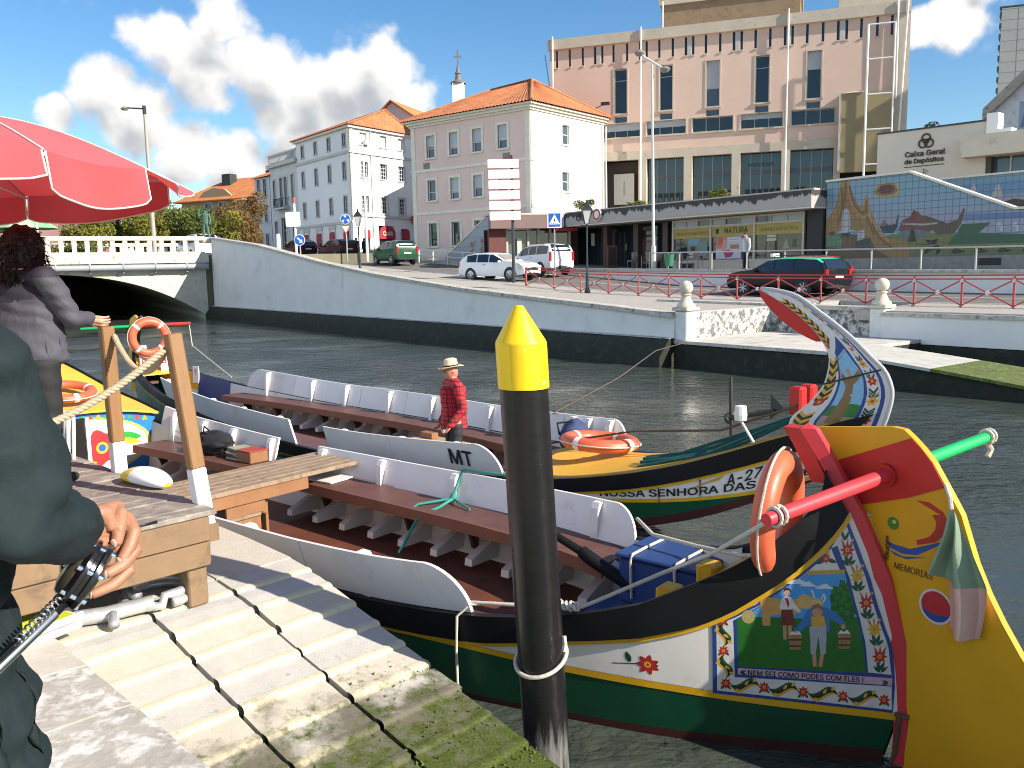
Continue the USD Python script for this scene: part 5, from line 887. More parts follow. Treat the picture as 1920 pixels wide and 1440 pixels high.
def side_board(h, root, x0, x1, side, hgt=0.36, round0=False, round1=False, brackets=(), lean=0.10, dz=0.0):
    """white backrest board standing on the gunwale, rounded at an end, with its brackets"""
    xs = np.linspace(x0, x1, 40); L = x1-x0; R = hgt*0.95
    def top(x):
        t = hgt
        for on, d in ((round0, x-x0), (round1, x1-x)):
            if on and d < R: t = min(t, hgt*math.sqrt(max(0, 1-((R-d)/R)**2))+0.005)
        return t
    if round0: xs = np.unique(np.concatenate([xs, x0+R*(1-np.cos(np.linspace(0, pi/2, 12)))]))
    if round1: xs = np.unique(np.concatenate([xs, x1-R*(1-np.cos(np.linspace(0, pi/2, 12)))]))
    P, Qs = [], []
    for x in xs:
        s0 = h.S(x, h.g('zs', x), side); row, rw = [], []
        for f in np.linspace(0, 1, 4):
            p = s0+V(0, side*lean*f*top(x)/hgt-side*(0.02 if dz == 0 else 0.045), 0.004+f*top(x)+dz); row.append(p); rw.append(p+V(0, -side*0.028, 0))
        P.append(row); Qs.append(rw)
    P, Qs = np.array(P), np.array(Qs); n_ = max(1, round(L/1.55)); cuts = [0]+[int(np.argmin(abs(xs-(x0+L*(k+0.22*math.sin(k*2.1+x0))/n_)))) for k in range(1, n_)]+[len(xs)-1]
    for a, b in zip(cuts[:-1], cuts[1:]):       # boards butted end to end
        A, B_ = P[a:b+1].copy(), Qs[a:b+1].copy()
        if b < len(xs)-1: A[-1, :, 0] -= 0.006; B_[-1, :, 0] -= 0.006
        off = V(0, 0.004*math.sin(a*1.3), 0); MB().slab(A+off, B_-A).build('backrest', p_board, root, smooth=40)
    for x in brackets:
        s0 = h.S(x, h.g('zs', x), side); w = 0.075
        pr_ = [(0, -0.16), (0, hgt-0.015), (0.085, hgt-0.01), (0.10, hgt-0.06), (0.05, 0.05), (0.035, -0.16)]
        mb = MB()
        A = [[s0+V(dx, side*(lean*max(zz, 0)/hgt-0.05-0.0)-side*yy, 0.004+zz+dz) for (yy, zz) in pr_] for dx in (-w/2, w/2)]
        vv = np.array(A).reshape(-1, 3); n = len(pr_)
        f = [(0, i, i+1) for i in range(1, n-1)]+[(n, n+i+1, n+i) for i in range(1, n-1)]
        for i in range(n): j = (i+1) % n; f += [(i, n+i, n+j), (i, n+j, j)]
        mb.add(vv, f).build('bracket', p_board, root)

def bench(h, root, x0, x1, side, z=0.52, w=0.42, legs=True):
    xs = np.linspace(x0, x1, 14)
    P = [[V(x, side*(h.S(x, 0.5, side)[1]*side-0.05-k*w), z) for k in (0, 1)] for x in xs]
    MB().slab(np.array(P), V(0, 0, 0.045)).build('bench', p_bench, root, smooth=30)
    P = [[V(x, side*(h.S(x, 0.5, side)[1]*side-0.05-w), z+0.045-k*0.11) for k in (0, 1)] for x in xs]
    MB().slab(np.array(P), V(0, -side*0.025, 0)).build('bench_edge', M('bench_edge', (0.17, 0.064, 0.036), 0.5, 0.2, 3.0), root)
    for x in np.arange(x0+0.25, x1-0.1, 0.47):        # white frames (knees) that run from the side down onto the floor
        yb = h.S(x, h.g('zb', x)+0.12, side)[1]*side; ys = h.S(x, 0.45, side)[1]*side
        pl = [(ys-0.055, z-0.01), (ys-0.14, z-0.01), (yb-0.12, 0.30), (yb-0.42, 0.19), (yb-0.43, 0.125), (yb-0.03, 0.125), (ys-0.055, 0.3)]
        A = [[V(x+dx, side*y, zz) for y, zz in pl] for dx in (-0.045, 0.045)]
        vv = np.array(A).reshape(-1, 3); n = len(pl); t = trimesh.creation.triangulate_polygon(Polygon(pl), engine='earcut')
        f = [tuple(q) for q in t[1]]+[tuple(q[::-1]+n) for q in t[1]]
        for i in range(n): j = (i+1) % n; f += [(i, n+i, n+j), (i, n+j, j)]
        MB().add(vv, f).build('frame_knee', p_inner, root)
        if int(x*10) % 3 == 0:
            pl = [(ys-0.1, z-0.005), (ys-0.42, z-0.005), (ys-0.30, 0.40), (ys-0.24, 0.30), (ys-0.2, 0.17), (ys-0.14, 0.17)]
            MB().prism(Polygon(pl), 0.04, (np.array([V(0, side, 0), V(0, 0, 1), V(1, 0, 0)]), V(x+0.2, 0, 0))).build('bench_bracket', M('bracket_brown', (0.07, 0.028, 0.02), 0.55, 0.2, 3), root)

def rim_text(mb, txt, h, hull, side, x0, zf, size, slope=0, col=(0.01, 0.01, 0.012), bold=True, rev=True, width=None, serif=0.0):
    """lettering that follows the hull; reads from the bow aft or the other way"""
    t = meshkit.text_mesh(txt, size, 0.002, bold); v = np.array(t.vertices)
    if width: v[:, 0] *= width/np.ptp(v[:, 0])
    out = []
    for p in v:
        x = x0+(p[0] if rev else -p[0]); out.append(hull.S(x, zf(x)+p[1], side)+V(0, side*(0.005+p[2]), 0))
    return mb.add(out, t.faces, col)

def flower(x, y, r, c=(0.42, 0.02, 0.015), core=(0.6, 0.33, 0.03), n=8, rot=0.0):
    pts = []
    for k in range(n*4):
        a = k/(n*4)*2*pi+rot; pts.append((x+r*(0.80+0.22*math.cos(a*n))*math.cos(a), y+r*(0.80+0.22*math.cos(a*n))*math.sin(a)))
    return [(pts, c), (Point(x, y).buffer(r*0.30, 6), core), (Point(x, y).buffer(r*0.13, 5), (0.5, 0.05, 0.03))]
def leaf(x, y, L, w, ang, c=(0.008, 0.07, 0.03)):
    p = []
    for k in np.linspace(0, 1, 7): p.append((k*L, w*math.sin(pi*k)**0.8*(1-0.3*k)))
    for k in np.linspace(1, 0, 7)[1:-1]: p.append((k*L, -w*math.sin(pi*k)**0.8*(1-0.3*k)))
    ca, sa = math.cos(ang), math.sin(ang)
    return [([(x+a*ca-b*sa, y+a*sa+b*ca) for a, b in p], c)]
def stroke(pts, w, c, close=False): return [(LineString(pts).buffer(w/2, cap_style=2, join_style=1), c)]
cWHT, cBLU, cRED, cGRN, cDGR, cYEL, cBLK, cSKY = (0.62, 0.6, 0.57), (0.016, 0.05, 0.22), (0.42, 0.02, 0.016), (0.012, 0.12, 0.02), (0.006, 0.05, 0.022), (0.60, 0.33, 0.03), (0.01, 0.01, 0.012), (0.10, 0.38, 0.66)

def life_ring(name, label, c, axis, R=0.36, r=0.075, tilt=None, group=None, text=None, roll=0.0, bands=4):
    axis = unit(axis); a = np.cross(axis, (0, 0, 1)); a = unit(a) if np.linalg.norm(a) > 0.05 else V(1, 0, 0); b = np.cross(axis, a)
    th = thing(name, label, 'life ring', c, 0, group)
    def ringpt(t, rr=R): return a*math.cos(t)*rr+b*math.sin(t)*rr
    P = [[ringpt(t)*1.0+unit(ringpt(t))*math.cos(p)*r*1.0+axis*math.sin(p)*r*0.85 for p in np.linspace(0, 2*pi, 15)] for t in np.linspace(0, 2*pi, 41)]
    MB().grid(np.array(P)).build('ring_body', orange, th, smooth=True)
    for k in range(bands):
        t0 = roll+k*pi/2
        P = [[ringpt(t)+unit(ringpt(t))*math.cos(p)*(r+0.004)+axis*math.sin(p)*(r*0.85+0.004) for p in np.linspace(0, 2*pi, 15)] for t in np.linspace(t0-0.085, t0+0.085, 4)]
        MB().grid(np.array(P)).build('band', ring_band, th, smooth=True)
    pts = []
    for k in range(41):
        t = roll+k/40*2*pi; pts.append(ringpt(t, R+r+0.004+0.012*abs(math.sin(2*(t-roll)))))
    MB().tube(pts[:-1], 0.008, 6, closed=True).build('grab_line', rope_w, th)
    return th

# ================================================================== near boat
AX = math.atan2(0.643, -0.766); A0 = V(2.13, 4.67, 0)
A_X, A_Y = V(-0.766, 0.643, 0), V(-0.643, -0.766, 0)
def Aw(x, y, z): return A0+A_X*x+A_Y*y+V(0, 0, z)
hA = Hull(b=smoothtab([(0, .045), (.2, .155), (.4, .26), (.86, .5), (1.24, .67), (1.7, .83), (2.35, 1.03), (3.1, 1.17), (4, 1.24), (7, 1.27), (9, 1.26), (10.6, 1.16), (12, .85), (13.4, .42), (14.6, .03)]),
          zs=smoothtab([(0, 1.70), (.14, 1.56), (.36, 1.40), (.65, 1.19), (.95, 1.02), (1.24, .87), (1.68, .745), (2.03, .68), (2.4, .64), (3.4, .60), (7, .57), (9.5, .66), (10.6, .80), (11.6, 1.05), (12.4, 1.38), (13.4, 1.8), (14.6, 2.3)]),
          zb=smoothtab([(0, 0.0), (1, -.03), (3, -.05), (10, -.05), (12, .1), (13.4, .6), (14.6, 1.5)]),
          zk=smoothtab([(0, 1.47), (.24, 1.27), (.53, 1.03), (.86, .80), (1.24, .655), (1.70, .565), (2.37, .45), (3.2, .42), (7, .41), (9.5, .5), (10.6, .63), (11.6, .87), (12.4, 1.2), (13.4, 1.6), (14.6, 2.15)]),
          zw=smoothtab([(0, .335), (.4, .335), (.83, .35), (1.24, .37), (1.7, .385), (2.37, .42), (3.2, .415), (7, .40), (9.5, .47), (10.6, .55), (12, .8), (14.6, 1.9)]),
          zg=smoothtab([(0, .29), (.4, .29), (.83, .305), (1.24, .325), (1.7, .34), (2.37, .385), (3.2, .395), (7, .385), (9.5, .45), (10.6, .52), (12, .76), (14.6, 1.86)]),
          xp=[(0, 0), (.34, -.09), (.75, -.05), (1.11, .05), (1.46, .21), (1.84, .44), (2.0, .54)], flare=0.16)
boatA = thing('moored_boat', 'painted wooden tour boat nearest the ramp, with a farm scene on its stern', 'boat', A0, AX)
xsA = np.unique(np.concatenate([np.linspace(0, 2.4, 34), np.linspace(2.4, 14.6, 46)]))
hull_parts(hA, boatA, xsA, None, inner=(1.15, 11.5))
for (x, m_) in ((3.6, 0),):
    pass
# stern post: red, curved, with a black inner face, standing above the wales
post = [(0.02, -0.095), (0.34, -0.10), (0.75, -0.06), (1.11, 0.04), (1.46, 0.20), (1.84, 0.43), (1.93, 0.49)]
P = [[V(xx+dx, dy, z) for dx, dy in ((-0.055, -0.028), (-0.055, 0.028), (0.03, 0.05), (0.03, -0.05), (-0.055, -0.028))] for z, xx in post]
mb = MB().grid(np.array(P), True)
top = [V(0.49+dx, dy, 1.93) for dx, dy in ((-0.055, -0.028), (-0.055, 0.028), (0.03, 0.05), (0.03, -0.05))]
mb.add(top+[V(0.49, 0, 1.96)], [(0, 1, 4), (1, 2, 4), (2, 3, 4), (3, 0, 4)]); mb.build('stern_post', p_redhi, boatA, smooth=35)
P = [[V(xx+0.03+d, dy, z) for d, dy in ((0, -0.052), (0, 0.052), (0.10, 0.06), (0.10, -0.06), (0, -0.052))] for z, xx in ((1.62, 0.31), (1.84, 0.43), (1.93, 0.49))]
MB().grid(np.array(P), True).add([P[-1][i] for i in range(4)], [(0, 1, 2), (0, 2, 3)]).build('post_cheek', p_red, boatA)
# stern deck and blue sheets
P = [[V(hA.S(x, z, 1)[0]+0.02, y, z-0.10) for y in np.linspace(-1, 1, 5)*(hA.g('b', x)-0.04)] for x, z in ((x, hA.g('zs', x)) for x in np.linspace(0.12, 1.15, 12))]
MB().slab(np.array(P), V(0, 0, -0.03)).build('stern_deck', p_deck, boatA, smooth=40)
P = [[V(1.17, sd*(hA.S(1.17, z, 1)[1]-0.03), z) for z in (0.05, 0.3, 0.55, 0.8)] for sd in (-1, 1)]
MB().slab(np.array(P), V(-0.03, 0, 0)).build('stern_bulkhead', p_yellow, boatA)
for y in (-0.3, 0.25): MB().box((1.27, y, 0.74), (0.14, 0.16, 0.22), ch=0.02).build('deck_knee', p_yellow, boatA)
MB().bx(1.35, 2.05, -0.80, -0.34, 0.36, 0.72, ch=0.02).build('stern_locker', p_blue, boatA)
MB().bx(1.34, 2.07, -0.83, -0.32, 0.722, 0.75, ch=0.01).build('locker_lid', p_blue, boatA)
P = [[V(x, y*(hA.S(x, 0.2, 1)[1]-0.06), 0.33) for y in (-1, 0, 1)] for x in (1.2, 1.5, 1.8, 2.2)]
MB().slab(np.array(P), V(0, 0, -0.08)).build('stern_sole', p_blue, boatA)
for x in (1.55, 1.92):
    pts = [V(x, -0.325, 0.42), V(x, -0.308, 0.71), V(x, -0.34, 0.76), V(x, -0.55, 0.763), V(x, -0.83, 0.76)]
    MB().tube(pts, 0.012, 6).build('lashing', rope_w, boatA, smooth=True)
MB().tube([V(2.2, -0.86, 0.86), V(1.9, -0.6, 0.85), V(1.5, -0.55, 0.85), V(1.1, -0.42, 0.90), V(0.75, -0.3, 1.0)], 0.016, 7).build('lashing', rope_w, boatA, smooth=True)
# backrests, benches, gangway
for x0, x1, sd, r0, r1, br_ in ((2.28, 6.95, -1, True, False, (2.75, 4.6, 5.75, 6.8)), (7.75, 10.4, -1, False, False, (7.85, 8.7, 9.4, 10.1)), (2.33, 6.1, 1, True, False, (3.2, 4.5, 5.8)), (6.9, 10.2, 1, False, False, (7.1, 8.2, 9.6))):
    side_board(hA, boatA, x0, x1, sd, 0.345 if sd > 0 else 0.33, r0, r1, br_, dz=0.0 if sd > 0 else -0.085)
bench(hA, boatA, 2.3, 7.2, -1, 0.50, 0.44); bench(hA, boatA, 7.8, 10.3, -1, 0.50, 0.44); bench(hA, boatA, 7.0, 10.3, 1, 0.50, 0.44)
for k in range(6):
    x = 6.18+k*0.137
    MB().bx(x, x+0.127, -1.55, 0.80, 0.70, 0.745+0.002*(k % 2), ch=0.005).build('gangway_plank', M('gangway_wood', (0.27, 0.19, 0.125), 0.75, 0.25, 6.0, bump=0.003, stretch=(1, 1, 1), col2=(0.16, 0.10, 0.06), thr=(0.5, 0.7)), boatA)
MB().bx(6.16, 6.20, -0.55, 0.80, 0.58, 0.699).build('gangway_apron', M('fresh_wood', (0.25, 0.118, 0.05), 0.6, 0.2, 5.0), boatA)
stepw = M('fresh_wood', (0.25, 0.118, 0.05), 0.6, 0.2, 5.0)
MB().bx(6.16, 6.62, 0.05, 0.42, 0.42, 0.455, ch=0.005).build('step_tread', MATS['gangway_wood'], boatA)
MB().bx(6.18, 6.205, 0.05, 0.42, 0.22, 0.418).build('step_riser', stepw, boatA)
MB().bx(6.16, 6.185, 0.0, 0.45, 0.46, 0.57).build('step_riser', stepw, boatA)
for y in (-0.02, 0.44): MB().bx(6.17, 6.6, y-0.015, y+0.015, 0.12, 0.42).build('step_side', stepw, boatA)
for x in (6.3, 6.9): MB().bx(x-.03, x+.03, -0.1, -0.04, 0.1, 0.69).build('gangway_leg', stepw, boatA)
# bow: yellow raised deck with a painted bulkhead
XB = 10.62
def bdeck(x): return float(np.interp(x, [10.55, 11.5, 12.4, 13.4, 14.6], [0.92, 1.17, 1.52, 1.85, 2.3]))
P = [[V(x, y*(hA.g('b', min(x, 14.58))+0.03), bdeck(x)+0.16*(1-y*y)*max(0, 1-(x-10.5)/4)) for y in np.linspace(-1, 1, 13)] for x in np.linspace(10.55, 14.6, 22)]
MB().slab(np.array(P), V(0, 0, -0.03)).build('bow_deck', p_deck, boatA, smooth=40)
for sd in (-1, 1): MB().tube([V(x, sd*(hA.g('b', x)+0.04), bdeck(x)+0.01) for x in np.linspace(10.6, 14.5, 18)], 0.022, 6).build('deck_rail', p_black, boatA)
yy = np.linspace(-1, 1, 21); bw = hA.g('b', XB)
arch_t = lambda y: bdeck(XB)+0.16*(1-(y/bw)**2)-0.03
MB().slab(np.array([[V(XB, y*bw, 0.1+(arch_t(y*bw)-0.1)*f) for f in (0, 1)] for y in yy]), V(0.03, 0, 0)).build('bow_bulkhead', p_skyblue, boatA)
MBK = lambda y, z, o: V(XB-o, y, z)
lay = []
ell = [(1.04*math.cos(a)*0.98, 0.54+0.40*math.sin(a)) for a in np.linspace(0, 2*pi, 40)]
lay += [([(1.09*math.cos(a)*0.98, 0.54+0.435*math.sin(a)) for a in np.linspace(0, 2*pi, 40)], (0.6, 0.5, 0.1)), (ell, cWHT)]
for k in range(19):
    y = -1.0+k*0.11; z = arch_t(y)-0.075
    lay.append(([(y-0.045, z-0.045), (y+0.045, z-0.045), (y, z+0.035)], [(0.6, 0.32, 0.03), (0.5, 0.06, 0.03), (0.05, 0.3, 0.06)][k % 3]))
MBn = [(0.24*math.cos(a)*(1+0.14*math.cos(5*a))-0.36, 0.52+0.24*math.sin(a)*(1+0.14*math.cos(5*a))) for a in np.linspace(0, 2*pi, 50)]
lay += [(MBn, (0.58, 0.03, 0.035)), (Point(-0.36, 0.52).buffer(0.085), (0.6, 0.4, 0.03)), (Point(-0.36, 0.52).buffer(0.05), (0.03, 0.12, 0.4))]
lay += leaf(-0.52, 0.64, -0.42, 0.09, 0.1, (0.02, 0.33, 0.05))+leaf(-0.60, 0.60, -0.34, 0.05, 0.25, (0.5, 0.45, 0.03))+leaf(-0.2, 0.40, 0.4, 0.08, -0.25, (0.02, 0.33, 0.05))+leaf(-0.28, 0.33, 0.36, 0.05, -0.1, (0.5, 0.45, 0.03))+leaf(0.35, 0.38, 0.4, 0.08, 0.0, (0.02, 0.3, 0.05))
lay += leaf(-0.22, 0.66, 0.28, 0.06, 0.5, (0.02, 0.33, 0.05))
art(boatA, 'bulkhead_painting', lay, MBK)
MB().bx(XB-0.012, XB-0.004, -0.13, 0.07, 0.16, 0.98).build('cabin_opening', M('dark_opening', (0.006, 0.005, 0.004), 0.9, 0.1), boatA)
MB().bx(XB-0.05, XB-0.014, -0.19, -0.14, 0.16, 0.98).build('door_edge', p_board, boatA)
ring2 = life_ring('life_ring', 'faded orange life ring lying on the yellow bow deck behind the rope barrier', Aw(11.05, -0.1, 1.32), A_X*0.2*-1+V(0, 0, 1), 0.34, 0.07)

# painted panel on the stern quarter.  Drawn on the flat (thousand units), laid onto the curved planking
CF = np.array([[.61391, 2.0124], [-1.65973, -.03986], [.90498, -1.37476], [-.1548, -.04792], [.9324, .22199], [-.9799, -.09743], [.01414, .0093], [.24453, .03725], [-.50445, -.05443], [.35944, .01145]])
def hp(a, b, o):
    x, y = a/1000, b/1000; q = np.array([1, x, y, x*x, x*y, y*y, x**3, x*x*y, x*y*y, y**3]) @ CF
    return hA.S(max(q[0], 0.003), q[1], 1)+V(0, o, 0)
lay = []
outer = [(30, 845), (30, 1140), (772, 1215), (786, 1080), (770, 960), (735, 840), (690, 690), (640, 540), (586, 415), (560, 425), (500, 560), (420, 625), (330, 700), (230, 765), (120, 815)]
lay.append((outer, cBLU))
lay.append(([(47, 855), (47, 1128), (768, 1203), (770, 1072), (752, 950), (718, 840), (672, 690), (622, 545), (582, 440), (505, 565), (428, 632), (330, 710), (230, 775), (130, 824)], cWHT))
inner = [(118, 838), (120, 1072), (774, 1108), (768, 1060), (672, 1050), (662, 960), (640, 830), (598, 670), (548, 530), (520, 540), (556, 628), (428, 635), (330, 712), (230, 777), (140, 826)]
lay.append((inner, cBLU))
pic = [(134, 835), (134, 1028), (662, 1052), (652, 960), (630, 830), (590, 690), (572, 632), (428, 637), (330, 715), (232, 780)]
picp = Polygon(pic)
lay.append((pic, (0.055, 0.29, 0.62)))
from shapely.geometry import box as sbox
lay.append((Polygon([(134, 822), (300, 824), (420, 830), (540, 812), (660, 830), (670, 1060), (120, 1060)]).intersection(picp), (0.016, 0.135, 0.014)))
lay.append((Polygon([(420, 632), (580, 628), (575, 645), (425, 650)]).intersection(picp.buffer(8)), (0.45, 0.30, 0.06)))
for (x, y, w) in ((390, 680, 60), (500, 700, 46), (430, 690, 40)): lay.append((Polygon([(x-w, y+6), (x-w*.5, y-8), (x, y-15), (x+w*.4, y-2), (x+w, y+8)]), (0.55, 0.62, 0.68)))
bush = []
for k in range(26):
    a = k/26*2*pi; r = 70+14*math.sin(k*2.9); bush.append((585+r*0.95*math.cos(a), 755+r*1.15*math.sin(a)))
lay.append((Polygon(bush).buffer(0).intersection(picp), (0.008, 0.10, 0.012)))
for k in range(16):
    a = k*2.4; r = 6*math.sqrt(k)*3; p_ = Point(575+r*.8*math.cos(a), 750+r*math.sin(a)).buffer(11); lay.append((p_.intersection(picp), (0.02, 0.17, 0.02)))
ox = (0.56, 0.30, 0.085)
lay += [([(232, 748), (262, 740), (330, 752), (395, 748), (420, 765), (395, 800), (360, 818), (300, 812), (272, 820), (270, 858), (240, 858), (236, 800)], ox), ([(385, 745), (410, 728), (445, 742), (455, 770), (430, 790), (395, 785)], (0.58, 0.36, 0.12)), ([(440, 758), (470, 745), (492, 765), (480, 790), (450, 790)], (0.60, 0.40, 0.16))]
lay += stroke([(455, 745), (448, 722), (440, 712)], 6, cWHT)+stroke([(482, 750), (492, 730), (500, 745), (490, 762)], 6, cWHT)+stroke([(462, 760), (450, 742), (445, 720)], 4, (0.5, 0.45, 0.4))
lay += [(Point(182, 822).buffer(27), (0.42, 0.30, 0.13)), (Point(182, 822).buffer(20), (0.30, 0.30, 0.10)), (Point(182, 822).buffer(6), (0.2, 0.12, 0.05))]
for k in range(4): a = k*pi/4; lay += stroke([(182-22*math.cos(a), 822-22*math.sin(a)), (182+22*math.cos(a), 822+22*math.sin(a))], 4, (0.42, 0.30, 0.13))
lay += stroke([(205, 808), (240, 798)], 5, (0.35, 0.2, 0.08))
for x in (150, 168, 190, 210): lay += stroke([(x, 800), (x+4, 765)], 2.5, (0.1, 0.1, 0.15))
# woman
sk = (0.52, 0.26, 0.15)
lay += [([(318, 752), (336, 738), (358, 742), (374, 770), (400, 800), (388, 806), (362, 785), (366, 800), (316, 800), (312, 780)], (0.66, 0.62, 0.58)), ([(318, 792), (364, 792), (372, 858), (312, 858)], (0.16, 0.022, 0.02)), ([(322, 858), (337, 858), (335, 915), (322, 915)], sk), ([(343, 858), (358, 858), (354, 915), (344, 915)], sk), (Point(342, 722).buffer(13), sk), ([(327, 722), (330, 706), (346, 702), (358, 712), (357, 726), (350, 712), (335, 714)], (0.03, 0.016, 0.012)), ([(330, 745), (345, 742), (352, 770), (346, 788), (338, 760)], (0.36, 0.03, 0.03))]
# man bending with two wooden pails
lay += [([(418, 800), (440, 786), (500, 784), (540, 800), (578, 845), (570, 862), (548, 848), (514, 830), (512, 885), (500, 885), (496, 850), (424, 858), (396, 880), (372, 888), (366, 874), (400, 840)], (0.035, 0.16, 0.40)), ([(440, 822), (492, 818), (500, 862), (438, 866)], (0.60, 0.33, 0.03)), ([(430, 862), (500, 858), (496, 975), (474, 975), (466, 900), (455, 975), (434, 975)], (0.36, 0.37, 0.40)), ([(440, 975), (456, 975), (460, 1026), (444, 1028)], sk), ([(474, 975), (490, 975), (482, 1028), (466, 1028)], sk), (Point(466, 800).buffer(23), sk), ([(442, 800), (446, 774), (470, 768), (490, 782), (488, 798), (470, 786), (452, 790)], (0.22, 0.13, 0.06)), (Point(372, 888).buffer(9), sk), (Point(570, 862).buffer(10), sk)]
for x, y in ((371, 925), (571, 920)):
    lay += [([(x-27, y-30), (x+27, y-30), (x+22, y+32), (x-22, y+32)], (0.36, 0.18, 0.07)), ([(x-26, y-12), (x+26, y-12), (x+25, y-5), (x-25, y-5)], (0.03, 0.03, 0.03)), ([(x-23, y+14), (x+23, y+14), (x+23, y+21), (x-23, y+21)], (0.03, 0.03, 0.03)), ([(x-26, y-30), (x-12, y-44), (x, y-36), (x+14, y-46), (x+26, y-30)], (0.66, 0.65, 0.64))]
    for q in (-12, 0, 12): lay += stroke([(x+q, y-28), (x+q*.9, y+30)], 2, (0.15, 0.07, 0.03))
# rolling acanthus borders and flowers
def scroll(x0, y0, x1, y1):
    d = V(x1-x0, y1-y0); L = np.linalg.norm(d); d = d/L; n = V(-d[1], d[0]); W = lambda s, t: tuple(V(x0, y0)+d*s+n*t)
    o = []
    o += [([W(L*f, 16*math.sin(f*2*pi)+ (9 if k else -9)*math.sin(pi*f)) for f in np.linspace(0, 1, 14)]+[W(L*f, 16*math.sin(f*2*pi)+(22 if k else -22)*math.sin(pi*f)) for f in np.linspace(1, 0, 14)], c) for k, c in ((0, (0.012, 0.085, 0.02)), (1, (0.58, 0.33, 0.03)))]
    o += [([W(L*f, 16*math.sin(f*2*pi)+9*math.sin(pi*f)) for f in np.linspace(0, 1, 14)]+[W(L*f, 16*math.sin(f*2*pi)-9*math.sin(pi*f)) for f in np.linspace(1, 0, 14)], (0.02, 0.02, 0.015))]
    for f in (0.25, 0.5, 0.75): o += leaf(*W(L*f, 16*math.sin(f*2*pi)), 26, 7, math.atan2(d[1], d[0])+1.0*(1 if f < .5 else -1), (0.60, 0.38, 0.05))
    return o
lay += scroll(98, 1100, 226, 1112)+scroll(256, 1115, 385, 1130)+scroll(418, 1134, 550, 1146)+scroll(584, 1150, 720, 1160)
for x, y in ((84, 1098), (242, 1113), (402, 1132), (567, 1148), (737, 1162)): lay += leaf(x, y, 34, 8, 0.9)+leaf(x, y, 34, 8, 2.3)+flower(x, y, 24)
lay += scroll(76, 975, 84, 1078)+scroll(76, 842, 76, 945)
for x, y in ((75, 962), (74, 838)): lay += leaf(x, y, 32, 8, 0.7)+leaf(x, y, 32, 8, 2.4)+flower(x, y, 23)
fl = [(578, 470, 0), (590, 548, 1), (628, 652, 2), (667, 765, 1), (697, 874, 2), (718, 985, 1)]
for x, y, k in fl:
    if k: 
        c = (0.42, 0.025, 0.02) if k == 1 else (0.58, 0.32, 0.03)
        for dx in (-1, 0, 1): lay += stroke([(x+dx*10, y-14), (x+dx*24, y-38)], 7, (0.40, 0.025, 0.02))+stroke([(x+dx*22, y-34), (x+dx*26, y-44)], 8, (0.58, 0.33, 0.05))
        lay += leaf(x+2, y+58, 42, 9, -1.9)+leaf(x+2, y+58, 42, 9, -1.1)+leaf(x+4, y+66, 40, 8, -2.4)+leaf(x+4, y+66, 40, 8, -0.7)+flower(x, y, 31, c)
    else: lay += leaf(x, y+40, 46, 8, -1.9)+leaf(x, y+40, 42, 8, -1.1)
lay += leaf(500, 585, 48, 10, 2.7)+leaf(500, 585, 48, 10, 0.3)+leaf(502, 580, 46, 9, -1.4, (0.58, 0.33, 0.03))+flower(500, 583, 21)
lay += [([(134, 1034), (772, 1074), (770, 1104), (134, 1060)], (0.56, 0.36, 0.44))]
art(boatA, 'stern_painting', lay, hp, base=0.006, maxedge=60)
mb = MB()
def panel_text(txt, size, x, y, slope, width):
    t = meshkit.text_mesh(txt, size, 0.0005, True); v = np.array(t.vertices); v[:, 0] *= width/np.ptp(v[:, 0])
    mb.add([hp(x+p[0], y-p[1]+slope*p[0], 0.0075+p[2]) for p in v], t.faces)
panel_text('«', 26, 140, 1062, 0.06, 26); panel_text('NEM SEI COMO PODES COM ELES !', 21, 174, 1063, 0.058, 476); panel_text('»', 26, 728, 1102, 0.06, 26)
mb.build('motto', M('letter_black', (0.012, 0.012, 0.014), 0.5, 0.2, 9.0), boatA)
lay = []
FLW = lambda a, b, o: hA.S(1.24+a, 0.475+b, 1)+V(0, o, 0)
lay += stroke([(0.18, -0.02), (0.10, -0.01), (0.02, 0.0)], 0.006, cDGR)+leaf(0.075, 0.0, 0.075, 0.02, 1.3, cDGR)+leaf(0.02, -0.015, 0.11, 0.022, 3.0-pi+pi, cDGR)+flower(-0.025, 0.0, 0.068, cRED, n=7)
art(boatA, 'painted_rose', lay, FLW, base=0.0014)

# rudder with its head band, emblem and lettering
RB = V(0.855, 0.52, 0); RB = unit(RB); RR = V(0.52, -0.855, 0); RR = unit(RR); RH = A0-A_X*0.10
rud = thing('rudder', 'large yellow rudder blade with a red head band at the near stern', 'rudder', (0, 0, 0))
def RM(off): return (np.array([RR, V(0, 0, 1), -RB]), RH-RB*off)     # x along the blade, y up, z towards the viewer's side
ol = [(-.65, 1.9), (-.12, 1.98), (-.05, 1.975), (.0, 1.94), (.06, 1.89), (.13, 1.82), (.22, 1.69), (.3, 1.57), (.39, 1.33), (.46, 1.19), (.54, 1.06), (.64, .92), (.80, .74), (.95, .55), (1.05, .30), (1.07, 0.0), (1.05, -.45), (.05, -.45), (.03, 0), (.055, .29), (.02, .5), (-.02, .78), (-.08, 1.05), (-.15, 1.24), (-.24, 1.45), (-.39, 1.46), (-.52, 1.68)]
rp_ = Polygon(ol).buffer(-0.012).buffer(0.012)
def prism2(mb, poly, z0, z1, Mx): return mb.prism(poly, z1-z0, Mx, z0)
blade = MB(); prism2(blade, rp_, -0.022, 0.022, RM(0)); blade.build('blade', paint('rudder_yellow', (0.60, 0.31, 0.012), 0.4, 0.10, (0.42, 0.22, 0.01), (0.6, 0.85)), rud)
redp = Polygon([(-.53, 1.70), (-.0, 1.935), (.07, 1.88), (.13, 1.815), (.205, 1.70), (.0, 1.60), (-.37, 1.465)]).intersection(rp_.buffer(0.004))
MB().prism(redp, 0.056, RM(0), -0.028).build('head_band', p_red, rud)
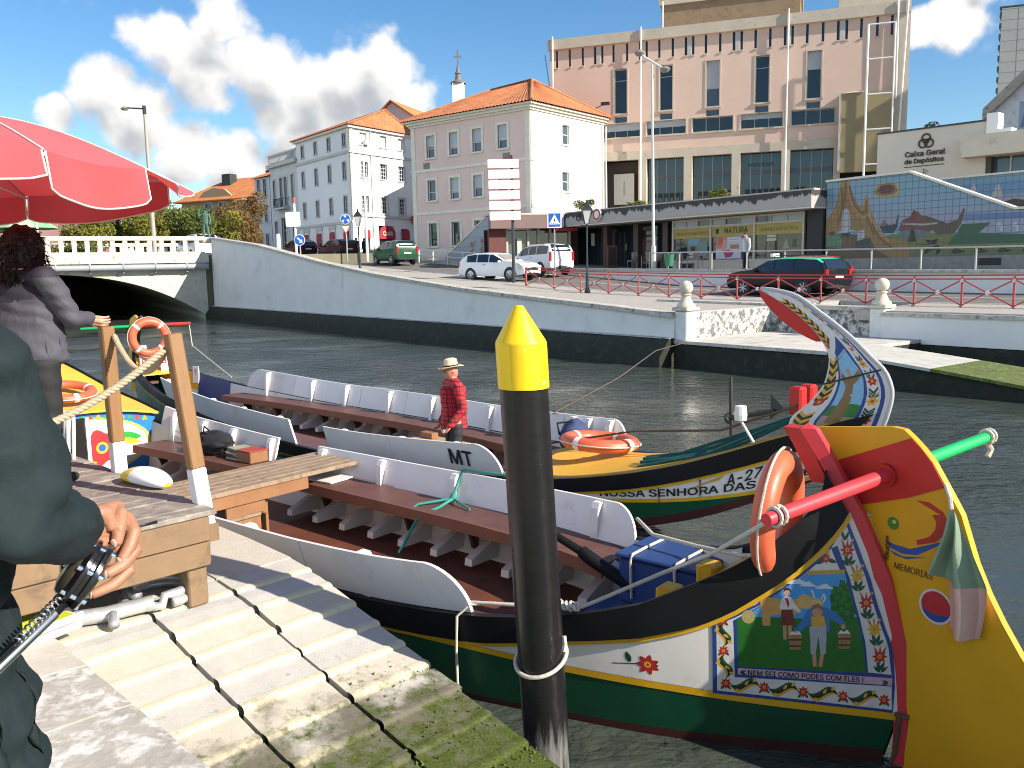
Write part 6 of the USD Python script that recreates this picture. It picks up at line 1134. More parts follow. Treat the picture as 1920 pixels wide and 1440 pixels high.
for (a, b) in ((-.28, 1.765), (-.06, 1.66)): MB().lathe([(0, 0.012), (0.014, 0.010), (0.022, 0.0)], (0, 0, 0), 10, M=None)
lay = [(Point(-.09, 1.43).buffer(0.036, 12), (0.03, 0.2, 0.025)), (Point(-.085, 1.44).buffer(0.012, 8), (0.5, 0.5, 0.1))]
lay += [([(0.04, 1.595), (0.12, 1.60), (0.20, 1.565), (0.235, 1.51), (0.215, 1.44), (0.16, 1.385), (0.06, 1.345), (0.055, 1.37), (0.13, 1.41), (0.16, 1.455), (0.165, 1.50), (0.14, 1.535), (0.185, 1.545), (0.10, 1.575)], (0.40, 0.03, 0.02)),
        ([(-.135, 1.325), (-.08, 1.31), (0.02, 1.31), (0.20, 1.40), (0.185, 1.375), (0.06, 1.285), (-.03, 1.27), (-.10, 1.285)], (0.02, 0.09, 0.3)), ([(-.11, 1.272), (-.02, 1.255), (0.12, 1.29), (0.0, 1.245), (-.07, 1.25)], (0.02, 0.09, 0.3))]
lay += [(Point(0.185, 1.03).buffer(0.098, 16), (0.60, 0.58, 0.55)), (Point(0.185, 1.03).buffer(0.085, 16), (0.42, 0.025, 0.03)), (Polygon([(0.10, 1.0), (0.18, 0.985), (0.27, 1.0), (0.27, 0.9), (0.1, 0.9)]).intersection(Point(0.185, 1.03).buffer(0.085, 16)), (0.02, 0.06, 0.25))]
RMo = lambda a, b, o: RH+RR*a+V(0, 0, b)-RB*(0.022+o)
art(rud, 'blade_emblem', lay, RMo, dz=0.0006, base=0.002)
MB().text('MEMORIAS', 0.038, (np.array([RR, V(0, 0, 1), -RB]), RH+RR*(-0.075)+V(0, 0, 1.172)-RB*0.024), 0.002, width=0.23).build('lettering', M('letter_brown', (0.10, 0.05, 0.015), 0.5, 0.2, 9.0), rud)
for b in (1.42, 0.33): MB().tube([RH+RR*(-0.26 if b > 1 else 0.06)+V(0, 0, b)-RB*0.03, RH+RR*(-0.30 if b > 1 else 0.0)+V(0, 0, b)-RB*0.05, RH+RR*(-0.34 if b > 1 else -0.06)+V(0, 0, b+0.01)], 0.016, 7).build('hinge_strap', M('rusty_iron', (0.10, 0.06, 0.035), 0.7, 0.3, 8.0), rud)
MB().tube([RH+RR*0.02+V(0, 0, 0.34)-RB*0.05, RH+RR*(-0.0)+V(0, 0, 0.1)-RB*0.05, RH+RR*(-0.06)+V(0, 0, -0.1)-RB*0.05], 0.014, 7).build('hinge_pin', MATS['rusty_iron'], rud)
MB().tube([RH+RR*(-.24)+V(0, 0, 1.43)-RB*0.03, RH+RR*(-.16)+V(0, 0, 1.18)-RB*0.035], 0.017, 8).build('hinge_bar', p_yellow, rud)
ch = MB()
for k in range(9):
    c = RH+RR*(-0.12+0.006*math.sin(k))+V(0, 0, 1.33-k*0.033)-RB*0.03
    ch.tube([c+(RR if k % 2 else RB)*0.009*math.cos(t)+V(0, 0, 0.02*math.sin(t)) for t in np.linspace(0, 2*pi, 9)[:-1]], 0.0035, 5, closed=True)
ch.build('chain', MATS['rusty_iron'], rud)
# cross bar of the rudder: red to port, green to starboard
cb = V(*(RH+RR*(-0.14)+V(0, 0, 1.705)))
bd = unit(V(0.835, 0.535, 0.085))
MB().tube([cb-bd*1.03, cb-bd*0.97, cb-bd*0.03], [0.034, 0.038, 0.042], 14).build('crossbar', p_redhi, rud, smooth=45)
MB().tube([cb+bd*0.03, cb+bd*1.0, cb+bd*1.06], [0.040, 0.036, 0.032], 14).build('crossbar', p_grn, rud, smooth=45)
MB().tube([cb-bd*0.05, cb+bd*0.05], 0.066, 14).build('bar_collar', p_red, rud, smooth=45)
tube_rope = lambda pts, r=0.012: MB().tube(pts, r, 7)
tube_rope([cb-bd*0.95+V(0, 0, 0.046)+bd*0.02*math.sin(k)+V(0, 0.0, 0)*k for k in range(2)]).build('lashing', rope_w, rud)
for o_ in (-0.97, -0.93): MB().tube([cb+bd*o_+(np.cross(bd, V(0, 0, 1))*math.cos(t)+V(0, 0, 1)*math.sin(t))*0.047 for t in np.linspace(0, 2*pi, 13)[:-1]], 0.011, 6, closed=True).build('lashing', rope_w, rud)
for o_ in (1.0, 1.035): MB().tube([cb+bd*o_+(np.cross(bd, V(0, 0, 1))*math.cos(t)+V(0, 0, 1)*math.sin(t))*0.043 for t in np.linspace(0, 2*pi, 13)[:-1]], 0.012, 6, closed=True).build('lashing', rope_w, rud)
tube_rope([cb+bd*1.02+V(0, 0, -0.04), cb+bd*1.05+V(0.01, 0, -0.09), cb+bd*1.03+V(0, 0, -0.13)], 0.018).build('lashing', rope_w, rud)
# flag hanging from the rudder's outer edge
def cloth(fn, nu, nv): return np.array([[fn(i/(nu-1), j/(nv-1)) for j in range(nv)] for i in range(nu)])
flag = thing('hanging_flag', 'faded green and pink flag hanging limp from the rudder', 'flag')
fo = RH+RR*0.26+V(0, 0, 1.60)-RB*0.05
def flagp(a, b):    # a down, b across
    w = 0.02+0.16*min(a*1.7, 1)**0.9
    return fo+RR*(0.005+a*0.06+(b-0.38)*w*2*0.78+0.015*math.sin(a*7+b*3))+V(0, 0, -a*0.62-0.05*(1-abs(b-0.5)*2)*a)-RB*(0.02+0.035*math.sin(b*11+a*3)*min(1, a*3))
MB().grid(cloth(lambda i, j: flagp(i*0.60, j), 16, 20)).build('green_field', M('flag_green', (0.22, 0.30, 0.20), 0.9, 0.08, 9.0), flag, smooth=True)
MB().grid(cloth(lambda i, j: flagp(0.60+i*0.42, 0.30+j*0.68-0.15*i), 12, 20)).build('pink_field', M('flag_pink', (0.58, 0.36, 0.29), 0.9, 0.08, 9.0), flag, smooth=True)
tube_rope([RH+RR*0.21+V(0, 0, 1.72)-RB*0.03, RH+RR*0.25+V(0, 0, 1.66)-RB*0.05, fo]).build('cord', rope_w, flag)
# life ring on the near stern
life_ring('life_ring', 'big orange life ring leaning inside the near painted stern', Aw(0.62, 0.10, 1.40), A_X*0.99+A_Y*0.12+V(0, 0, 0.05), 0.315, 0.082, roll=0.5, bands=0)
# mooring line and a black sweep lying in the stern
mo = thing('mooring_rope', 'grey mooring line running along the near boat to its stern post', 'rope')
pts = [Aw(2.45, 1.02, 0.70), Aw(2.0, 0.88, 0.74), Aw(1.62, 0.74, 0.775), Aw(1.25, 0.45, 0.98), Aw(0.9, 0.40, 1.18), cb-bd*0.95]
tube_rope(pts, 0.013).build('rope_length', rope_w, mo, smooth=True)
for k in range(5): MB().tube([Aw(1.66+0.03*k, 0.77, 0.775)+V(0.03*math.cos(t), 0.03*math.sin(t), 0.022*math.sin(t*2+k)) for t in np.linspace(0, 2*pi, 10)[:-1]], 0.011, 5, closed=True).build('knot_turn', rope_w, mo)
sw = thing('sweep', 'black wooden steering pole lying across the near stern well', 'pole')
MB().tube([Aw(2.62, -0.25, 0.82), Aw(2.35, -0.30, 0.70)], [0.030, 0.034], 10).build('handle', p_black, sw, smooth=40)
MB().tube([Aw(2.36, -0.30, 0.705), Aw(2.28, -0.31, 0.66), Aw(1.75, -0.42, 0.38)], [0.05, 0.055, 0.045], 10).build('shaft', p_black, sw, smooth=40)
MB().beam(Aw(2.15, -0.42, 0.62), Aw(1.72, -0.56, 0.42), 0.10, 0.02).build('blade', paint('blade_grey', (0.42, 0.46, 0.5), 0.5), sw)
rh = thing('mooring_rope', 'thin rope hanging from the rounded end of the near boat board', 'rope')
tube_rope([Aw(2.2, 0.92, 0.72), Aw(2.34, 1.0, 0.70), Aw(2.38, 1.09, 0.64), Aw(2.385, 1.10, 0.4), Aw(2.38, 1.10, 0.1), Aw(2.38, 1.10, -0.2)], 0.010).build('rope_length', rope_w, rh, smooth=True)
MB().tube([Aw(2.385, 1.10, 0.14), Aw(2.385, 1.10, 0.06)], 0.017, 7).build('knot', rope_w, rh)
tl = thing('teal_rope', 'teal rope looped over the backrest and bench of the near boat', 'rope')
xx = 4.55
y0 = -(hA.g('b', xx)+0.09)
pts = [Aw(xx-0.9, y0-0.02, 0.88), Aw(xx-0.3, y0+0.02, 0.865), Aw(xx, y0+0.05, 0.86), Aw(xx-0.0, y0+0.13, 0.72), Aw(xx-0.02, y0+0.22, 0.60), Aw(xx+0.2, y0+0.50, 0.565), Aw(xx+0.25, y0+0.60, 0.5)]
tube_rope(pts, 0.014).build('rope_length', rope_t, tl, smooth=True)
tube_rope([Aw(xx-0.02, y0+0.22, 0.60), Aw(xx-0.05, y0+0.45, 0.565), Aw(xx+0.1, y0+0.60, 0.48), Aw(xx+0.2, y0+0.72, 0.20), Aw(xx+0.24, y0+0.75, 0.12)], 0.016).build('rope_length', rope_t, tl, smooth=True)
MB().tube([Aw(xx-0.02, y0+0.20, 0.64), Aw(xx-0.02, y0+0.24, 0.57)], 0.035, 8).build('knot', rope_t, tl, smooth=True)
tube_rope([Aw(xx-0.02, y0+0.22, 0.60), Aw(xx-0.35, y0+0.33, 0.565)], 0.011).build('rope_length', rope_t, tl)
# things left in the near boat
tabl = thing('white_board', 'loose white board lying on the bench of the near boat', 'board', Aw(6.62, -1.0, 0.548), AX+0.08)
MB().box((0, 0, 0.012), (0.86, 0.34, 0.022), ch=0.006).build('panel', p_board, tabl)
MB().box((0.30, 0.0, 0.028), (0.06, 0.30, 0.010), ch=0.003).build('batten', p_board, tabl)
bx_ = thing('wooden_box', 'small reddish wooden box at the end of the bench in the near boat', 'box', Aw(7.98, -1.05, 0.547), AX)
MB().box((0, 0, 0.07), (0.30, 0.26, 0.14), ch=0.008).build('body', stepw, bx_); MB().box((0, 0, 0.147), (0.31, 0.27, 0.014), ch=0.004).build('lid', M('box_lid', (0.36, 0.055, 0.03), 0.6, 0.15, 6.0), bx_)
st = thing('paper_stack', 'untidy stack of magazines and leaflets on the near boat bench', 'papers', Aw(8.25, -1.06, 0.547), AX)
for k in range(6): MB().box((0.012*math.sin(k*3), 0.01*math.cos(k*2), 0.012+k*0.024), (0.30, 0.24, 0.021), 0.12*math.sin(k*2.3), 0.003).build('magazine', M(f'paper{k%3}', [(0.42, 0.40, 0.30), (0.10, 0.10, 0.08), (0.30, 0.29, 0.20)][k % 3], 0.6, 0.3, 20.0), st)
bg = thing('black_bag', 'black crumpled bag with gear on the near boat bench', 'bag', Aw(8.85, -1.03, 0.547), AX)
t = trimesh.creation.icosphere(3, 1.0); v = np.array(t.vertices); v = v*(0.34, 0.20, 0.15)*(0.8+0.5*meshkit.fbm(v*2.2+5, 3)[:, None])+(0, 0, 0.14); v[:, 2] = np.maximum(v[:, 2], 0.003)
cloth_black = M('cloth_black', (0.012, 0.012, 0.014), 0.85, 0.3, 12.0)
MB().add(v, t.faces).build('bag_body', cloth_black, bg, smooth=True); MB().tube([V(0.15, -0.1, 0.22), V(0.2, 0, 0.34), V(0.05, 0.1, 0.3), V(-0.1, 0.08, 0.24)], 0.012, 6).build('strap', cloth_black, bg, smooth=True)
# ================================================================== second boat, bow to the right
BX_, BY_ = V(0.695, -0.719, 0), V(0.719, 0.695, 0); BO = V(-8.79, 19.44, 0); BXA = math.atan2(-0.719, 0.695)
def Bw(x, y, z): return BO+BX_*x+BY_*y+V(0, 0, z)
bt = [(0.6, .06), (1.2, .30), (2.2, .55), (3.2, .72), (4.2, .86), (6, 1.08), (8, 1.22), (9.5, 1.28), (10.5, 1.26), (12, 1.14), (13.4, .97), (14.2, .82), (14.9, .66), (15.5, .50), (16.0, .34), (16.35, .20), (16.6, .05)]
hB = Hull(b=smoothtab([(x-0.6, b) for x, b in bt]),
          zs=smoothtab([(0, 1.25), (.6, 1.05), (1.2, .92), (2.2, .78), (3.6, .66), (7, .54), (10, .54), (12, .60), (13.4, .70), (14.3, .86), (14.9, 1.03), (15.4, 1.24), (15.75, 1.43), (16.0, 1.62)]),
          zb=smoothtab([(0, .15), (1, 0), (3, -.05), (11.5, -.05), (12.6, .02), (13.4, .12), (14.2, .26), (15, .48), (15.6, .74), (16.0, .98)]),
          zk=smoothtab([(0, 1.05), (.6, .85), (1.2, .73), (2.2, .6), (3.6, .48), (7, .36), (10, .38), (12, .45), (13.4, .56), (14.3, .70), (14.9, .86), (15.4, 1.05), (15.75, 1.22), (16.0, 1.42)]),
          zw=smoothtab([(0, 1.0), (.6, .8), (1.2, .7), (3.6, .46), (7, .345), (10, .365), (12, .435), (13.4, .515), (14.3, .595), (14.9, .68), (15.4, .79), (15.75, .90), (16.0, 1.05)]),
          zg=smoothtab([(0, .96), (.6, .77), (1.2, .67), (3.6, .43), (7, .315), (10, .335), (12, .405), (13.4, .48), (14.3, .56), (14.9, .645), (15.4, .755), (15.75, .86), (16.0, 1.01)]),
          xp=[(0, 0), (1.25, 0)], flare=0.20, xp2=[(0, -0.3), (.9, 0.0), (1.3, 0.22), (1.62, 0.5), (1.8, 0.6)])
boatB = thing('moored_boat', 'long wooden tour boat with a tall curled painted bow, carrying the man in the hat', 'boat', BO+BX_*0.6, BXA)
hull_parts(hB, boatB, np.unique(np.concatenate([np.linspace(0, 12.5, 44), np.linspace(12.5, 16.0, 32)])), None, inner=(1.2, 13.4))
for x0, x1, sd, r0, r1, br_ in ((3.6, 9.0, -1, False, False, (3.8, 5, 6.2, 7.4, 8.6)), (9.85, 12.85, -1, False, True, (10.2, 11.3, 12.2)), (3.55, 13.1, 1, True, True, (4.2, 5.6, 6.6, 7.8, 8.9, 9.4, 10.3, 11.1, 12.1, 12.4, 12.8))):
    side_board(hB, boatB, x0, x1, sd, 0.36, r0, r1, br_)
bench(hB, boatB, 3.4, 12.7, 1, 0.48, 0.42); bench(hB, boatB, 3.6, 12.4, -1, 0.48, 0.40)
# bow deck
P = [[V(hB.S(x, hB.g('zs', x)-0.01, 1)[0], y*(hB.S(x, hB.g('zs', x)-0.01, 1)[1]-0.02), hB.g('zs', x)-0.02+0.17*(1-y*y)*max(0, 1-(x-12.5)/4)) for y in np.linspace(-1, 1, 11)] for x in np.linspace(12.75, 15.9, 18)]
MB().slab(np.array(P), V(0, 0, -0.03)).build('bow_deck', p_deck, boatB, smooth=40)
P = [[V(12.92, y*(hB.S(12.9, z, 1)[1]-0.03), z) for z in (0.1, 0.45, 0.72)] for y in (-1, 0, 1)]
MB().slab(np.array(P), V(-0.03, 0, 0)).build('bow_bulkhead', p_inner, boatB)
MB().box((12.55, -0.55, 0.46), (0.5, 0.3, 0.04)).build('cross_seat', p_bench, boatB)
# the curled bow: a tall thin crest, red on its inner edge and painted on its sides
def B_(x, z): return (x-0.6, z)
o_out = [B_(15.98, 2.66), B_(16.27, 2.62), B_(16.58, 2.44), B_(16.83, 2.26), B_(17.02, 2.09), B_(17.16, 1.95), B_(17.21, 1.79), B_(17.17, 1.58), B_(17.0, 1.25), B_(16.75, 1.02)]
o_in = [B_(15.98, 2.66), B_(16.20, 2.55), B_(16.44, 2.385), B_(16.61, 2.21), B_(16.68, 2.05), B_(16.655, 1.88), B_(16.53, 1.68), B_(16.33, 1.47), B_(16.30, 1.2), B_(16.45, 1.0)]
def dense(p, n=40):
    from scipy.interpolate import PchipInterpolator, CubicSpline
    p = np.array(p, float); d = np.r_[0, np.cumsum(np.linalg.norm(np.diff(p, axis=0), axis=1))]; t = np.linspace(0, d[-1], n)
    return np.stack([PchipInterpolator(d, p[:, k])(t) for k in (0, 1)], 1)
OUT, INN = dense(o_out), dense(o_in)
half = lambda f: 0.012+0.075*f**1.4              # half thickness grows down the crest
P = []
for i in range(40):
    f = i/39; h_ = half(f); a, b = OUT[i], INN[i]
    P.append([V(a[0], -0.012, a[1]), V(*((a*0.5+b*0.5)[[0]]), -h_, (a*0.5+b*0.5)[1]), V(b[0], -0.6*h_-0.012, b[1]), V(b[0], 0.6*h_+0.012, b[1]), V((a*0.5+b*0.5)[0], h_, (a*0.5+b*0.5)[1]), V(a[0], 0.012, a[1]), V(a[0], -0.012, a[1])])
MB().grid(np.array(P)).build('bow_crest', p_white, boatB, smooth=40)
# red underside lip at the tip
P = [[V(INN[i][0]-dx*0.55, y, INN[i][1]-dx) for dx, y in ((0.0, -0.03), (0.12*math.sin(pi*min(i/14, 1))**0.6, -0.016), (0.12*math.sin(pi*min(i/14, 1))**0.6, 0.016), (0.0, 0.03))] for i in range(0, 15)]
MB().grid(np.array(P)).build('red_lip', p_red, boatB, smooth=40)
MB().tube([V(p[0]+0.012, 0, p[1]+0.008) for p in OUT], 0.020, 8).build('outer_beading', paint('bead_grey', (0.40, 0.41, 0.42), 0.4), boatB, smooth=True)
def crest(a, f, o):
    """f: 0 at the tip, 1 at the foot; a: 0 at the outer edge, 1 at the inner edge; painted on the near side"""
    i = f*39; k = min(int(i), 38); w = i-k
    pa = OUT[k]*(1-w)+OUT[k+1]*w; pb = INN[k]*(1-w)+INN[k+1]*w; h_ = half(f)
    y = np.interp(a, [0, 0.5, 1], [0.012, h_, 0.6*h_+0.012]); p = pa*(1-a)+pb*a
    return V(p[0], -y-o, p[1])
from shapely.geometry import box as sbox
lay = [(sbox(0.02, 0.0, 0.98, 1.0), cWHT)]
lay += [(sbox(0.05, 0.03, 0.10, 1.0), cBLU)]
from shapely.geometry import box as sbox
lay += [(Polygon([(0.36, 0.36), (0.74, 0.42), (0.72, 0.52), (0.70, 0.70), (0.74, 0.86), (0.32, 0.86), (0.26, 0.7), (0.28, 0.5)]), cBLU), (Polygon([(0.40, 0.42), (0.70, 0.44), (0.68, 0.52), (0.66, 0.70), (0.70, 0.845), (0.355, 0.845), (0.30, 0.7), (0.32, 0.5)]), (0.20, 0.42, 0.60)),
        (Polygon([(0.30, 0.70), (0.665, 0.70), (0.70, 0.845), (0.355, 0.845)]), (0.36, 0.25, 0.18)), (Polygon([(0.30, 0.665), (0.42, 0.655), (0.55, 0.668), (0.66, 0.66), (0.67, 0.715), (0.30, 0.715)]), (0.03, 0.17, 0.03)), (Polygon([(0.36, 0.42), (0.72, 0.45), (0.71, 0.46), (0.37, 0.43)]), (0.35, 0.25, 0.15))]
mk = (0.22, 0.13, 0.05)
lay += [(Polygon([(0.47, 0.535), (0.56, 0.535), (0.60, 0.75), (0.43, 0.75)]), mk), (Polygon([(0.33, 0.515), (0.48, 0.545), (0.47, 0.58), (0.33, 0.545)]), mk), (Polygon([(0.55, 0.545), (0.66, 0.505), (0.67, 0.53), (0.56, 0.58)]), mk), (Polygon([(0.48, 0.50), (0.545, 0.50), (0.545, 0.54), (0.48, 0.54)]), (0.45, 0.26, 0.17)), (Polygon([(0.44, 0.615), (0.585, 0.615), (0.585, 0.622), (0.44, 0.622)]), (0.5, 0.48, 0.44)), (Polygon([(0.655, 0.50), (0.69, 0.49), (0.685, 0.515), (0.66, 0.525)]), (0.45, 0.26, 0.17)), (Polygon([(0.31, 0.505), (0.335, 0.51), (0.335, 0.535), (0.31, 0.53)]), (0.45, 0.26, 0.17))]
for k in range(13):     # chevrons on the inner border
    f0 = 0.10+k*0.066; ia = float(np.interp(f0, [0.1, 0.5], [0.52, 0.77])); im_ = (ia+0.955)/2
    if k in (4, 8): 
        lay += [(Polygon([(0.86+0.07*math.cos(a), f0+0.012+0.022*math.sin(a)) for a in np.linspace(0, 2*pi, 14)]), cRED), (Polygon([(0.86+0.025*math.cos(a), f0+0.012+0.008*math.sin(a)) for a in np.linspace(0, 2*pi, 9)]), cYEL)]; continue
    for j, c in ((0, cYEL), (0.0165, cBLK), (0.033, cYEL), (0.0495, cDGR)):
        lay.append((Polygon([(ia, f0+j), (im_, f0+j+0.022), (0.955, f0+j), (0.955, f0+j+0.0165), (im_, f0+j+0.0385), (ia, f0+j+0.0165)]), c))
for k in range(9):      # flowers and leaves on the outer border
    f0 = 0.20+k*0.075
    for j in (0.022, 0.034, 0.046): lay.append((Polygon([(0.13, f0+j), (0.19, f0+j+0.016), (0.25, f0+j), (0.25, f0+j+0.010), (0.19, f0+j+0.026), (0.13, f0+j+0.010)]), cDGR))
    lay += [(Polygon([(0.19+0.07*math.cos(a)*(0.85+0.2*math.cos(6*a)), f0+0.018*math.sin(a)*(0.85+0.2*math.cos(6*a))) for a in np.linspace(0, 2*pi, 30)]), cRED if k % 2 else cYEL), (Polygon([(0.19+0.02*math.cos(a), f0+0.006*math.sin(a)) for a in np.linspace(0, 2*pi, 8)]), cYEL if k % 2 else cRED)]
lay += [(Polygon([(0.08, 0.875), (0.72, 0.875), (0.72, 0.93), (0.08, 0.93)]), (0.55, 0.42, 0.44)), (Polygon([(0.08, 0.865), (0.72, 0.865), (0.72, 0.875), (0.08, 0.875)]), cBLU)]
art(boatB, 'crest_painting', lay, lambda a, f, o: crest(a, f, o), base=0.004, maxedge=0.05)
for f in (0.54,): MB().tube([crest(a, f, 0.008) for a in np.linspace(0, 1, 6)], 0.008, 6).build('crest_strap', M('old_iron', (0.03, 0.028, 0.026), 0.6, 0.3, 9), boatB)
# lettering on the near bow strake
lt = M('letter_black', (0.012, 0.012, 0.014), 0.5, 0.2, 9.0)
mb = MB(); rim_text(mb, 'NOSSA SENHORA DAS AREIAS', 0, hB, -1, 14.02, lambda x: hB.g('zw', x)+0.028, 0.072, width=2.05); mb.build('boat_name', lt, boatB)
mb = MB(); rim_text(mb, 'A-2718-AL', 0, hB, -1, 15.28, lambda x: hB.g('zk', x)-0.155, 0.105, width=0.62); mb.build('registration', lt, boatB)
mb = MB(); zz = lambda x: hB.g('zs', x)+0.12; t = meshkit.text_mesh('MT', 0.17, 0.002, True)
mb.add([hB.S(12.12+p[0], hB.g('zs', 12.2), -1)+V(0, -0.10*(0.12+p[1])/0.36+0.02-0.006-p[2], 0.11+p[1]) for p in np.array(t.vertices)], t.faces); mb.build('board_letters', lt, boatB)
# yellow flourish behind the registration
art(boatB, 'bow_flourish', [(Polygon([(0, 0), (0.20, 0.10), (0.34, 0.16), (0.30, 0.06), (0.17, 0.045), (0.08, -0.03)]), cYEL), (Point(0.62, 0.17).buffer(0.055), (0.5, 0.49, 0.46))], lambda a, b, o: hB.S(14.92+a, hB.g('zk', 14.92+a)-0.10+b*0.4, -1)+V(0, -o, 0), base=0.005, maxedge=0.1)
# stern of the second boat: yellow end, blue band, white name boards
P = [[V(x, y*(hB.S(x, z, 1)[1]+0.005), z) for y in (-1, 0, 1)] for x, z in ((x, hB.g('zs', x)-0.12) for x in np.linspace(0.05, 1.1, 8))]
MB().slab(np.array(P), V(0, 0, -0.03)).build('stern_deck', p_deck, boatB)
for sd in (-1, 1):
    P = [[hB.S(x, z, sd)-V(0, sd*0.055, 0) for z in np.linspace(hB.g('zs', x)-0.35, hB.g('zs', x)+0.01, 4)] for x in np.linspace(0.1, 1.9, 9)]
    MB().grid(np.array(P)).build('stern_lining', p_yellow, boatB)
    P = [[hB.S(x, z, sd)-V(0, sd*0.058, 0) for z in np.linspace(0.15, hB.g('zs', x)+0.012, 4)] for x in np.linspace(1.9, 3.0, 7)]
    MB().grid(np.array(P)).build('blue_lining', p_blue, boatB)
    for x in (1.15, 1.75) if sd > 0 else (1.3,):
        P = [[hB.S(x+dx, z, sd)-V(0, sd*0.07, 0) for z in np.linspace(0.62, 0.98, 3)] for dx in (0, 0.2)]
        MB().slab(np.array(P), V(0, -sd*0.015, 0)).build('name_plate', p_board, boatB)
        mbt = MB()
        for j, c in enumerate('812'):
            t = meshkit.text_mesh(c, 0.085, 0.002, True)
            mbt.add([hB.S(x+0.06+p[0], 0.9, sd)+V(0, -sd*(0.086+p[2]), -0.06-j*0.11+p[1]) for p in np.array(t.vertices)], t.faces)
        mbt.build('plate_figures', M('letter_red', (0.3, 0.02, 0.015), 0.5, 0.2, 9), boatB)
for sd in (-0.22, 0.22):
    MB().box((0.95, sd, 1.12), (0.05, 0.16, 0.62), ch=0.01).build('name_plate', p_board, boatB)
    mbt = MB()
    for j, c in enumerate('R8'): mbt.text(c, 0.12, (np.array([V(0, -1, 0), V(0, 0, 1), V(1, 0, 0)]), V(0.98, sd+0.05, 1.22-j*0.2)), 0.003, True)
    mbt.build('plate_figures', MATS['letter_red'], boatB)
    MB().beam(V(0.95, sd, 0.8), V(0.95, sd, 0.75), 0.05, 0.05).build('plate_post', p_board, boatB)
MB().tube([V(0.0, 0, 0.1), V(-0.02, 0, 0.8), V(0.12, 0, 1.45), V(0.35, 0, 1.98), V(0.45, 0, 2.02)], [0.05, 0.055, 0.05, 0.05, 0.03], 8).build('stern_post', p_black, boatB)
MB().box((0.55, -0.1, 0.62), (0.9, 0.3, 0.05)).build('helm_seat', p_bench, boatB)
r3 = thing('rudder', 'yellow rudder at the far boat stern with its cross bar', 'rudder', BO+BX_*0.55, BXA)
ol3 = Polygon([(-.10, 0.3), (-.35, .28), (-.36, .9), (-.28, 1.5), (-.12, 1.95), (.15, 2.05), (.32, 1.98), (.20, 1.75), (.02, 1.2), (-.06, .7)])
MB().prism(ol3, 0.05, (np.array([V(1, 0, 0), V(0, 0, 1), V(0, -1, 0)]), V(0, 0.025, 0))).build('blade', MATS['rudder_yellow'], r3)
cc = V(0.15, 0, 1.80); d3 = unit(V(0.62, 0.9, 0.03))
MB().tube([cc-d3*1.15, cc], [0.035, 0.038], 10).build('crossbar', p_grn, r3, smooth=45); MB().tube([cc, cc+d3*1.15], [0.038, 0.035], 10).build('crossbar', p_redhi, r3, smooth=45)
lc = thing('rope', 'pale rope hanging from the red cross bar end to the far boat gunwale', 'rope')
e3 = BO+BX_*(0.55+cc[0]+d3[0]*1.12)+BY_*(cc[1]+d3[1]*1.12)+V(0, 0, 1.83)
MB().tube([e3, e3+V(0.06, -0.05, -0.5), Bw(3.55, 0.78, 0.80)], 0.010, 6).build('cord', rope_w, lc)
life_ring('life_ring', 'orange life ring hung upright on the stern of the far boat', Bw(1.66, -0.10, 1.60), V(0.55, -0.83, 0.0), 0.335, 0.085, roll=0.8)
life_ring('life_ring', 'orange life ring lying flat on the yellow bow deck of the far boat', Bw(14.02, 0.02, 0.965), V(0.07, 0.05, 1), 0.36, 0.085, roll=0.2)
MB().tube([V(0, 0, 0), V(0.02, 0, 0.09)], 0.03, 8)
# bits on the far bow: anchor, red boxes, teal net rope, lines, lamp
an = thing('anchor', 'black iron anchor lying on the far boat bow', 'anchor')
iron = MATS['old_iron']
a0, a1 = Bw(15.50, 0.30, 1.36), Bw(16.05, 0.20, 1.50)
MB().tube([a0, a1], 0.024, 8).build('shank', iron, an); MB().tube([a0+V(0.02, 0, -0.30), a0+V(-0.0, 0, 0.42)], 0.02, 8).build('stock', iron, an)
MB().tube([a0+V(0.05*math.cos(t), 0, 0.05*math.sin(t)) for t in np.linspace(0, 2*pi, 12)[:-1]], 0.014, 6, closed=True).build('ring', iron, an)
fx = unit(a1-a0); MB().add([a1-fx*0.05, a1+V(-0.02, 0.10, 0.16), a1+V(-0.02, 0.10, -0.10), a1+fx*0.10+V(0, 0, 0.02), a1-fx*0.02+V(0, 0.05, 0.02)], [(0, 1, 3), (0, 3, 2), (4, 3, 1), (4, 2, 3), (0, 4, 1), (0, 2, 4)]).build('fluke', iron, an)
rb = thing('red_mooring_bitt', 'pair of red wooden bitts on the far boat bow', 'bitt')
for y in (0.02, 0.24): MB().box(Bw(16.32+0.02*y, 0.10+y*0.9, 1.64), (0.13, 0.13, 0.26), BXA, ch=0.02).build('bitt_post', p_red, rb)
for k in range(4):
    tn = thing('teal_net_rope', 'heap of teal rope along the far boat bow rail', 'rope') if k == 0 else tn
    MB().tube([Bw(14.9+0.35*i, -(hB.g('b', 14.3+0.35*i)-0.22)+0.05*k, hB.g('zs', 14.3+0.35*i)+0.03+0.025*k+0.02*math.sin(i*2+k)) for i in range(5)], 0.018, 6).build('strand', M('net_teal', (0.015, 0.10, 0.085), 0.8, 0.3, 30), tn, smooth=True)
bl = thing('bow_line', 'dark line running from the far bow back along the deck', 'rope')
MB().tube([Bw(16.4, -0.05, 1.62), Bw(15.4, 0.3, 1.22), Bw(14.3, 0.25, 1.08), Bw(13.3, -0.15, 0.86)], 0.014, 6).build('rope_length', M('rope_brown', (0.09, 0.065, 0.045), 0.9, 0.3, 40), bl, smooth=True)
bl2 = thing('mooring_rope', 'long thin rope from the far quay to the boats behind the mooring pile', 'rope')
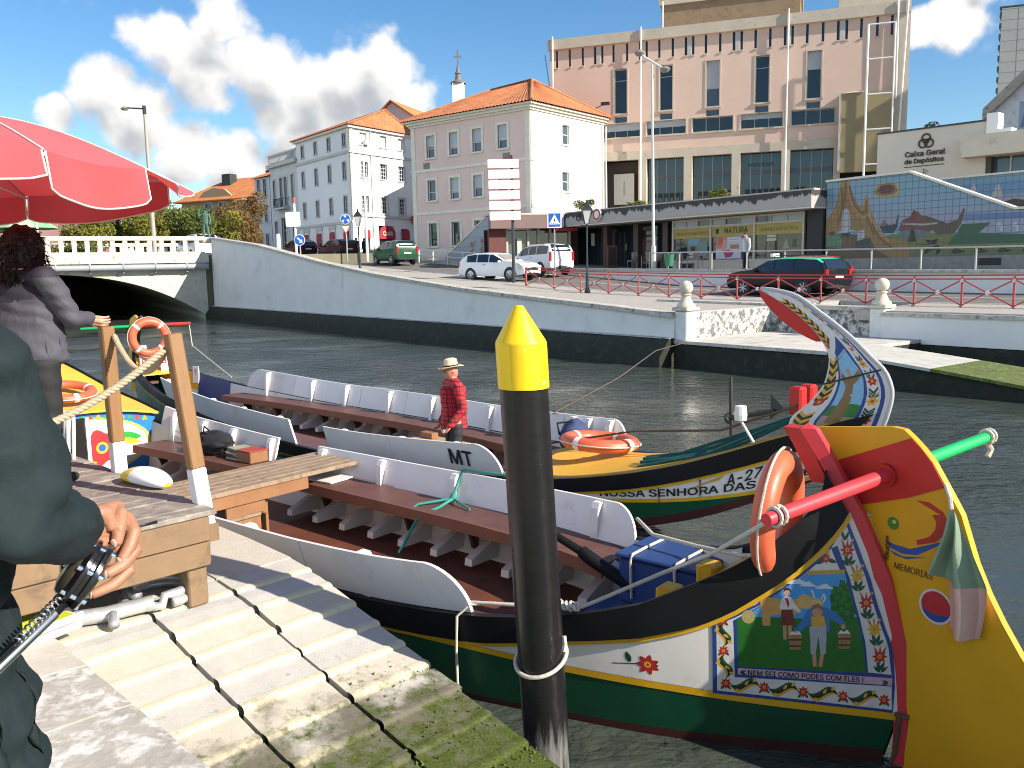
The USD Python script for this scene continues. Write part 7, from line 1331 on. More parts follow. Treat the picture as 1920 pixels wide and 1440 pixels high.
MB().tube([Bw(12.3, 1.1, 0.95), V(1.9, 15.0, 0.95), V(3.4, 20.0, 0.92), V(4.72, 23.0, 0.83)], 0.012, 6).build('rope_length', M('rope_brown', (0.09, 0.065, 0.045), 0.9, 0.3, 40), bl2, smooth=True)
wl = thing('bow_lamp', 'small white lamp on a stalk at the far boat bow', 'lamp')
MB().lathe([(0, 0), (0.055, 0), (0.06, 0.05), (0.05, 0.13), (0, 0.14)], Bw(16.05, -0.42, 1.50), 12).build('lamp_head', p_board, wl); MB().tube([Bw(16.05, -0.42, 1.50), Bw(16.15, -0.36, 1.30)], 0.014, 6).build('stalk', p_board, wl)
for k, x in enumerate((14.65, 15.05)):
    cn = thing('hull_chain', 'small chain hanging over the far boat bow, ' + ('aft of the other' if k == 0 else 'forward of the other'), 'chain'); mbc = MB()
    for q in range(8):
        c = Bw(x+0.6, 0, 0); yb = hB.S(x, hB.g('zk', x)-q*0.03, -1); c = BO+BX_*(0.6+yb[0])+BY_*(yb[1]-0.012)+V(0, 0, yb[2]+0.03)
        mbc.tube([c+(BX_ if q % 2 else BY_)*0.008*math.cos(t)+V(0, 0, 0.018*math.sin(t)) for t in np.linspace(0, 2*pi, 8)[:-1]], 0.003, 5, closed=True)
    mbc.build('links', MATS['rusty_iron'], cn)
bgb = thing('blue_bag', 'blue bag leaning at the far backrest behind the mooring pile', 'bag', Bw(13.0, 0.75, 0.52), BXA)
v = np.array(t_ico.vertices) if 't_ico' in globals() else np.array(trimesh.creation.icosphere(3, 1.0).vertices); fcs = trimesh.creation.icosphere(3, 1.0).faces
v = v*(0.17, 0.22, 0.24)*(0.85+0.3*meshkit.fbm(v*2+2, 3)[:, None])+(0, 0, 0.24); v[:, 2] = np.maximum(v[:, 2], 0.002)
MB().add(v, fcs).build('bag_body', M('bag_blue', (0.03, 0.045, 0.12), 0.8, 0.2, 8), bgb, smooth=True); MB().tube([V(-.1, -.18, .3), V(-.1, -.22, .45), V(.05, -.1, .47)], 0.015, 6).build('strap', cloth_black, bgb)
tbx = thing('wooden_chest', 'low table like wooden chest with a block on it in the far boat', 'chest', Bw(11.05, 0.05, 0.0), BXA)
MB().box((0, 0.0, 0.52), (0.95, 0.5, 0.10), ch=0.01).build('top', M('ply_wood', (0.42, 0.26, 0.13), 0.6, 0.2, 5), tbx); MB().box((0, 0, 0.28), (0.85, 0.42, 0.38)).build('body', p_floor, tbx); MB().box((-0.25, 0.1, 0.61), (0.26, 0.12, 0.08), ch=0.006).build('block', stepw, tbx)
# ================================================================== wooden landing stage with posts and rope
import manifold3d as m3
wood_g = M('deck_wood_grey', (0.21, 0.175, 0.145), 0.85, 0.3, 3.0, bump=0.004, bscale=30, col2=(0.33, 0.29, 0.25), thr=(0.45, 0.65), detail=8)
wood_t = M('stage_timber', (0.205, 0.128, 0.068), 0.7, 0.2, 2.5, bump=0.003, bscale=26, col2=(0.13, 0.085, 0.05), thr=(0.48, 0.7), detail=8)
post_w = M('post_timber', (0.225, 0.115, 0.042), 0.55, 0.14, 3.0, bump=0.002, bscale=26, col2=(0.15, 0.075, 0.03), thr=(0.55, 0.8), stretch=(9, 9, 1))
stage_w = thing('landing_stage', 'weathered plank landing stage on short timber legs', 'landing stage')
SROT = math.atan2(-0.699, 0.715)           # local x of a plank frame = E_
def planks():
    u = -0.035; k = 0
    while u > -3.4:
        w = 0.142
        c = RP(u-w/2, -2.25, 1.482+0.0025*math.sin(k*2.3))
        MB().box(c, (w-0.007, 3.16, 0.034), SROT, 0.006).build('plank', wood_g, stage_w); u -= w; k += 1
planks()
for j, (z0, z1) in enumerate(((1.315, 1.462), (1.165, 1.309))):
    MB().box(RP(-0.055, -2.27, (z0+z1)/2), (0.036, 3.10-0.02*j, z1-z0), SROT, 0.006).build('fascia_board', wood_t, stage_w)
    MB().box(RP(-1.72, -0.722, (z0+z1)/2), (3.28, 0.034, z1-z0), SROT, 0.006).build('fascia_board', wood_t, stage_w)
for u, v in ((-0.135, -0.80), (-0.135, -3.2), (-1.7, -0.80), (-3.2, -0.80), (-1.7, -3.2)):
    zb = zramp(u); MB().box(RP(u, v, (zb+1.46)/2), (0.12, 0.12, 1.46-zb), SROT, 0.008).build('leg', wood_t, stage_w)
def rail_post(u, v, lean, label):
    b = RP(u, v, 1.0); th = thing('rope_post', label, 'post', (0, 0, 0), 0, None)
    base = RP(u, v, 1.28); top = RP(u, v, 2.55)+np.array(lean)
    z1 = base+(top-base)*0.345
    MB().beam(z1, top, 0.088, 0.088, up=E_, ch=0.008).build('shaft', post_w, th)
    MB().beam(base, z1, 0.090, 0.090, up=E_, ch=0.006).build('painted_foot', paint('foot_white', (0.68, 0.67, 0.66), 0.5, 0.06), th)
    MB().beam(base-V(0, 0, 0.02), base+V(0, 0, 0.09), 0.098, 0.098, up=E_).build('foot_plate', wood_t, th)
    return top
pA = rail_post(-0.225, -0.648, (-0.14, 0.02, 0.0), 'brown post leaning at the near corner of the landing stage')
pB = rail_post(-1.56, -0.65, (-0.0, -0.03, 0.0), 'upright brown post the woman in the jacket leans on')
pC = rail_post(-0.225, -3.1, (0, 0, 0), 'brown post at the left end of the landing stage')
rope_j = M('rope_jute', (0.36, 0.30, 0.20), 0.9, 0.2, 40.0, bump=0.003, bscale=120)
def twisted(path, name, label, R=0.0145, pitch=0.085):
    th = thing(name, label, 'rope'); path = np.array(path)
    d = np.r_[0, np.cumsum(np.linalg.norm(np.diff(path, axis=0), axis=1))]; n = int(d[-1]/0.009); t = np.linspace(0, d[-1], n)
    C = np.stack([np.interp(t, d, path[:, k]) for k in range(3)], 1)
    from scipy.ndimage import gaussian_filter1d
    C = gaussian_filter1d(C, 4, axis=0, mode='nearest')
    T = np.gradient(C, axis=0); T /= np.linalg.norm(T, axis=1, keepdims=True); a = np.cross(T, V(0, 0, 1)); a /= np.linalg.norm(a, axis=1, keepdims=True); b = np.cross(T, a)
    for s in range(3):
        ph = t/pitch*2*pi/1.0+s*2*pi/3
        MB().tube(C+R*0.72*(np.cos(ph)[:, None]*a+np.sin(ph)[:, None]*b), R*0.82, 7).build('strand', rope_j, th, smooth=True)
def sag(p0, p1, s, n=24, k=1.0):
    t = np.linspace(0, 1, n)[:, None]; return p0*(1-t)+p1*t-V(0, 0, 1)*s*4*t*(1-t)
twisted(sag(pB+V(0.05, 0.0, -0.06), pA+V(-0.05, 0.02, -0.09), 0.20), 'barrier_rope', 'short thick twisted rope between the two nearest posts')
twisted(sag(pA+V(-0.04, -0.03, -0.09), pC+V(0.03, 0.03, -0.10), 0.42), 'barrier_rope', 'long thick twisted rope sagging left along the stage front', 0.0155)
# things under and beside the stage
hose = thing('hose', 'silver grey hose coiled on the ramp under the landing stage', 'hose')
silver = M('silver_hose', (0.52, 0.53, 0.54), 0.32, 0.1, 20, metal=0.5, bump=0.001)
def loop(c, r, a0, a1, z=0.03, n=24, ex=1.0): return [c+E_*r*ex*math.cos(t)+G_*r*math.sin(t)+V(0, 0, z) for t in np.linspace(a0, a1, n)]
c0 = RP(-0.30, -0.95, 0.945)
MB().tube(loop(c0, 0.20, 0, 2*pi*0.95, 0.03)+loop(c0+G_*0.02, 0.17, 2*pi*0.95, 2*pi*1.8, 0.075), 0.028, 9).build('coil', silver, hose, smooth=True)
MB().tube([c0-G_*0.10+E_*0.15+V(0, 0, 0.05), c0-G_*0.35+E_*0.10+V(0, 0, 0.04), c0-G_*0.62+V(0, 0, 0.05), c0-G_*0.85-E_*0.05+V(0, 0, 0.10)], 0.045, 9).build('run', silver, hose, smooth=True)
MB().tube([c0-G_*0.33+E_*0.16+V(0, 0, 0.05), c0-G_*0.36+E_*0.25+V(0, 0, 0.02)], 0.03, 9).build('stub', silver, hose, smooth=True)
tr = thing('plastic_tray', 'two white plastic trays stacked beside the ramp with a lime yellow sheet', 'tray', RP(-0.03, -1.80, 1.0), SROT+0.25)
wpl = M('white_plastic', (0.66, 0.66, 0.64), 0.4, 0.05, 6)
for k in range(2):
    MB().box((-0.10+0.02*k, 0.05, 0.012+0.055*k), (0.30, 0.56, 0.022), ch=0.008).build('tray', wpl, tr)
    for sx in (-1, 1): MB().box((-0.10+0.02*k+sx*0.145, 0.05, 0.03+0.055*k), (0.016, 0.56, 0.032), ch=0.005).build('rim', wpl, tr)
MB().box((-0.08, 0.06, 0.082), (0.25, 0.48, 0.006)).build('sheet', M('lime_sheet', (0.55, 0.60, 0.03), 0.5, 0.1, 5), tr)
fl_ = thing('float', 'yellow and white plastic float lying behind the near post', 'float', RP(-0.98, -0.70, 1.50), SROT+0.15)
t = trimesh.creation.icosphere(3, 1.0); v = np.array(t.vertices); v = v*(0.27, 0.10, 0.06); v[:, 2] += 0.06-0.03*(v[:, 0]/0.27)**2
w_ = v[t.faces].mean(1)[:, 0]; yl = M('float_yellow', (0.70, 0.50, 0.005), 0.4, 0.06, 5)

def sub_(m_): f_ = t.faces[m_]; u_, i_ = np.unique(f_, return_inverse=True); return v[u_], i_.reshape(-1, 3)
MB().add(*sub_(w_ < -0.06)).build('yellow_shell', yl, fl_, smooth=True); MB().add(*sub_(w_ > 0.26)).build('yellow_tip', yl, fl_, smooth=True); MB().add(*sub_((w_ >= -0.06) & (w_ <= 0.26))).build('white_shell', M('float_white', (0.75, 0.75, 0.74), 0.4, 0.05, 5), fl_, smooth=True)
# folded white chair frames at the far side of the stage
fc = thing('folding_chair', 'folded white plastic chairs behind the landing stage', 'chair', RP(-2.35, -0.93, 1.50), SROT+0.5)
for k in range(3):
    q = MB(); y = k*0.055
    for x in (-0.2, 0.2): q.tube([V(x, y, 0), V(x, y+0.03, 0.30), V(x*0.9, y+0.05, 0.36)], 0.014, 7)
    q.tube([V(-0.18, y+0.05, 0.36), V(0.18, y+0.05, 0.36)], 0.014, 7); q.box((0, y+0.02, 0.2), (0.36, 0.014, 0.24), ch=0.005); q.build('chair_frame', wpl, fc)

# ================================================================== mooring pile with its yellow cap
pile = thing('mooring_pile', 'black mooring pile with a yellow pointed cap', 'pile')
def pt(z): f = (z-0.0)/2.64; return V(0.165, 4.48, 0)*(1-f)+V(0.045, 4.40, 0)*f+V(0, 0, z)
def pile_mat():
    N = {'g': ('geometry', {}), 'x': ('separate_xyz', {}), 'mp': ('mapping', {'mapping_type': 'point', 'scale': (14, 14, 1.2)}), 'n': ('noise_texture', {'scale': 1.0, 'detail': 8.0, 'roughness': 0.7}), 'mp2': ('mapping', {'mapping_type': 'point', 'scale': (2.2, 2.2, 9)}), 'n2': ('noise_texture', {'scale': 1.0, 'detail': 7.0, 'roughness': 0.7}),
         'zr': ('map_range', {'from_min': 0.85, 'from_max': 0.25, 'to_min': -0.35, 'to_max': 0.16, 'clamp': True}), 'a': ('math', {'math_type': 'add'}), 'k': ('map_range', {'range_type': 'smoothstep', 'from_min': 0.53, 'from_max': 0.72, 'to_min': 0, 'to_max': 0.55, 'clamp': True}),
         'mx': ('mix', {'color1': (0.011, 0.011, 0.012), 'color2': (0.30, 0.29, 0.27)}), 'r2': ('map_range', {'from_min': 0.3, 'from_max': 0.7, 'to_min': 0.18, 'to_max': 0.36, 'clamp': True}), 'b': ('bump', {'distance': 0.0025}), 'p': ('principled_bsdf', {'specular_ior_level': 0.38})}
    L = [('g.position', 'x.vector'), ('g.position', 'mp.vector'), ('mp.vector', 'n.vector'), ('g.position', 'mp2.vector'), ('mp2.vector', 'n2.vector'), ('x.z', 'zr.value'), ('n.fac', 'a.value1'), ('zr.result', 'a.value2'), ('a.value', 'k.value'), ('k.result', 'mx.fac'), ('mx.color', 'p.base_color'), ('n2.fac', 'r2.value'), ('r2.result', 'p.roughness'), ('n2.fac', 'b.height'), ('b.normal', 'p.normal')]
    return usdkit.material(stage, '/World/Looks/pile_plastic', N, L, surface='p.BSDF')
pm_ = pile_mat()
def ringm(mb, zs_, rs, n=40): 
    mb.grid(np.array([[pt(z)+r*V(math.cos(t), math.sin(t), 0) for t in np.linspace(0, 2*pi, n+1)] for z, r in zip(zs_, rs)])); return mb
ringm(MB(), np.linspace(-1.5, 2.30, 24), 0.127+0.0008*np.sin(np.arange(24)*2.1)).build('shaft', pm_, pile, smooth=True)
capm = M('cap_yellow', (0.74, 0.50, 0.004), 0.38, 0.05, 5, bump=0.0015, bscale=12, col2=(0.60, 0.58, 0.55), thr=(0.66, 0.672))
ringm(MB(), [2.30, 2.285, 2.285, 2.30, 2.515, 2.53, 2.70, 2.712, 2.714], [0.120, 0.128, 0.133, 0.134, 0.134, 0.130, 0.030, 0.022, 0.0]).build('cap', capm, pile, smooth=35)
pr_ = thing('mooring_rope', 'pale rope looped once round the mooring pile', 'rope')
MB().tube([pt(0.78+0.06*math.cos(t-0.9))+0.142*V(math.cos(t), math.sin(t), 0) for t in np.linspace(0, 2*pi, 40)[:-1]], 0.012, 8, closed=True).build('loop', rope_w, pr_, smooth=True)
MB().tube([pt(0.84)+V(0.125, -0.07, 0.0), pt(0.88)+V(0.135, -0.06, 0.0), pt(0.92)+V(0.132, -0.05, 0)], 0.012, 6).build('tail', rope_w, pr_)

# ================================================================== red parasol
par = thing('parasol', 'big red canvas parasol with pale piping at the upper left', 'parasol')
red_c = M('canvas_red', (0.56, 0.035, 0.045), 0.85, 0.06, 2.0, bump=0.001, bscale=300)
def canvas_mat():
    N = {'g': ('geometry', {}), 'n': ('noise_texture', {'scale': 2.0, 'detail': 4}), 'r': ('rgb_ramp', {'ramp': [(0.3, (0.60, 0.085, 0.095)), (0.7, (0.66, 0.105, 0.115))]}), 'p': ('principled_bsdf', {'roughness': 0.75, 'sheen_weight': 0.4, 'sheen_roughness': 0.4}), 't': ('translucent_bsdf', {'color': (0.62, 0.03, 0.035)}), 'm': ('mix_closure', {'fac': 0.30})}
    return usdkit.material(stage, '/World/Looks/canvas', N, [('g.position', 'n.vector'), ('n.fac', 'r.fac'), ('r.color', 'p.base_color'), ('p.BSDF', 'm.closure1'), ('t.BSDF', 'm.closure2')], surface='m.closure')
canv = canvas_mat(); pipe_w = M('piping', (0.62, 0.56, 0.50), 0.8, 0.05, 10)
apex = V(-4.35, 6.15, 4.03)
ev = [V(-3.6, 4.15, 3.72), V(-2.56, 4.85, 3.60), V(-2.52, 6.10, 3.64), V(-2.85, 7.35, 3.70), V(-4.5, 8.15, 3.66), V(-6.0, 8.0, 3.68), V(-6.7, 6.6, 3.66), V(-6.3, 4.9, 3.66), V(-5.0, 4.05, 3.70)]
def panel(i):
    a, b = ev[i], ev[(i+1) % len(ev)]
    def f(s, t):          # s from apex to eave, t across
        e = a*(1-t)+b*t; p = apex*(1-s)+e*s; p = p+V(0, 0, 0.16*math.sin(pi*s)*(1-0.25*math.sin(pi*t))); sagc = 0.05*math.sin(pi*t)*s
        return p-V(0, 0, sagc*0.6)
    return f
for i in range(len(ev)):
    f = panel(i); MB().grid(np.array([[f(s, t) for t in np.linspace(0, 1, 11)] for s in np.linspace(0, 1, 14)])).build('canopy_panel', canv, par, smooth=True)
    # valance with a lifted corner
    lift = {0: 0.55, 2: 0.75}.get(i, 0.0); out = unit(V(*( (ev[i]+ev[(i+1) % len(ev)])/2-apex)[:2], 0))
    def val(s, t, i=i, lift=lift, out=out, f=f):
        drop = 0.235*s; flare = lift*(0.75 if i == 0 else 1.0)
        rr = 0.03*math.sin(pi*t)*s
        corner = min(t, 1-t)*9; sc = 1 if corner > 1 else 0.80+0.2*math.sqrt(max(0, 1-(1-corner)**2))
        d = drop*sc
        return f(1, t)+out*(d*flare+0.03*s*math.sin(t*7+i))-V(0, 0, d*(1-flare*0.75)+rr)
    g_ = np.array([[val(s, t) for t in np.linspace(0.01, 0.99, 19)] for s in np.linspace(0, 1, 6)])
    MB().grid(g_).build('valance', canv, par, smooth=True)
    MB().tube(list(g_[:, 0])+list(g_[-1][1:-1])+list(g_[::-1, -1]), 0.0065, 6).build('piping', pipe_w, par, smooth=True)
    MB().tube([f(s, 0)+V(0, 0, 0.004) for s in np.linspace(0, 1, 14)], 0.006, 6).build('seam', pipe_w, par, smooth=True)
    MB().tube([apex-V(0, 0, 0.12), ev[i]-V(0, 0, 0.02)], 0.011, 6).build('rib', M('rib_white', (0.5, 0.49, 0.47), 0.5, 0.1, 5), par)
MB().tube([V(-4.35, 6.15, 1.5), apex], 0.024, 10).build('pole', M('rib_white', (0.5, 0.49, 0.47), 0.5, 0.1, 5), par)
MB().lathe([(0, 0.16), (0.03, 0.14), (0.045, 0.02), (0.05, 0), (0, 0)], apex-V(0, 0, 0.02), 12).build('finial', pipe_w, par, smooth=40)
MB().lathe([(0, 0), (0.3, 0), (0.3, 0.06), (0.08, 0.10), (0.04, 0.3), (0, 0.3)], V(-4.35, 6.15, 1.5), 20).build('foot', M('concrete_foot', (0.3, 0.29, 0.27), 0.9, 0.2, 6), par)
MB().box(V(-4.6, 6.3, 1.22), (1.6, 1.6, 0.55), SROT).build('block', wood_t, stage_w)

# ================================================================== people
def chain_solid(chains, refine=0.022, smooth=8):
    parts = []
    for ch_ in chains:
        for (p, r), (q, s) in zip(ch_[:-1], ch_[1:]):
            pts = []
            for c, rad in ((p, r), (q, s)):
                rad = np.broadcast_to(np.asarray(rad, float), (3,)); pts.append(np.asarray(c, float)+ICO*rad)
            parts.append(m3.Manifold.hull_points(np.vstack(pts)))
    man = m3.Manifold.batch_boolean(parts, m3.OpType.Add).refine_to_length(refine); mm_ = man.to_mesh()
    t = trimesh.Trimesh(mm_.vert_properties[:, :3], mm_.tri_verts, process=True); v0 = np.array(t.vertices); trimesh.smoothing.filter_taubin(t, 0.5, 0.52, smooth); d = np.array(t.vertices)-v0; L = np.linalg.norm(d, axis=1, keepdims=True); t.vertices = np.where(np.isfinite(d) & (L < refine*0.6), v0+np.nan_to_num(d), v0); return t
ICO = np.array(trimesh.creation.icosphere(2, 1.0).vertices)
skin = M('skin_tan', (0.33, 0.155, 0.09), 0.48, 0.2, 22, bump=0.0011, bscale=190)
skin_l = M('skin_light', (0.50, 0.28, 0.19), 0.5, 0.08, 14)
hair_m = M('hair_dark', (0.014, 0.008, 0.006), 0.5, 0.35, 40)
def wrinkle(t, amp, f, seed=0, lo=None):
    v = np.array(t.vertices); n = np.array(t.vertex_normals); w = meshkit.fbm(v*np.array([f, f, f*1.6])+seed, 4)-0.5; w = w+0.22*np.sin(v[:, 2]*55+v[:, 0]*18+9*meshkit.fbm(v*5+seed, 3))
    t.vertices = v+n*(amp*w)[:, None]; return t
def head_mesh(c, R3, s=1.0):
    """a head with brow, nose, mouth, chin and ears; R3 rows = right, forward, up"""
    v = np.array(trimesh.creation.icosphere(4, 1.0).vertices); f = trimesh.creation.icosphere(4, 1.0).faces
    x, y, z = v.T
    p = np.stack([x*0.076, y*0.096, z*0.118], 1)
    jaw = np.clip(-z, 0, 1); p[:, 0] *= 1-0.28*jaw**1.5; p[:, 1] += np.where(y > 0, 0.012*jaw, -0.02*jaw)*1.0
    def bump(cx, cy, cz, r, a): 
        d = np.linalg.norm(p-np.array([cx, cy, cz]), axis=1); return np.exp(-(d/r)**2)*a
    p[:, 1] += bump(0, 0.098, -0.012, 0.020, 0.022)+bump(0, 0.098, 0.005, 0.016, 0.010)-bump(0.032, 0.088, 0.008, 0.018, 0.010)-bump(-0.032, 0.088, 0.008, 0.018, 0.010)+bump(0, 0.095, 0.032, 0.03, 0.004)+bump(0, 0.085, -0.055, 0.022, 0.008)+bump(0, 0.07, -0.098, 0.025, 0.010)
    for sx in (-1, 1): p[:, 0] += sx*bump(sx*0.076, -0.008, 0.0, 0.018, 0.014)
    return (p*s) @ R3+c, f
def frame(yaw, pitch=0.0):
    fwd = V(math.cos(yaw)*math.cos(pitch), math.sin(yaw)*math.cos(pitch), math.sin(pitch)); rgt = unit(np.cross(fwd, V(0, 0, 1))); return np.array([rgt, fwd, np.cross(rgt, fwd)])
def simple_hand(c, dirv, palm, s=1.0):
    """chains for a relaxed hand: palm plus five bent fingers"""
    d = unit(dirv); n = unit(palm-d*(palm@d)); w = np.cross(d, n); ch_ = []
    k = 0.09*s
    ch_.append([(c, 0.022*s), (c+d*k, 0.026*s)]); ch_.append([(c+w*0.02*s, 0.018*s), (c+d*k+w*0.028*s, 0.014*s)]); ch_.append([(c-w*0.02*s, 0.018*s), (c+d*k-w*0.028*s, 0.014*s)])
    for j, L in zip((-1.5, -0.5, 0.5, 1.5), (0.062, 0.078, 0.074, 0.060)):
        b = c+d*k+w*j*0.021*s; m1 = b+d*L*0.45*s+n*0.012*s; e = m1+d*L*0.25*s+n*0.035*s; ch_.append([(b, 0.0105*s), (m1, 0.0095*s), (e, 0.008*s)])
    b = c+d*0.02*s-w*0.03*s; ch_.append([(b, 0.014*s), (b+d*0.045*s-w*0.022*s+n*0.01*s, 0.0105*s), (b+d*0.075*s-w*0.018*s+n*0.02*s, 0.009*s)])
    return ch_
def person(name_label, base, H, yaw, mats, pose, hair=None, hat=False, coat_len=0.80, headpitch=0.0, headyaw=None, fat=1.0, detail=0.022, loose=1.0, wr=0.012, hands={}, cuff=0.95, wrk=1.0):
    """a clothed standing figure. pose: dict of local joints (right, forward, up) in units of height for elbow/wrist/knee/foot of each side (R, L)"""
    th = thing('person', name_label, 'person'); F_ = frame(yaw); base = np.asarray(base, float)
    W = lambda r, f, u: base+(F_[0]*r+F_[1]*f)*H+V(0, 0, u*H)
    sh = {s: W(sg*0.105*fat, 0.0, 0.815) for s, sg in (('R', 1), ('L', -1))}; hip = {s: W(sg*0.05*fat, 0, 0.52) for s, sg in (('R', 1), ('L', -1))}
    J = {k: W(*v) for k, v in pose.items()}
    for s in 'RL': sh[s] = J.get('sh'+s, sh[s])
    nk, hc = W(0, 0.0, 0.845), W(0, 0.012, 0.925)
    body = []
    for s in 'RL':
        body += [[(sh[s], 0.030*H), (J['el'+s], 0.024*H), (J['wr'+s], 0.016*H)], [(hip[s], 0.045*H), (J['kn'+s], 0.030*H), (J['an'+s], 0.02*H)]]
        body += hands[s] if s in hands else simple_hand(J['wr'+s], J.get('hd'+s, J['wr'+s]*2-J['el'+s])-J['wr'+s], V(*(F_[1])), 0.9*H/1.7)
    body += [[(W(0, 0, 0.54), (0.085*H*fat, 0.06*H, 0.06*H)), (W(0, 0, 0.66), (0.075*H*fat, 0.055*H, 0.06*H)), (W(0, 0, 0.78), (0.09*H*fat, 0.055*H, 0.05*H))], [(sh['R'], 0.03*H), (nk, 0.034*H), (sh['L'], 0.03*H)], [(nk, 0.036*H), (hc, 0.034*H)]]
    t = chain_solid(body, detail)
    mb = MB().tm(t); hv, hf = head_mesh(hc, frame(headyaw if headyaw is not None else yaw, headpitch), H/1.72); mb.add(hv, hf); mb.build('body', mats['skin'], th, smooth=True)
    k = 1.0
    legs = []
    for s in 'RL': legs += [[(hip[s]-UP*0.045*H, 0.056*H*loose), (J['kn'+s], 0.044*H*loose), (J['an'+s]+V(0, 0, 0.02), 0.036*H)]]
    legs += [[(W(0.03, 0, 0.50), 0.058*H), (W(-0.03, 0, 0.50), 0.058*H)]]
    MB().tm(wrinkle(chain_solid(legs, detail), 0.012, 7)).build('trousers', mats['trousers'], th, smooth=True)
    ct = []
    for s in 'RL': ct += [[(sh[s], 0.043*H*loose), (J['el'+s], 0.036*H*loose), (J['wr'+s]*cuff+J['el'+s]*(1-cuff), 0.028*H*loose*wrk)]]
    cb_ = 0.50 if coat_len > 0.7 else 0.47
    ct += [[(W(0, 0, cb_), (0.105*H*fat*loose, 0.084*H*loose, 0.035*H)), (W(0, 0, 0.64), (0.095*H*fat*loose, 0.075*H*loose, 0.05*H)), (W(0, 0, 0.77), (0.105*H*fat*loose, 0.072*H*loose, 0.05*H))], [(sh['R'], 0.044*H), (W(0, -0.005, 0.835), 0.046*H), (sh['L'], 0.044*H)]]
    c_ = wrinkle(chain_solid(ct, detail), wr, 10, 3)
    if 'yoke' in mats:     # two colour jacket: split where the seam runs
        fc_ = np.array(c_.triangles_center)-base; up = fc_[:, 2]/H; rr = fc_ @ F_[0]/H
        hi = (up > 0.70+0.2*np.clip(rr+0.10, 0, 0.2)+np.where(rr > 0.125, 0.075, 0))
        
        for m_, nm, mt in ((~hi, 'jacket', 'coat'), (hi, 'jacket_yoke', 'yoke')): u_, i_ = np.unique(c_.faces[m_], return_inverse=True); MB().add(np.array(c_.vertices)[u_], i_.reshape(-1, 3)).build(nm, mats[mt], th, smooth=True)
    else: MB().tm(c_).build('coat', mats['coat'], th, smooth=True)
    for s in 'RL':
        a = J['an'+s]; fw_ = F_[1]
        MB().tm(chain_solid([[(a+V(0, 0, 0.01), 0.026*H), (V(*(a[:2]), base[2]+0.022*H)+fw_*0.02*H, 0.022*H), (V(*(a[:2]), base[2]+0.018*H)+fw_*0.10*H, 0.018*H)]], detail)).build('shoe', mats.get('shoe', cloth_black), th, smooth=True)
    return th, W, hc, F_, J
stand = dict(elR=(0.135, -0.01, 0.64), wrR=(0.135, 0.04, 0.485), elL=(-0.135, -0.01, 0.64), wrL=(-0.135, 0.04, 0.485), knR=(0.055, 0.012, 0.285), anR=(0.06, -0.01, 0.045), knL=(-0.055, 0.012, 0.285), anL=(-0.06, -0.01, 0.045))
# woman in the grey and navy jacket, seen from behind, one hand on the post
j_grey = M('jacket_grey', (0.058, 0.058, 0.074), 0.75, 0.12, 3, bump=0.003, bscale=40); j_navy = M('jacket_navy', (0.016, 0.016, 0.030), 0.75, 0.2, 3, bump=0.003, bscale=40)
wp = dict(stand); wb = V(-3.22, 5.72, 1.5); wy = math.radians(62); WF = frame(wy)
def loc_(p, base, H, F_): d = np.asarray(p)-base; return (d@F_[0]/H, d@F_[1]/H, d[2]/H)
tgt = pB+V(-0.10, -0.04, 0.055)
wp['wrR'] = loc_(tgt, wb, 1.72, WF); wp['elR'] = loc_(V(-2.93, 5.72, 2.62), wb, 1.72, WF); wp['hdR'] = loc_(pB+V(0.02, 0.0, 0.03), wb, 1.72, WF)
wt, WW, whc, _, _ = person('person in a grey and navy jacket seen from behind, hand on the brown post', wb, 1.72, wy, dict(skin=skin_l, coat=j_grey, yoke=j_navy, trousers=M('trousers_black', (0.014, 0.014, 0.016), 0.8, 0.2, 5)), wp, fat=1.18, loose=1.12, wr=0.022)
hr = MB()
rngh = np.random.default_rng(3)
cap = trimesh.creation.icosphere(4, 1.0); cv = np.array(cap.vertices); cv = cv*(0.118, 0.130, 0.150)*(0.93+0.22*meshkit.fbm(cv*5+7, 4)[:, None]); cv[:, 2] = np.where(cv[:, 2] < -0.02, cv[:, 2]*1.45, cv[:, 2]); cv[:, 1] -= 0.02
hr.add(cv @ frame(wy)+whc+V(0, 0, 0.005), cap.faces).build('hair', hair_m, wt, smooth=True)
cu = MB()
for k in range(900):
    a, e = rngh.uniform(0, 2*pi), rngh.uniform(-1.2, 1.1); d = V(math.cos(a)*math.cos(e), math.sin(a)*math.cos(e), math.sin(e))
    if d @ WF[1] > 0.6: continue
    p0 = whc+d*V(0.115, 0.115, 0.15)-WF[1]*0.02; L = rngh.uniform(0.05, 0.13); ph = rngh.uniform(0, 6)
    pts = [p0+d*0.012*q+V(0.012*math.sin(ph+q*1.3), 0.012*math.cos(ph+q*1.3), -L*q/6) for q in range(7)]; cu.tube(pts, [0.0028]*6+[0.001], 3)
cu.build('curls', hair_m, wt, smooth=True)
MB().tube([whc+WF[0]*0.14*math.sin(t)-WF[1]*0.13*math.cos(t)+V(0, 0, -0.13) for t in np.linspace(-1.5, 1.5, 15)], 0.006, 6).build('collar_trim', M('trim_pink', (0.55, 0.30, 0.32), 0.6, 0.1, 9), wt)
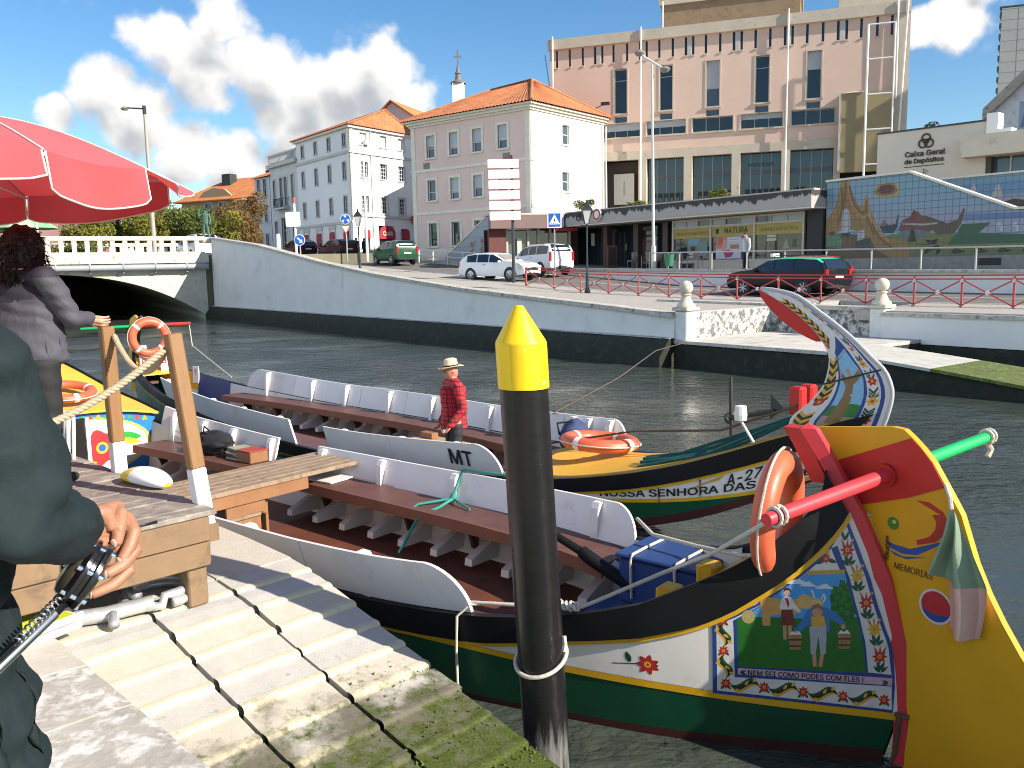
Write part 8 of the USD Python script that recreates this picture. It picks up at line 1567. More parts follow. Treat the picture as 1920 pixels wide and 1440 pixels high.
# man with hat and red checked shirt standing in the far boat
def check_mat():
    N = {'g': ('geometry', {}), 'x': ('separate_xyz', {}), 's1': ('math', {'math_type': 'multiply', 'value2': 2*pi/0.058}), 'c1': ('math', {'math_type': 'sine'}), 's2': ('math', {'math_type': 'multiply', 'value2': 2*pi/0.05}), 'ad': ('math', {'math_type': 'add'}), 'c2': ('math', {'math_type': 'sine'}), 'm1': ('map_range', {'from_min': 0.72, 'from_max': 0.86, 'to_min': 0, 'to_max': 0.85, 'clamp': True}), 'm2': ('map_range', {'from_min': 0.72, 'from_max': 0.86, 'to_min': 0, 'to_max': 0.85, 'clamp': True}), 'mx': ('math', {'math_type': 'maximum'}), 'c': ('mix', {'color1': (0.44, 0.022, 0.030), 'color2': (0.045, 0.006, 0.012)}), 'p': ('principled_bsdf', {'roughness': 0.8})}
    L = [('g.position', 'x.vector'), ('x.z', 's1.value1'), ('s1.value', 'c1.value1'), ('x.x', 'ad.value1'), ('x.y', 'ad.value2'), ('ad.value', 's2.value1'), ('s2.value', 'c2.value1'), ('c1.value', 'm1.value'), ('c2.value', 'm2.value'), ('m1.result', 'mx.value1'), ('m2.result', 'mx.value2'), ('mx.value', 'c.fac'), ('c.color', 'p.base_color')]
    return usdkit.material(stage, '/World/Looks/check_shirt', N, L, surface='p.BSDF')
mbse = Bw(11.55, -0.02, 0.075); mp_ = dict(stand); mp_['elL'] = (-0.14, -0.03, 0.63); mp_['wrL'] = (-0.12, 0.08, 0.50); mp_['elR'] = (0.135, -0.02, 0.63); mp_['wrR'] = (0.12, 0.07, 0.50)
my = math.radians(205)
mt_, MW, mhc, MF, MJ = person('person in a straw hat and red checked shirt standing in the far boat', mbse, 1.63, my, dict(skin=M('skin_ruddy', (0.44, 0.19, 0.12), 0.5, 0.08, 14), coat=check_mat(), trousers=M('trousers_dark', (0.022, 0.022, 0.026), 0.8, 0.2, 5)), mp_, coat_len=0.6, headyaw=math.radians(200), wr=0.014, fat=1.05)
straw = M('straw', (0.62, 0.50, 0.33), 0.8, 0.08, 30, bump=0.001)
HB = frame(math.radians(200), -0.10)
MB().lathe([(0, 0.115), (0.05, 0.118), (0.078, 0.10), (0.088, 0.02), (0.092, 0.0), (0.145, -0.012), (0.158, -0.004), (0.158, 0.0), (0.145, -0.006), (0.09, 0.006)], (0, 0, 0), 28, None)
def hat(c, F3): 
    hb = MB(); prof = [(0, 0.105), (0.045, 0.112), (0.076, 0.098), (0.090, 0.02), (0.094, 0.0), (0.14, -0.010), (0.160, 0.002), (0.158, 0.008), (0.14, -0.003), (0.096, 0.008)]
    a = np.linspace(0, 2*pi, 33); g_ = np.array([[V(r*math.cos(t)*0.92, r*math.sin(t)*1.08, z+(0.012*math.cos(2*t) if r > 0.1 else 0)) for t in a] for r, z in prof]) @ F3+c
    return hb.grid(g_, True)
hat(mhc+V(0, 0, 0.062), HB).build('hat', straw, mt_, smooth=40)
MB().grid(np.array([[V(0.0925*math.cos(t)*0.93, 0.0925*math.sin(t)*1.09, z) for t in np.linspace(0, 2*pi, 33)] for z in (0.006, 0.028)]) @ HB+mhc+V(0, 0, 0.062)).build('hat_band', cloth_black, mt_)
for s_ in (-1, 1): MB().tube([mhc+(V(s_*0.032+0.022*math.cos(t), 0.100, 0.008+0.016*math.sin(t)) @ HB) for t in np.linspace(0, 2*pi, 13)[:-1]], 0.003, 5, closed=True).build('glasses', cloth_black, mt_)
MB().lathe([(0, 0), (0.02, 0), (0.02, 0.05), (0, 0.05)], MJ['wrL']+V(-0.08, -0.02, -0.09), 10).build('cup', M('cup_grey', (0.4, 0.4, 0.42), 0.3, 0.1, 5), mt_)
# man at the left edge: dark padded coat, forearm reaching in, reel in hand
mb2 = V(-0.975, 1.215, 1.225); mH = 1.83; my2 = math.radians(62); MF2 = frame(my2); puff = M('puffer', (0.013, 0.021, 0.023), 0.75, 0.2, 9, spec=0.18, bump=0.006, bscale=16)
pose = dict(stand)
EL, WR = V(-0.662, 1.10, 2.595), V(-0.690, 1.285, 2.50)
pose['shR'] = loc_(V(-0.725, 1.13, 2.745), mb2, mH, MF2); pose['elR'] = loc_(EL, mb2, mH, MF2); pose['wrR'] = loc_(WR, mb2, mH, MF2)
hand = [[(V(-.700, 1.265, 2.502), (0.034, 0.034, 0.030)), (V(-.684, 1.305, 2.502), (0.030, 0.03, 0.030)), (V(-.652, 1.372, 2.488), (0.016, 0.020, 0.034))], [(V(-.684, 1.30, 2.49), 0.026), (V(-.648, 1.370, 2.458), 0.017)], [(V(-.684, 1.30, 2.512), 0.026), (V(-.656, 1.365, 2.520), 0.016)],
        [(V(-.656, 1.368, 2.522), 0.0125), (V(-.641, 1.348, 2.517), 0.0115), (V(-.6355, 1.330, 2.500), 0.0105), (V(-.637, 1.322, 2.481), 0.0090)], [(V(-.645, 1.378, 2.500), 0.0125), (V(-.626, 1.358, 2.484), 0.0115), (V(-.6265, 1.342, 2.466), 0.0105), (V(-.634, 1.328, 2.449), 0.0090)],
        [(V(-.643, 1.376, 2.474), 0.012), (V(-.624, 1.352, 2.455), 0.011), (V(-.632, 1.325, 2.440), 0.010), (V(-.646, 1.306, 2.434), 0.0088)], [(V(-.648, 1.368, 2.450), 0.011), (V(-.632, 1.342, 2.424), 0.0098), (V(-.648, 1.316, 2.409), 0.0090), (V(-.668, 1.298, 2.403), 0.0078)],
        [(V(-.688, 1.285, 2.515), 0.022), (V(-.668, 1.302, 2.532), 0.0155), (V(-.651, 1.320, 2.527), 0.0125), (V(-.645, 1.322, 2.506), 0.0100)]]
fm, FW, fhc, _, _ = person('person at the left edge in a dark padded coat, holding out a black reel', mb2, mH, my2, dict(skin=skin, coat=puff, trousers=M('trousers_black', (0.014, 0.014, 0.016), 0.8, 0.2, 5)), pose, fat=1.05, loose=1.14, wr=0.042, hands={'R': hand}, detail=0.014, cuff=0.80, wrk=0.9)
v, f = np.array(trimesh.creation.icosphere(3, 1.0).vertices)*(0.092, 0.108, 0.10), trimesh.creation.icosphere(3, 1.0).faces
MB().add(v @ frame(my2)+fhc+V(0, 0, 0.055)-frame(my2)[1]*0.012, f).build('hair', hair_m, fm, smooth=True)
nails = [(V(-.6395, 1.3145, 2.479), V(-0.2, -1, -0.15)), (V(-.637, 1.3205, 2.447), V(-0.3, -1, -0.2)), (V(-.650, 1.2985, 2.4335), V(-0.5, -1, 0.1)), (V(-.6725, 1.2925, 2.4035), V(-0.7, -0.7, 0.1))]
for c, n in nails:
    n = unit(n); v = np.array(trimesh.creation.icosphere(2, 1.0).vertices)*(0.0055, 0.0018, 0.0075); y_ = n; x_ = unit(np.cross(y_, V(0, 0, 1))); R3 = np.array([x_, y_, np.cross(x_, y_)])
    MB().add(v @ R3+c, trimesh.creation.icosphere(2, 1.0).faces).build('fingernail', M('nail', (0.62, 0.40, 0.32), 0.25, 0.05, 9), fm, smooth=True)
reel = thing('reel', 'black and chrome reel with a coil spring held at the left edge', 'reel')
rc = V(-.678, 1.292, 2.438); rn = unit(V(0.74, 0.30, -0.60)); ra = unit(np.cross(rn, V(0, 1, 0.05))); rb_ = np.cross(rn, ra); RM3 = np.array([ra, rb_, rn])
blk = M('reel_black', (0.008, 0.008, 0.009), 0.18, 0.2, 30); chrome = M('chrome', (0.7, 0.7, 0.7), 0.12, 0.05, 5, metal=1.0); smoke = M('smoke_glass', (0.05, 0.045, 0.03), 0.06, 0.1, 5)
MB().lathe([(0, -0.016), (0.048, -0.016), (0.056, -0.010), (0.056, -0.004), (0.050, -0.002), (0.050, 0.004), (0.057, 0.006), (0.057, 0.013), (0.048, 0.018), (0, 0.018)], rc, 36, RM3.T).build('spool', blk, reel, smooth=35)
MB().lathe([(0.046, -0.017), (0.040, -0.026), (0.022, -0.031), (0, -0.032)], rc, 30, RM3.T).build('cover', smoke, reel, smooth=True)
for k in range(7):
    a = k/7*2*pi; c = rc+ra*0.050*math.cos(a)+rb_*0.050*math.sin(a)+rn*0.001
    MB().tube([c-rn*0.020, c+rn*0.020], 0.0042, 8).build('stud', chrome, reel, smooth=40)
h0 = V(-.700, 1.262, 2.398)
MB().tube([rc-ra*0.03-rn*0.02, rc-rn*0.045+ra*0.01, rc-rn*0.035+ra*0.045, V(-.648, 1.29, 2.472), V(-.640, 1.285, 2.458)], 0.0028, 7).build('wire_bail', chrome, reel, smooth=True)
MB().beam(V(-.690, 1.272, 2.412), V(-.712, 1.215, 2.385), 0.018, 0.014, ch=0.003).build('foot', blk, reel)
MB().tube([V(-.700, 1.235, 2.396), V(-.735, 1.12, 2.352), V(-.86, 0.92, 2.28)], 0.0085, 12).build('rod', M('steel', (0.5, 0.5, 0.5), 0.3, 0.1, 5, metal=1.0), reel, smooth=True)
p0, p1 = V(-.690, 1.262, 2.424), V(-.722, 1.17, 2.382); n_ = 120; t = np.linspace(0, 1, n_); d = unit(p1-p0); a = unit(np.cross(d, V(0, 0, 1))); b = np.cross(d, a)
MB().tube(p0+(p1-p0)*t[:, None]+0.006*(np.cos(t*2*pi*13)[:, None]*a+np.sin(t*2*pi*13)[:, None]*b), 0.0016, 5).build('spring', chrome, reel, smooth=True)
for q in (0.4, 0.9): MB().tube([rc+ra*0.03+rn*0.012*q, V(-.640, 1.345, 2.49), V(-.600, 1.39, 2.487+0.006*q)], 0.0016, 5).build('line', blk, reel)
# ================================================================== street furniture, vehicles, trees, far people
redm = M('fence_red', (0.42, 0.055, 0.05), 0.5, 0.12, 6); whd = M('disc_white', (0.62, 0.6, 0.56), 0.5, 0.08, 6)
fs = [19.35, 17.2, 15.32, 13.48, 11.66, 9.94, 8.27, 6.54, 4.73, 3.02, 1.36, -0.24, -1.69, -3.14, -4.6, -6.1]
fg = lambda s: zroad(s, 8)+0.05
fen = thing('quay_fence', 'red iron fence with crossed braces and white bosses along the far quay', 'fence')
for i, s in enumerate(fs):
    MB().tube([Q(s, 8, fg(s)), Q(s, 8, fg(s)+0.90)], 0.055 if i == 0 else 0.034, 8).build('post', redm, fen)
    MB().lathe([(0, 0), (0.055, 0.01), (0.065, 0.05), (0.03, 0.11), (0, 0.11)], Q(s, 8, fg(s)+0.72), 10).build('cap_boss', whd, fen, smooth=40)
for s0, s1 in zip(fs[:-1], fs[1:]):
    a, b = Q(s0, 8, fg(s0)), Q(s1, 8, fg(s1)); 
    for h_ in (0.82, 0.93): MB().tube([a+UP*h_, b+UP*h_], 0.026, 6).build('rail', redm, fen)
    MB().tube([a+UP*0.04, b+UP*0.80], 0.022, 6).build('brace', redm, fen); MB().tube([a+UP*0.80, b+UP*0.04], 0.022, 6).build('brace', redm, fen)
    MB().lathe([(0, -0.03), (0.06, -0.02), (0.07, 0), (0.06, 0.02), (0, 0.03)], (0, 0, 0), 12, np.array([QU, UP, QN]).T) if 0 else None
    c = (a+b)/2+UP*0.42; mbx = MB(); mbx.lathe([(0, -0.03), (0.06, -0.02), (0.07, 0), (0.06, 0.02), (0, 0.03)], c, 12, np.array([QU, UP, QN]).T); mbx.build('boss', whd, fen, smooth=40)
ral = thing('terrace_railing', 'pale steel railing along the edge of the shop terrace', 'railing'); rs = list(np.arange(17.4, -12, -2.05)); stl = M('rail_steel', (0.40, 0.39, 0.37), 0.5, 0.1, 4)
for s in rs: MB().tube([Q(s, 14.62, zterr(s)), Q(s, 14.62, zterr(s)+0.86)], 0.035, 7).build('post', stl, ral)
MB().tube([Q(s, 14.62, zterr(s)+0.86) for s in rs], 0.030, 7).build('top_rail', stl, ral)
MB().tube([Q(17.4, 14.62, zterr(17)+0.86)]+[Q(17.4+0.45*math.sin(t), 14.62, zterr(17)+0.48+0.38*math.cos(t)) for t in np.linspace(0, pi, 8)], 0.03, 7).build('end_hoop', stl, ral)
ral2 = thing('street_railing', 'white railing before the pink building', 'railing'); rs = list(np.arange(30, 42, 1.9))
for s in rs: MB().tube([Q(s, 14.0, zroad(s, 14)), Q(s, 14.0, zroad(s, 14)+0.95)], 0.05, 7).build('post', white_fr, ral2)
for h_ in (0.55, 0.92): MB().tube([Q(s, 14.0, zroad(s, 14)+h_) for s in rs], 0.03, 6).build('rail', white_fr, ral2)
def pole(th, p, h, r, mat, name='pole'): return MB().tube([p, p+UP*h], [r*1.15, r*0.85], 9).build(name, mat, th)
galv = M('galvanised', (0.36, 0.37, 0.38), 0.4, 0.1, 4, metal=0.4); dkp = M('dark_pole', (0.03, 0.032, 0.035), 0.5, 0.2, 4); lgr = M('lantern_green', (0.015, 0.030, 0.030), 0.4, 0.15, 5)
pfx = np.array([V(1, 0, 0), UP, V(0, -1, 0)])        # signs here face the water
def disc(c, r, t=0.03, n=20): return MB().prism(Point(0, 0).buffer(r, n//4), t, (pfx, c))
def frame_lit(p, x, z): return p+V(x, -0.06, z)
# direction sign with six blank white panels
sg = thing('direction_sign', 'tall sign of six white panels on a dark pole', 'sign'); p = V(0.2, 44.0, 2.1); pole(sg, p, 6.45, 0.075, dkp)
redb = M('sign_border', (0.40, 0.08, 0.07), 0.5, 0.1, 5); wsg = M('sign_white', (0.86, 0.86, 0.85), 0.45, 0.02, 3)
for k in range(6):
    c = p+V(-0.42+0.035*k*0.3, -0.12, 3.45+(5-k)*0.515); g = sbox2(-0.80, -0.23, 0.80, 0.23).buffer(-0.06).buffer(0.06)
    pn = MB().prism(g, 0.03, (pfx, c)).build('panel_edge', redb, sg); MB().prism(g.buffer(-0.018), 0.006, (pfx, c+V(0, -0.030, 0))).build('panel', wsg, sg)
blu = M('sign_blue', (0.01, 0.10, 0.42), 0.45, 0.05, 4)
cs = thing('crossing_sign', 'square blue pedestrian crossing sign with a white triangle', 'sign'); p = V(2.42, 46.0, 2.5); pole(cs, p, 2.6, 0.04, galv); c = p+V(0, -0.08, 2.9)
MB().prism(sbox2(-.37, -.40, .37, .40), 0.03, (pfx, c)).build('border', wsg, cs); MB().prism(sbox2(-.32, -.35, .32, .35), 0.006, (pfx, c+V(0, -.03, 0))).build('blue_field', blu, cs)
MB().prism(Polygon([(-.29, -.22), (.29, -.22), (0, .30)]), 0.006, (pfx, c+V(0, -.036, 0))).build('triangle', wsg, cs)
mbk = MB(); mbk.prism(Polygon([(-.03, -.08), (.03, -.08), (.02, .08), (-.02, .08)]), 0.005, (pfx, c+V(0, -.042, 0))); mbk.build('walker', M('letter_dark', (0.015,)*3), cs)
for k in range(4): MB().prism(sbox2(-.17+k*.09, -.19, -.12+k*.09, -.15), 0.005, (pfx, c+V(0, -.042, 0))).build('stripe', MATS['letter_dark'], cs)
def roundsign(name, label, p, hp_, r, kind):
    th = thing(name, label, 'sign'); pole(th, p, hp_+0.2, 0.045, galv); c = p+V(0, -0.08, hp_); disc(c, r).build('rim', wsg, th); disc(c+V(0, -.03, 0), r*0.92, 0.006).build('blue_field', blu, th)
    if kind == 'turn': 
        for k in range(3): 
            a = k*2*pi/3+pi/2; MB().prism(Polygon([(0.25*r*math.cos(a), 0.25*r*math.sin(a)), (0.78*r*math.cos(a+.5), 0.78*r*math.sin(a+.5)), (0.75*r*math.cos(a-.3), 0.75*r*math.sin(a-.3))]), 0.005, (pfx, c+V(0, -.036, 0))).build('arrow', wsg, th)
        t_ = c-UP*0.72*(r/0.36); MB().prism(Polygon([(-.36, .3), (.36, .3), (0, -.34)]), 0.03, (pfx, t_)).build('yield_border', redb, th); MB().prism(Polygon([(-.26, .24), (.26, .24), (0, -.22)]), 0.006, (pfx, t_+V(0, -.03, 0))).build('yield_field', wsg, th)
    else: MB().prism(Polygon([(-.18*r/.36, .14), (-.1, .18), (.10, -.02), (.17, .05), (.19, -.18), (-.04, -.16), (.03, -.09)]), 0.005, (pfx, c+V(0, -.036, 0))).build('arrow', wsg, th)
roundsign('roundabout_sign', 'round blue roundabout sign above a give way triangle', V(-11.55, 61.5, 3.6), 3.0, 0.36, 'turn')
roundsign('keep_right_sign', 'round blue arrow sign low on a post by the white board', V(-14.5, 60.0, 3.4), 1.75, 0.38, 'arrow')
wb2 = thing('notice_board', 'blank white board on a red and white banded pole', 'sign'); p = V(-14.9, 60.5, 3.5); pole(wb2, p, 4.6, 0.09, white_fr); MB().prism(sbox2(-.5, -.5, .5, .5).buffer(-.1).buffer(.1), 0.04, (pfx, p+V(-.1, -.12, 3.1))).build('board', wsg, wb2); MB().tube([p+UP*4.2, p+UP*4.6], 0.1, 9).build('red_band', redb, wb2)
wp2 = thing('white_post', 'plain white post at the top of the quay wall', 'post'); pole(wp2, V(-16.0, 60.0, 3.3), 2.3, 0.16, white_fr)
tp2 = thing('flag_pole', 'tall thin white pole before the white building', 'pole'); pole(tp2, V(-10.2, 62.0, 3.6), 7.4, 0.09, white_fr)
def lantern(label, p, h, s=1.0):
    th = thing('street_lantern', label, 'street lamp', p); MB().lathe([(0, 0), (0.13*s, 0), (0.13*s, 0.12), (0.08*s, 0.2), (0.075*s, 0.8), (0.045*s, 0.9), (0.04*s, h), (0, h)], n=12).build('post', lgr, th, smooth=35)
    MB().beam(V(-.3*s, 0, h-.06), V(.3*s, 0, h-.06), .03, .03).build('ladder_bar', lgr, th)
    for k in range(4):
        a = k*pi/2+pi/4; d = V(math.cos(a), math.sin(a), 0); MB().tube([V(0, 0, h)+d*.12*s, V(0, 0, h+.62*s)+d*.29*s], 0.014, 5).build('cage_bar', lgr, th)
    MB().grid(np.array([[V(math.cos(a)*r, math.sin(a)*r, z) for a in np.arange(5)*pi/2+pi/4] for r, z in ((.115*s, h+.02), (.275*s, h+.60*s))])).build('lamp_glass', M('lamp_glass', (0.50, 0.50, 0.48), 0.2, 0.1, 3), th)
    MB().lathe([(.33*s, h+.61*s), (.31*s, h+.64*s), (.12*s, h+.86*s), (.06*s, h+.9*s), (.07*s, h+1.0*s), (0, h+1.06*s)], n=4, M=[[.7071, -.7071, 0], [.7071, .7071, 0], [0, 0, 1]]).build('roof', lgr, th)
lantern('old green street lantern standing just right of the white people carrier', V(3.42, 38.0, 1.77), 3.0); lantern('old green street lantern standing in front of the white building', V(-8.85, 51.0, 2.8), 2.75, 0.95)
sl_ = thing('street_lamp', 'tall pale street lamp with two heads beside the shop row', 'street lamp', V(7.45, 44.6, zterr(17))); pale = M('lamp_pale', (0.55, 0.54, 0.50), 0.5, 0.08, 4)
MB().tube([V(0, 0, 0), V(0, 0, 1.2)], 0.13, 10).build('base', pale, sl_); MB().tube([V(0, 0, 1.2), V(-0.1, 0, 10.2)], [0.085, 0.055], 10).build('pole', pale, sl_, smooth=40); MB().tube([V(-.68, 0.1, 10.75), V(.45, -.1, 10.0)], 0.05, 8).build('arm', pale, sl_)
for c in (V(-.72, .1, 10.8), V(.55, -.1, 9.95)): MB().lathe([(0, -.16), (.16, -.13), (.26, 0), (.24, .06), (.08, .16), (0, .17)], c, 14).build('head', M('lamp_head', (0.20, 0.19, 0.15), 0.4, 0.1, 4), sl_, smooth=40)
l2 = thing('street_lamp', 'tall concrete street lamp with one arm behind the bridge', 'street lamp', V(-24.6, 60.0, 4.2)); MB().tube([V(0, 0, 0), V(0, 0, 9.9)], [0.16, 0.09], 10).build('pole', M('lamp_concrete', (0.36, 0.33, 0.28), 0.8, 0.1, 3), l2, smooth=40); MB().tube([V(0, 0, 9.6), V(0, 0, 10.15)], 0.13, 8).build('collar', dkp, l2); MB().tube([V(0, 0, 9.95), V(-1.15, -.2, 10.0)], 0.05, 8).build('arm', dkp, l2); MB().lathe([(0, -.14), (.2, -.1), (.26, 0), (.1, .12), (0, .13)], V(-1.25, -.2, 9.95), 12).build('head', MATS['lamp_head'], l2, smooth=40)
wp3 = thing('white_pole', 'thin white pole rising beside the bridge balustrade', 'pole', Bp(9.6, -0.5, 3.9)); MB().tube([V(0, 0, 0), V(0, 0, 4.6)], 0.06, 8).build('pole', white_fr, wp3)
st_ = thing('bronze_statue', 'green bronze statue standing at the end of the bridge parapet', 'statue', Q(44.3, 0.5, 5.0)); brz = M('verdigris', (0.055, 0.12, 0.085), 0.6, 0.25, 4)
MB().box((0, 0, 0.18), (0.8, 0.8, 0.36), ch=.03).build('plinth', brm, st_)
MB().tm(chain_solid([[(V(-.16, 0, .4), .09), (V(-.13, 0, .85), .09), (V(-.08, 0, 1.3), .13)], [(V(.18, .05, .4), .09), (V(.14, 0, .85), .09), (V(.08, 0, 1.3), .13)], [(V(0, 0, 1.3), (.2, .14, .14)), (V(0, 0, 1.85), (.25, .15, .14))], [(V(.25, 0, 1.85), .08), (V(.34, .02, 1.5), .07), (V(.3, -.1, 1.25), .06)], [(V(-.25, 0, 1.85), .08), (V(-.42, -.05, 1.75), .07), (V(-.35, -.1, 2.1), .06)], [(V(0, 0, 1.9), .07), (V(0, 0, 2.18), (.11, .12, .14))], [(V(-.19, 0, 2.24), (.06, .19, .02)), (V(.19, 0, 2.24), (.06, .19, .02))]], 0.05)).build('figure', brz, st_, smooth=True)
bn = thing('litter_bin', 'green litter bin hung on the terrace railing', 'litter bin', Q(16.3, 14.9, zterr(16))); MB().lathe([(0, .18), (.2, .18), (.26, .75), (.28, .80), (.24, .80), (.2, .25)], n=14).build('bucket', M('bin_green', (0.03, 0.17, 0.10), 0.4, 0.1, 4), bn, smooth=35); MB().tube([V(0, .3, 0), V(0, .3, .9)], .03, 6).build('stake', stl, bn)
ab = thing('menu_board', 'red framed menu board standing outside the cafe', 'sign', Q(23.3, 17.6, zterr(23)), 0.5); MB().box((0, 0, .7), (.72, .05, 1.3), ch=.01).build('frame', M('menu_red', (0.22, 0.05, 0.04), 0.6, 0.1, 4), ab); MB().box((0, -.03, .72), (.56, .02, 1.05)).build('slate', dkp, ab)
for sx in (-.33, .33): MB().beam(V(sx, 0, .1), V(sx, .3, .0), .04, .03).build('leg', dkp, ab)
for k, (s, t) in enumerate(((20.6, 17.3), (18.6, 17.2), (17.3, 17.4))):
    tb_ = thing('cafe_table', ['small cafe table with stacked chairs outside the cafe door', 'cafe table beside the tall street lamp', 'cafe table nearest the health food shop'][k], 'table', Q(s, t, zterr(s))); MB().lathe([(0, .70), (.4, .70), (.4, .73), (0, .73)], n=18).build('top', dkp, tb_); MB().tube([V(0, 0, 0), V(0, 0, .7)], .03, 7).build('stem', galv, tb_); MB().lathe([(0, 0), (.25, 0), (.23, .03), (0, .04)], n=14).build('foot', galv, tb_)
    for q in (-1, 1): 
        chx = thing('cafe_chair', f'pale cafe chair on the {"left" if q < 0 else "right"} of the '+['cafe door table', 'table by the tall street lamp', 'table near the health food shop'][k], 'chair', Q(s-q*.75, t, zterr(s)), QROT); MB().box((0, 0, .45), (.42, .42, .04), ch=.01).build('seat', M('chair_pale', (0.42, 0.36, 0.28), 0.6, 0.1, 4), chx); MB().box((q*.2, 0, .72), (.04, .42, .42), .0, .01).build('back', MATS['chair_pale'], chx)
        for a in (-.18, .18):
            for b in (-.18, .18): MB().tube([V(a, b, 0), V(a, b, .44)], .016, 5).build('leg', MATS['chair_pale'], chx)
def fperson(label, p, yaw, coat, tr, H=1.7, hairc=(0.02, 0.012, 0.01)):
    th, W, hc, F_, J = person(label, p, H, yaw, dict(skin=skin_l, coat=coat, trousers=tr), dict(stand), detail=0.05, wr=0.0); v = np.array(trimesh.creation.icosphere(2, 1.0).vertices)*(.085, .10, .09); MB().add(v @ frame(yaw)+hc+UP*.05-F_[1]*.012, trimesh.creation.icosphere(2, 1.0).faces).build('hair', M('hair_dark', (0.014, 0.008, 0.006)), th, smooth=True)
fperson('person in a white shirt and dark trousers passing the health food shop', Q(13.0, 16.8, zterr(13)), math.radians(210), M('shirt_white', (0.5, 0.5, 0.51), 0.8, 0.06, 5), MATS['trousers_dark'], 1.78)
fperson('person in black standing near the dark red car', V(-12.3, 69.5, 3.9), 1.0, cloth_black, MATS['trousers_black']); fperson('person in dark clothes walking by the white building shop', V(-11.9, 71.0, 3.95), 2.5, M('coat_dkblue', (0.02, 0.022, 0.04), 0.8), MATS['trousers_black'], 1.65)
# ---------------------------------------------------------------- vehicles
tyre = M('tyre', (0.012, 0.012, 0.013), 0.8, 0.2, 6); rimm = M('wheel_rim', (0.45, 0.45, 0.46), 0.3, 0.1, 5, metal=0.7); lamp_r = M('tail_red', (0.40, 0.012, 0.012), 0.2, 0.1, 4); lamp_w = M('head_lamp', (0.55, 0.56, 0.57), 0.1, 0.05, 4); carg = glass('car_glass', (0.012, 0.016, 0.02)); plate = M('plate_white', (0.62, 0.62, 0.6), 0.4, 0.03, 4); trimb = M('trim_black', (0.015, 0.015, 0.016), 0.5, 0.1, 4)
PROF = dict(hatch=[(-.5, .40), (-.492, .60), (-.455, .80), (-.38, .945), (-.25, .99), (-.08, 1), (.05, .965), (.23, .69), (.31, .655), (.43, .585), (.485, .50), (.5, .38)], wagon=[(-.5, .42), (-.492, .64), (-.45, .86), (-.40, .955), (-.25, .99), (-.05, 1), (.06, .96), (.225, .69), (.32, .665), (.44, .60), (.488, .51), (.5, .38)], mpv=[(-.5, .40), (-.495, .62), (-.475, .85), (-.44, .965), (-.30, 1), (-.02, .995), (.10, .945), (.29, .645), (.36, .61), (.45, .54), (.49, .46), (.5, .36)])
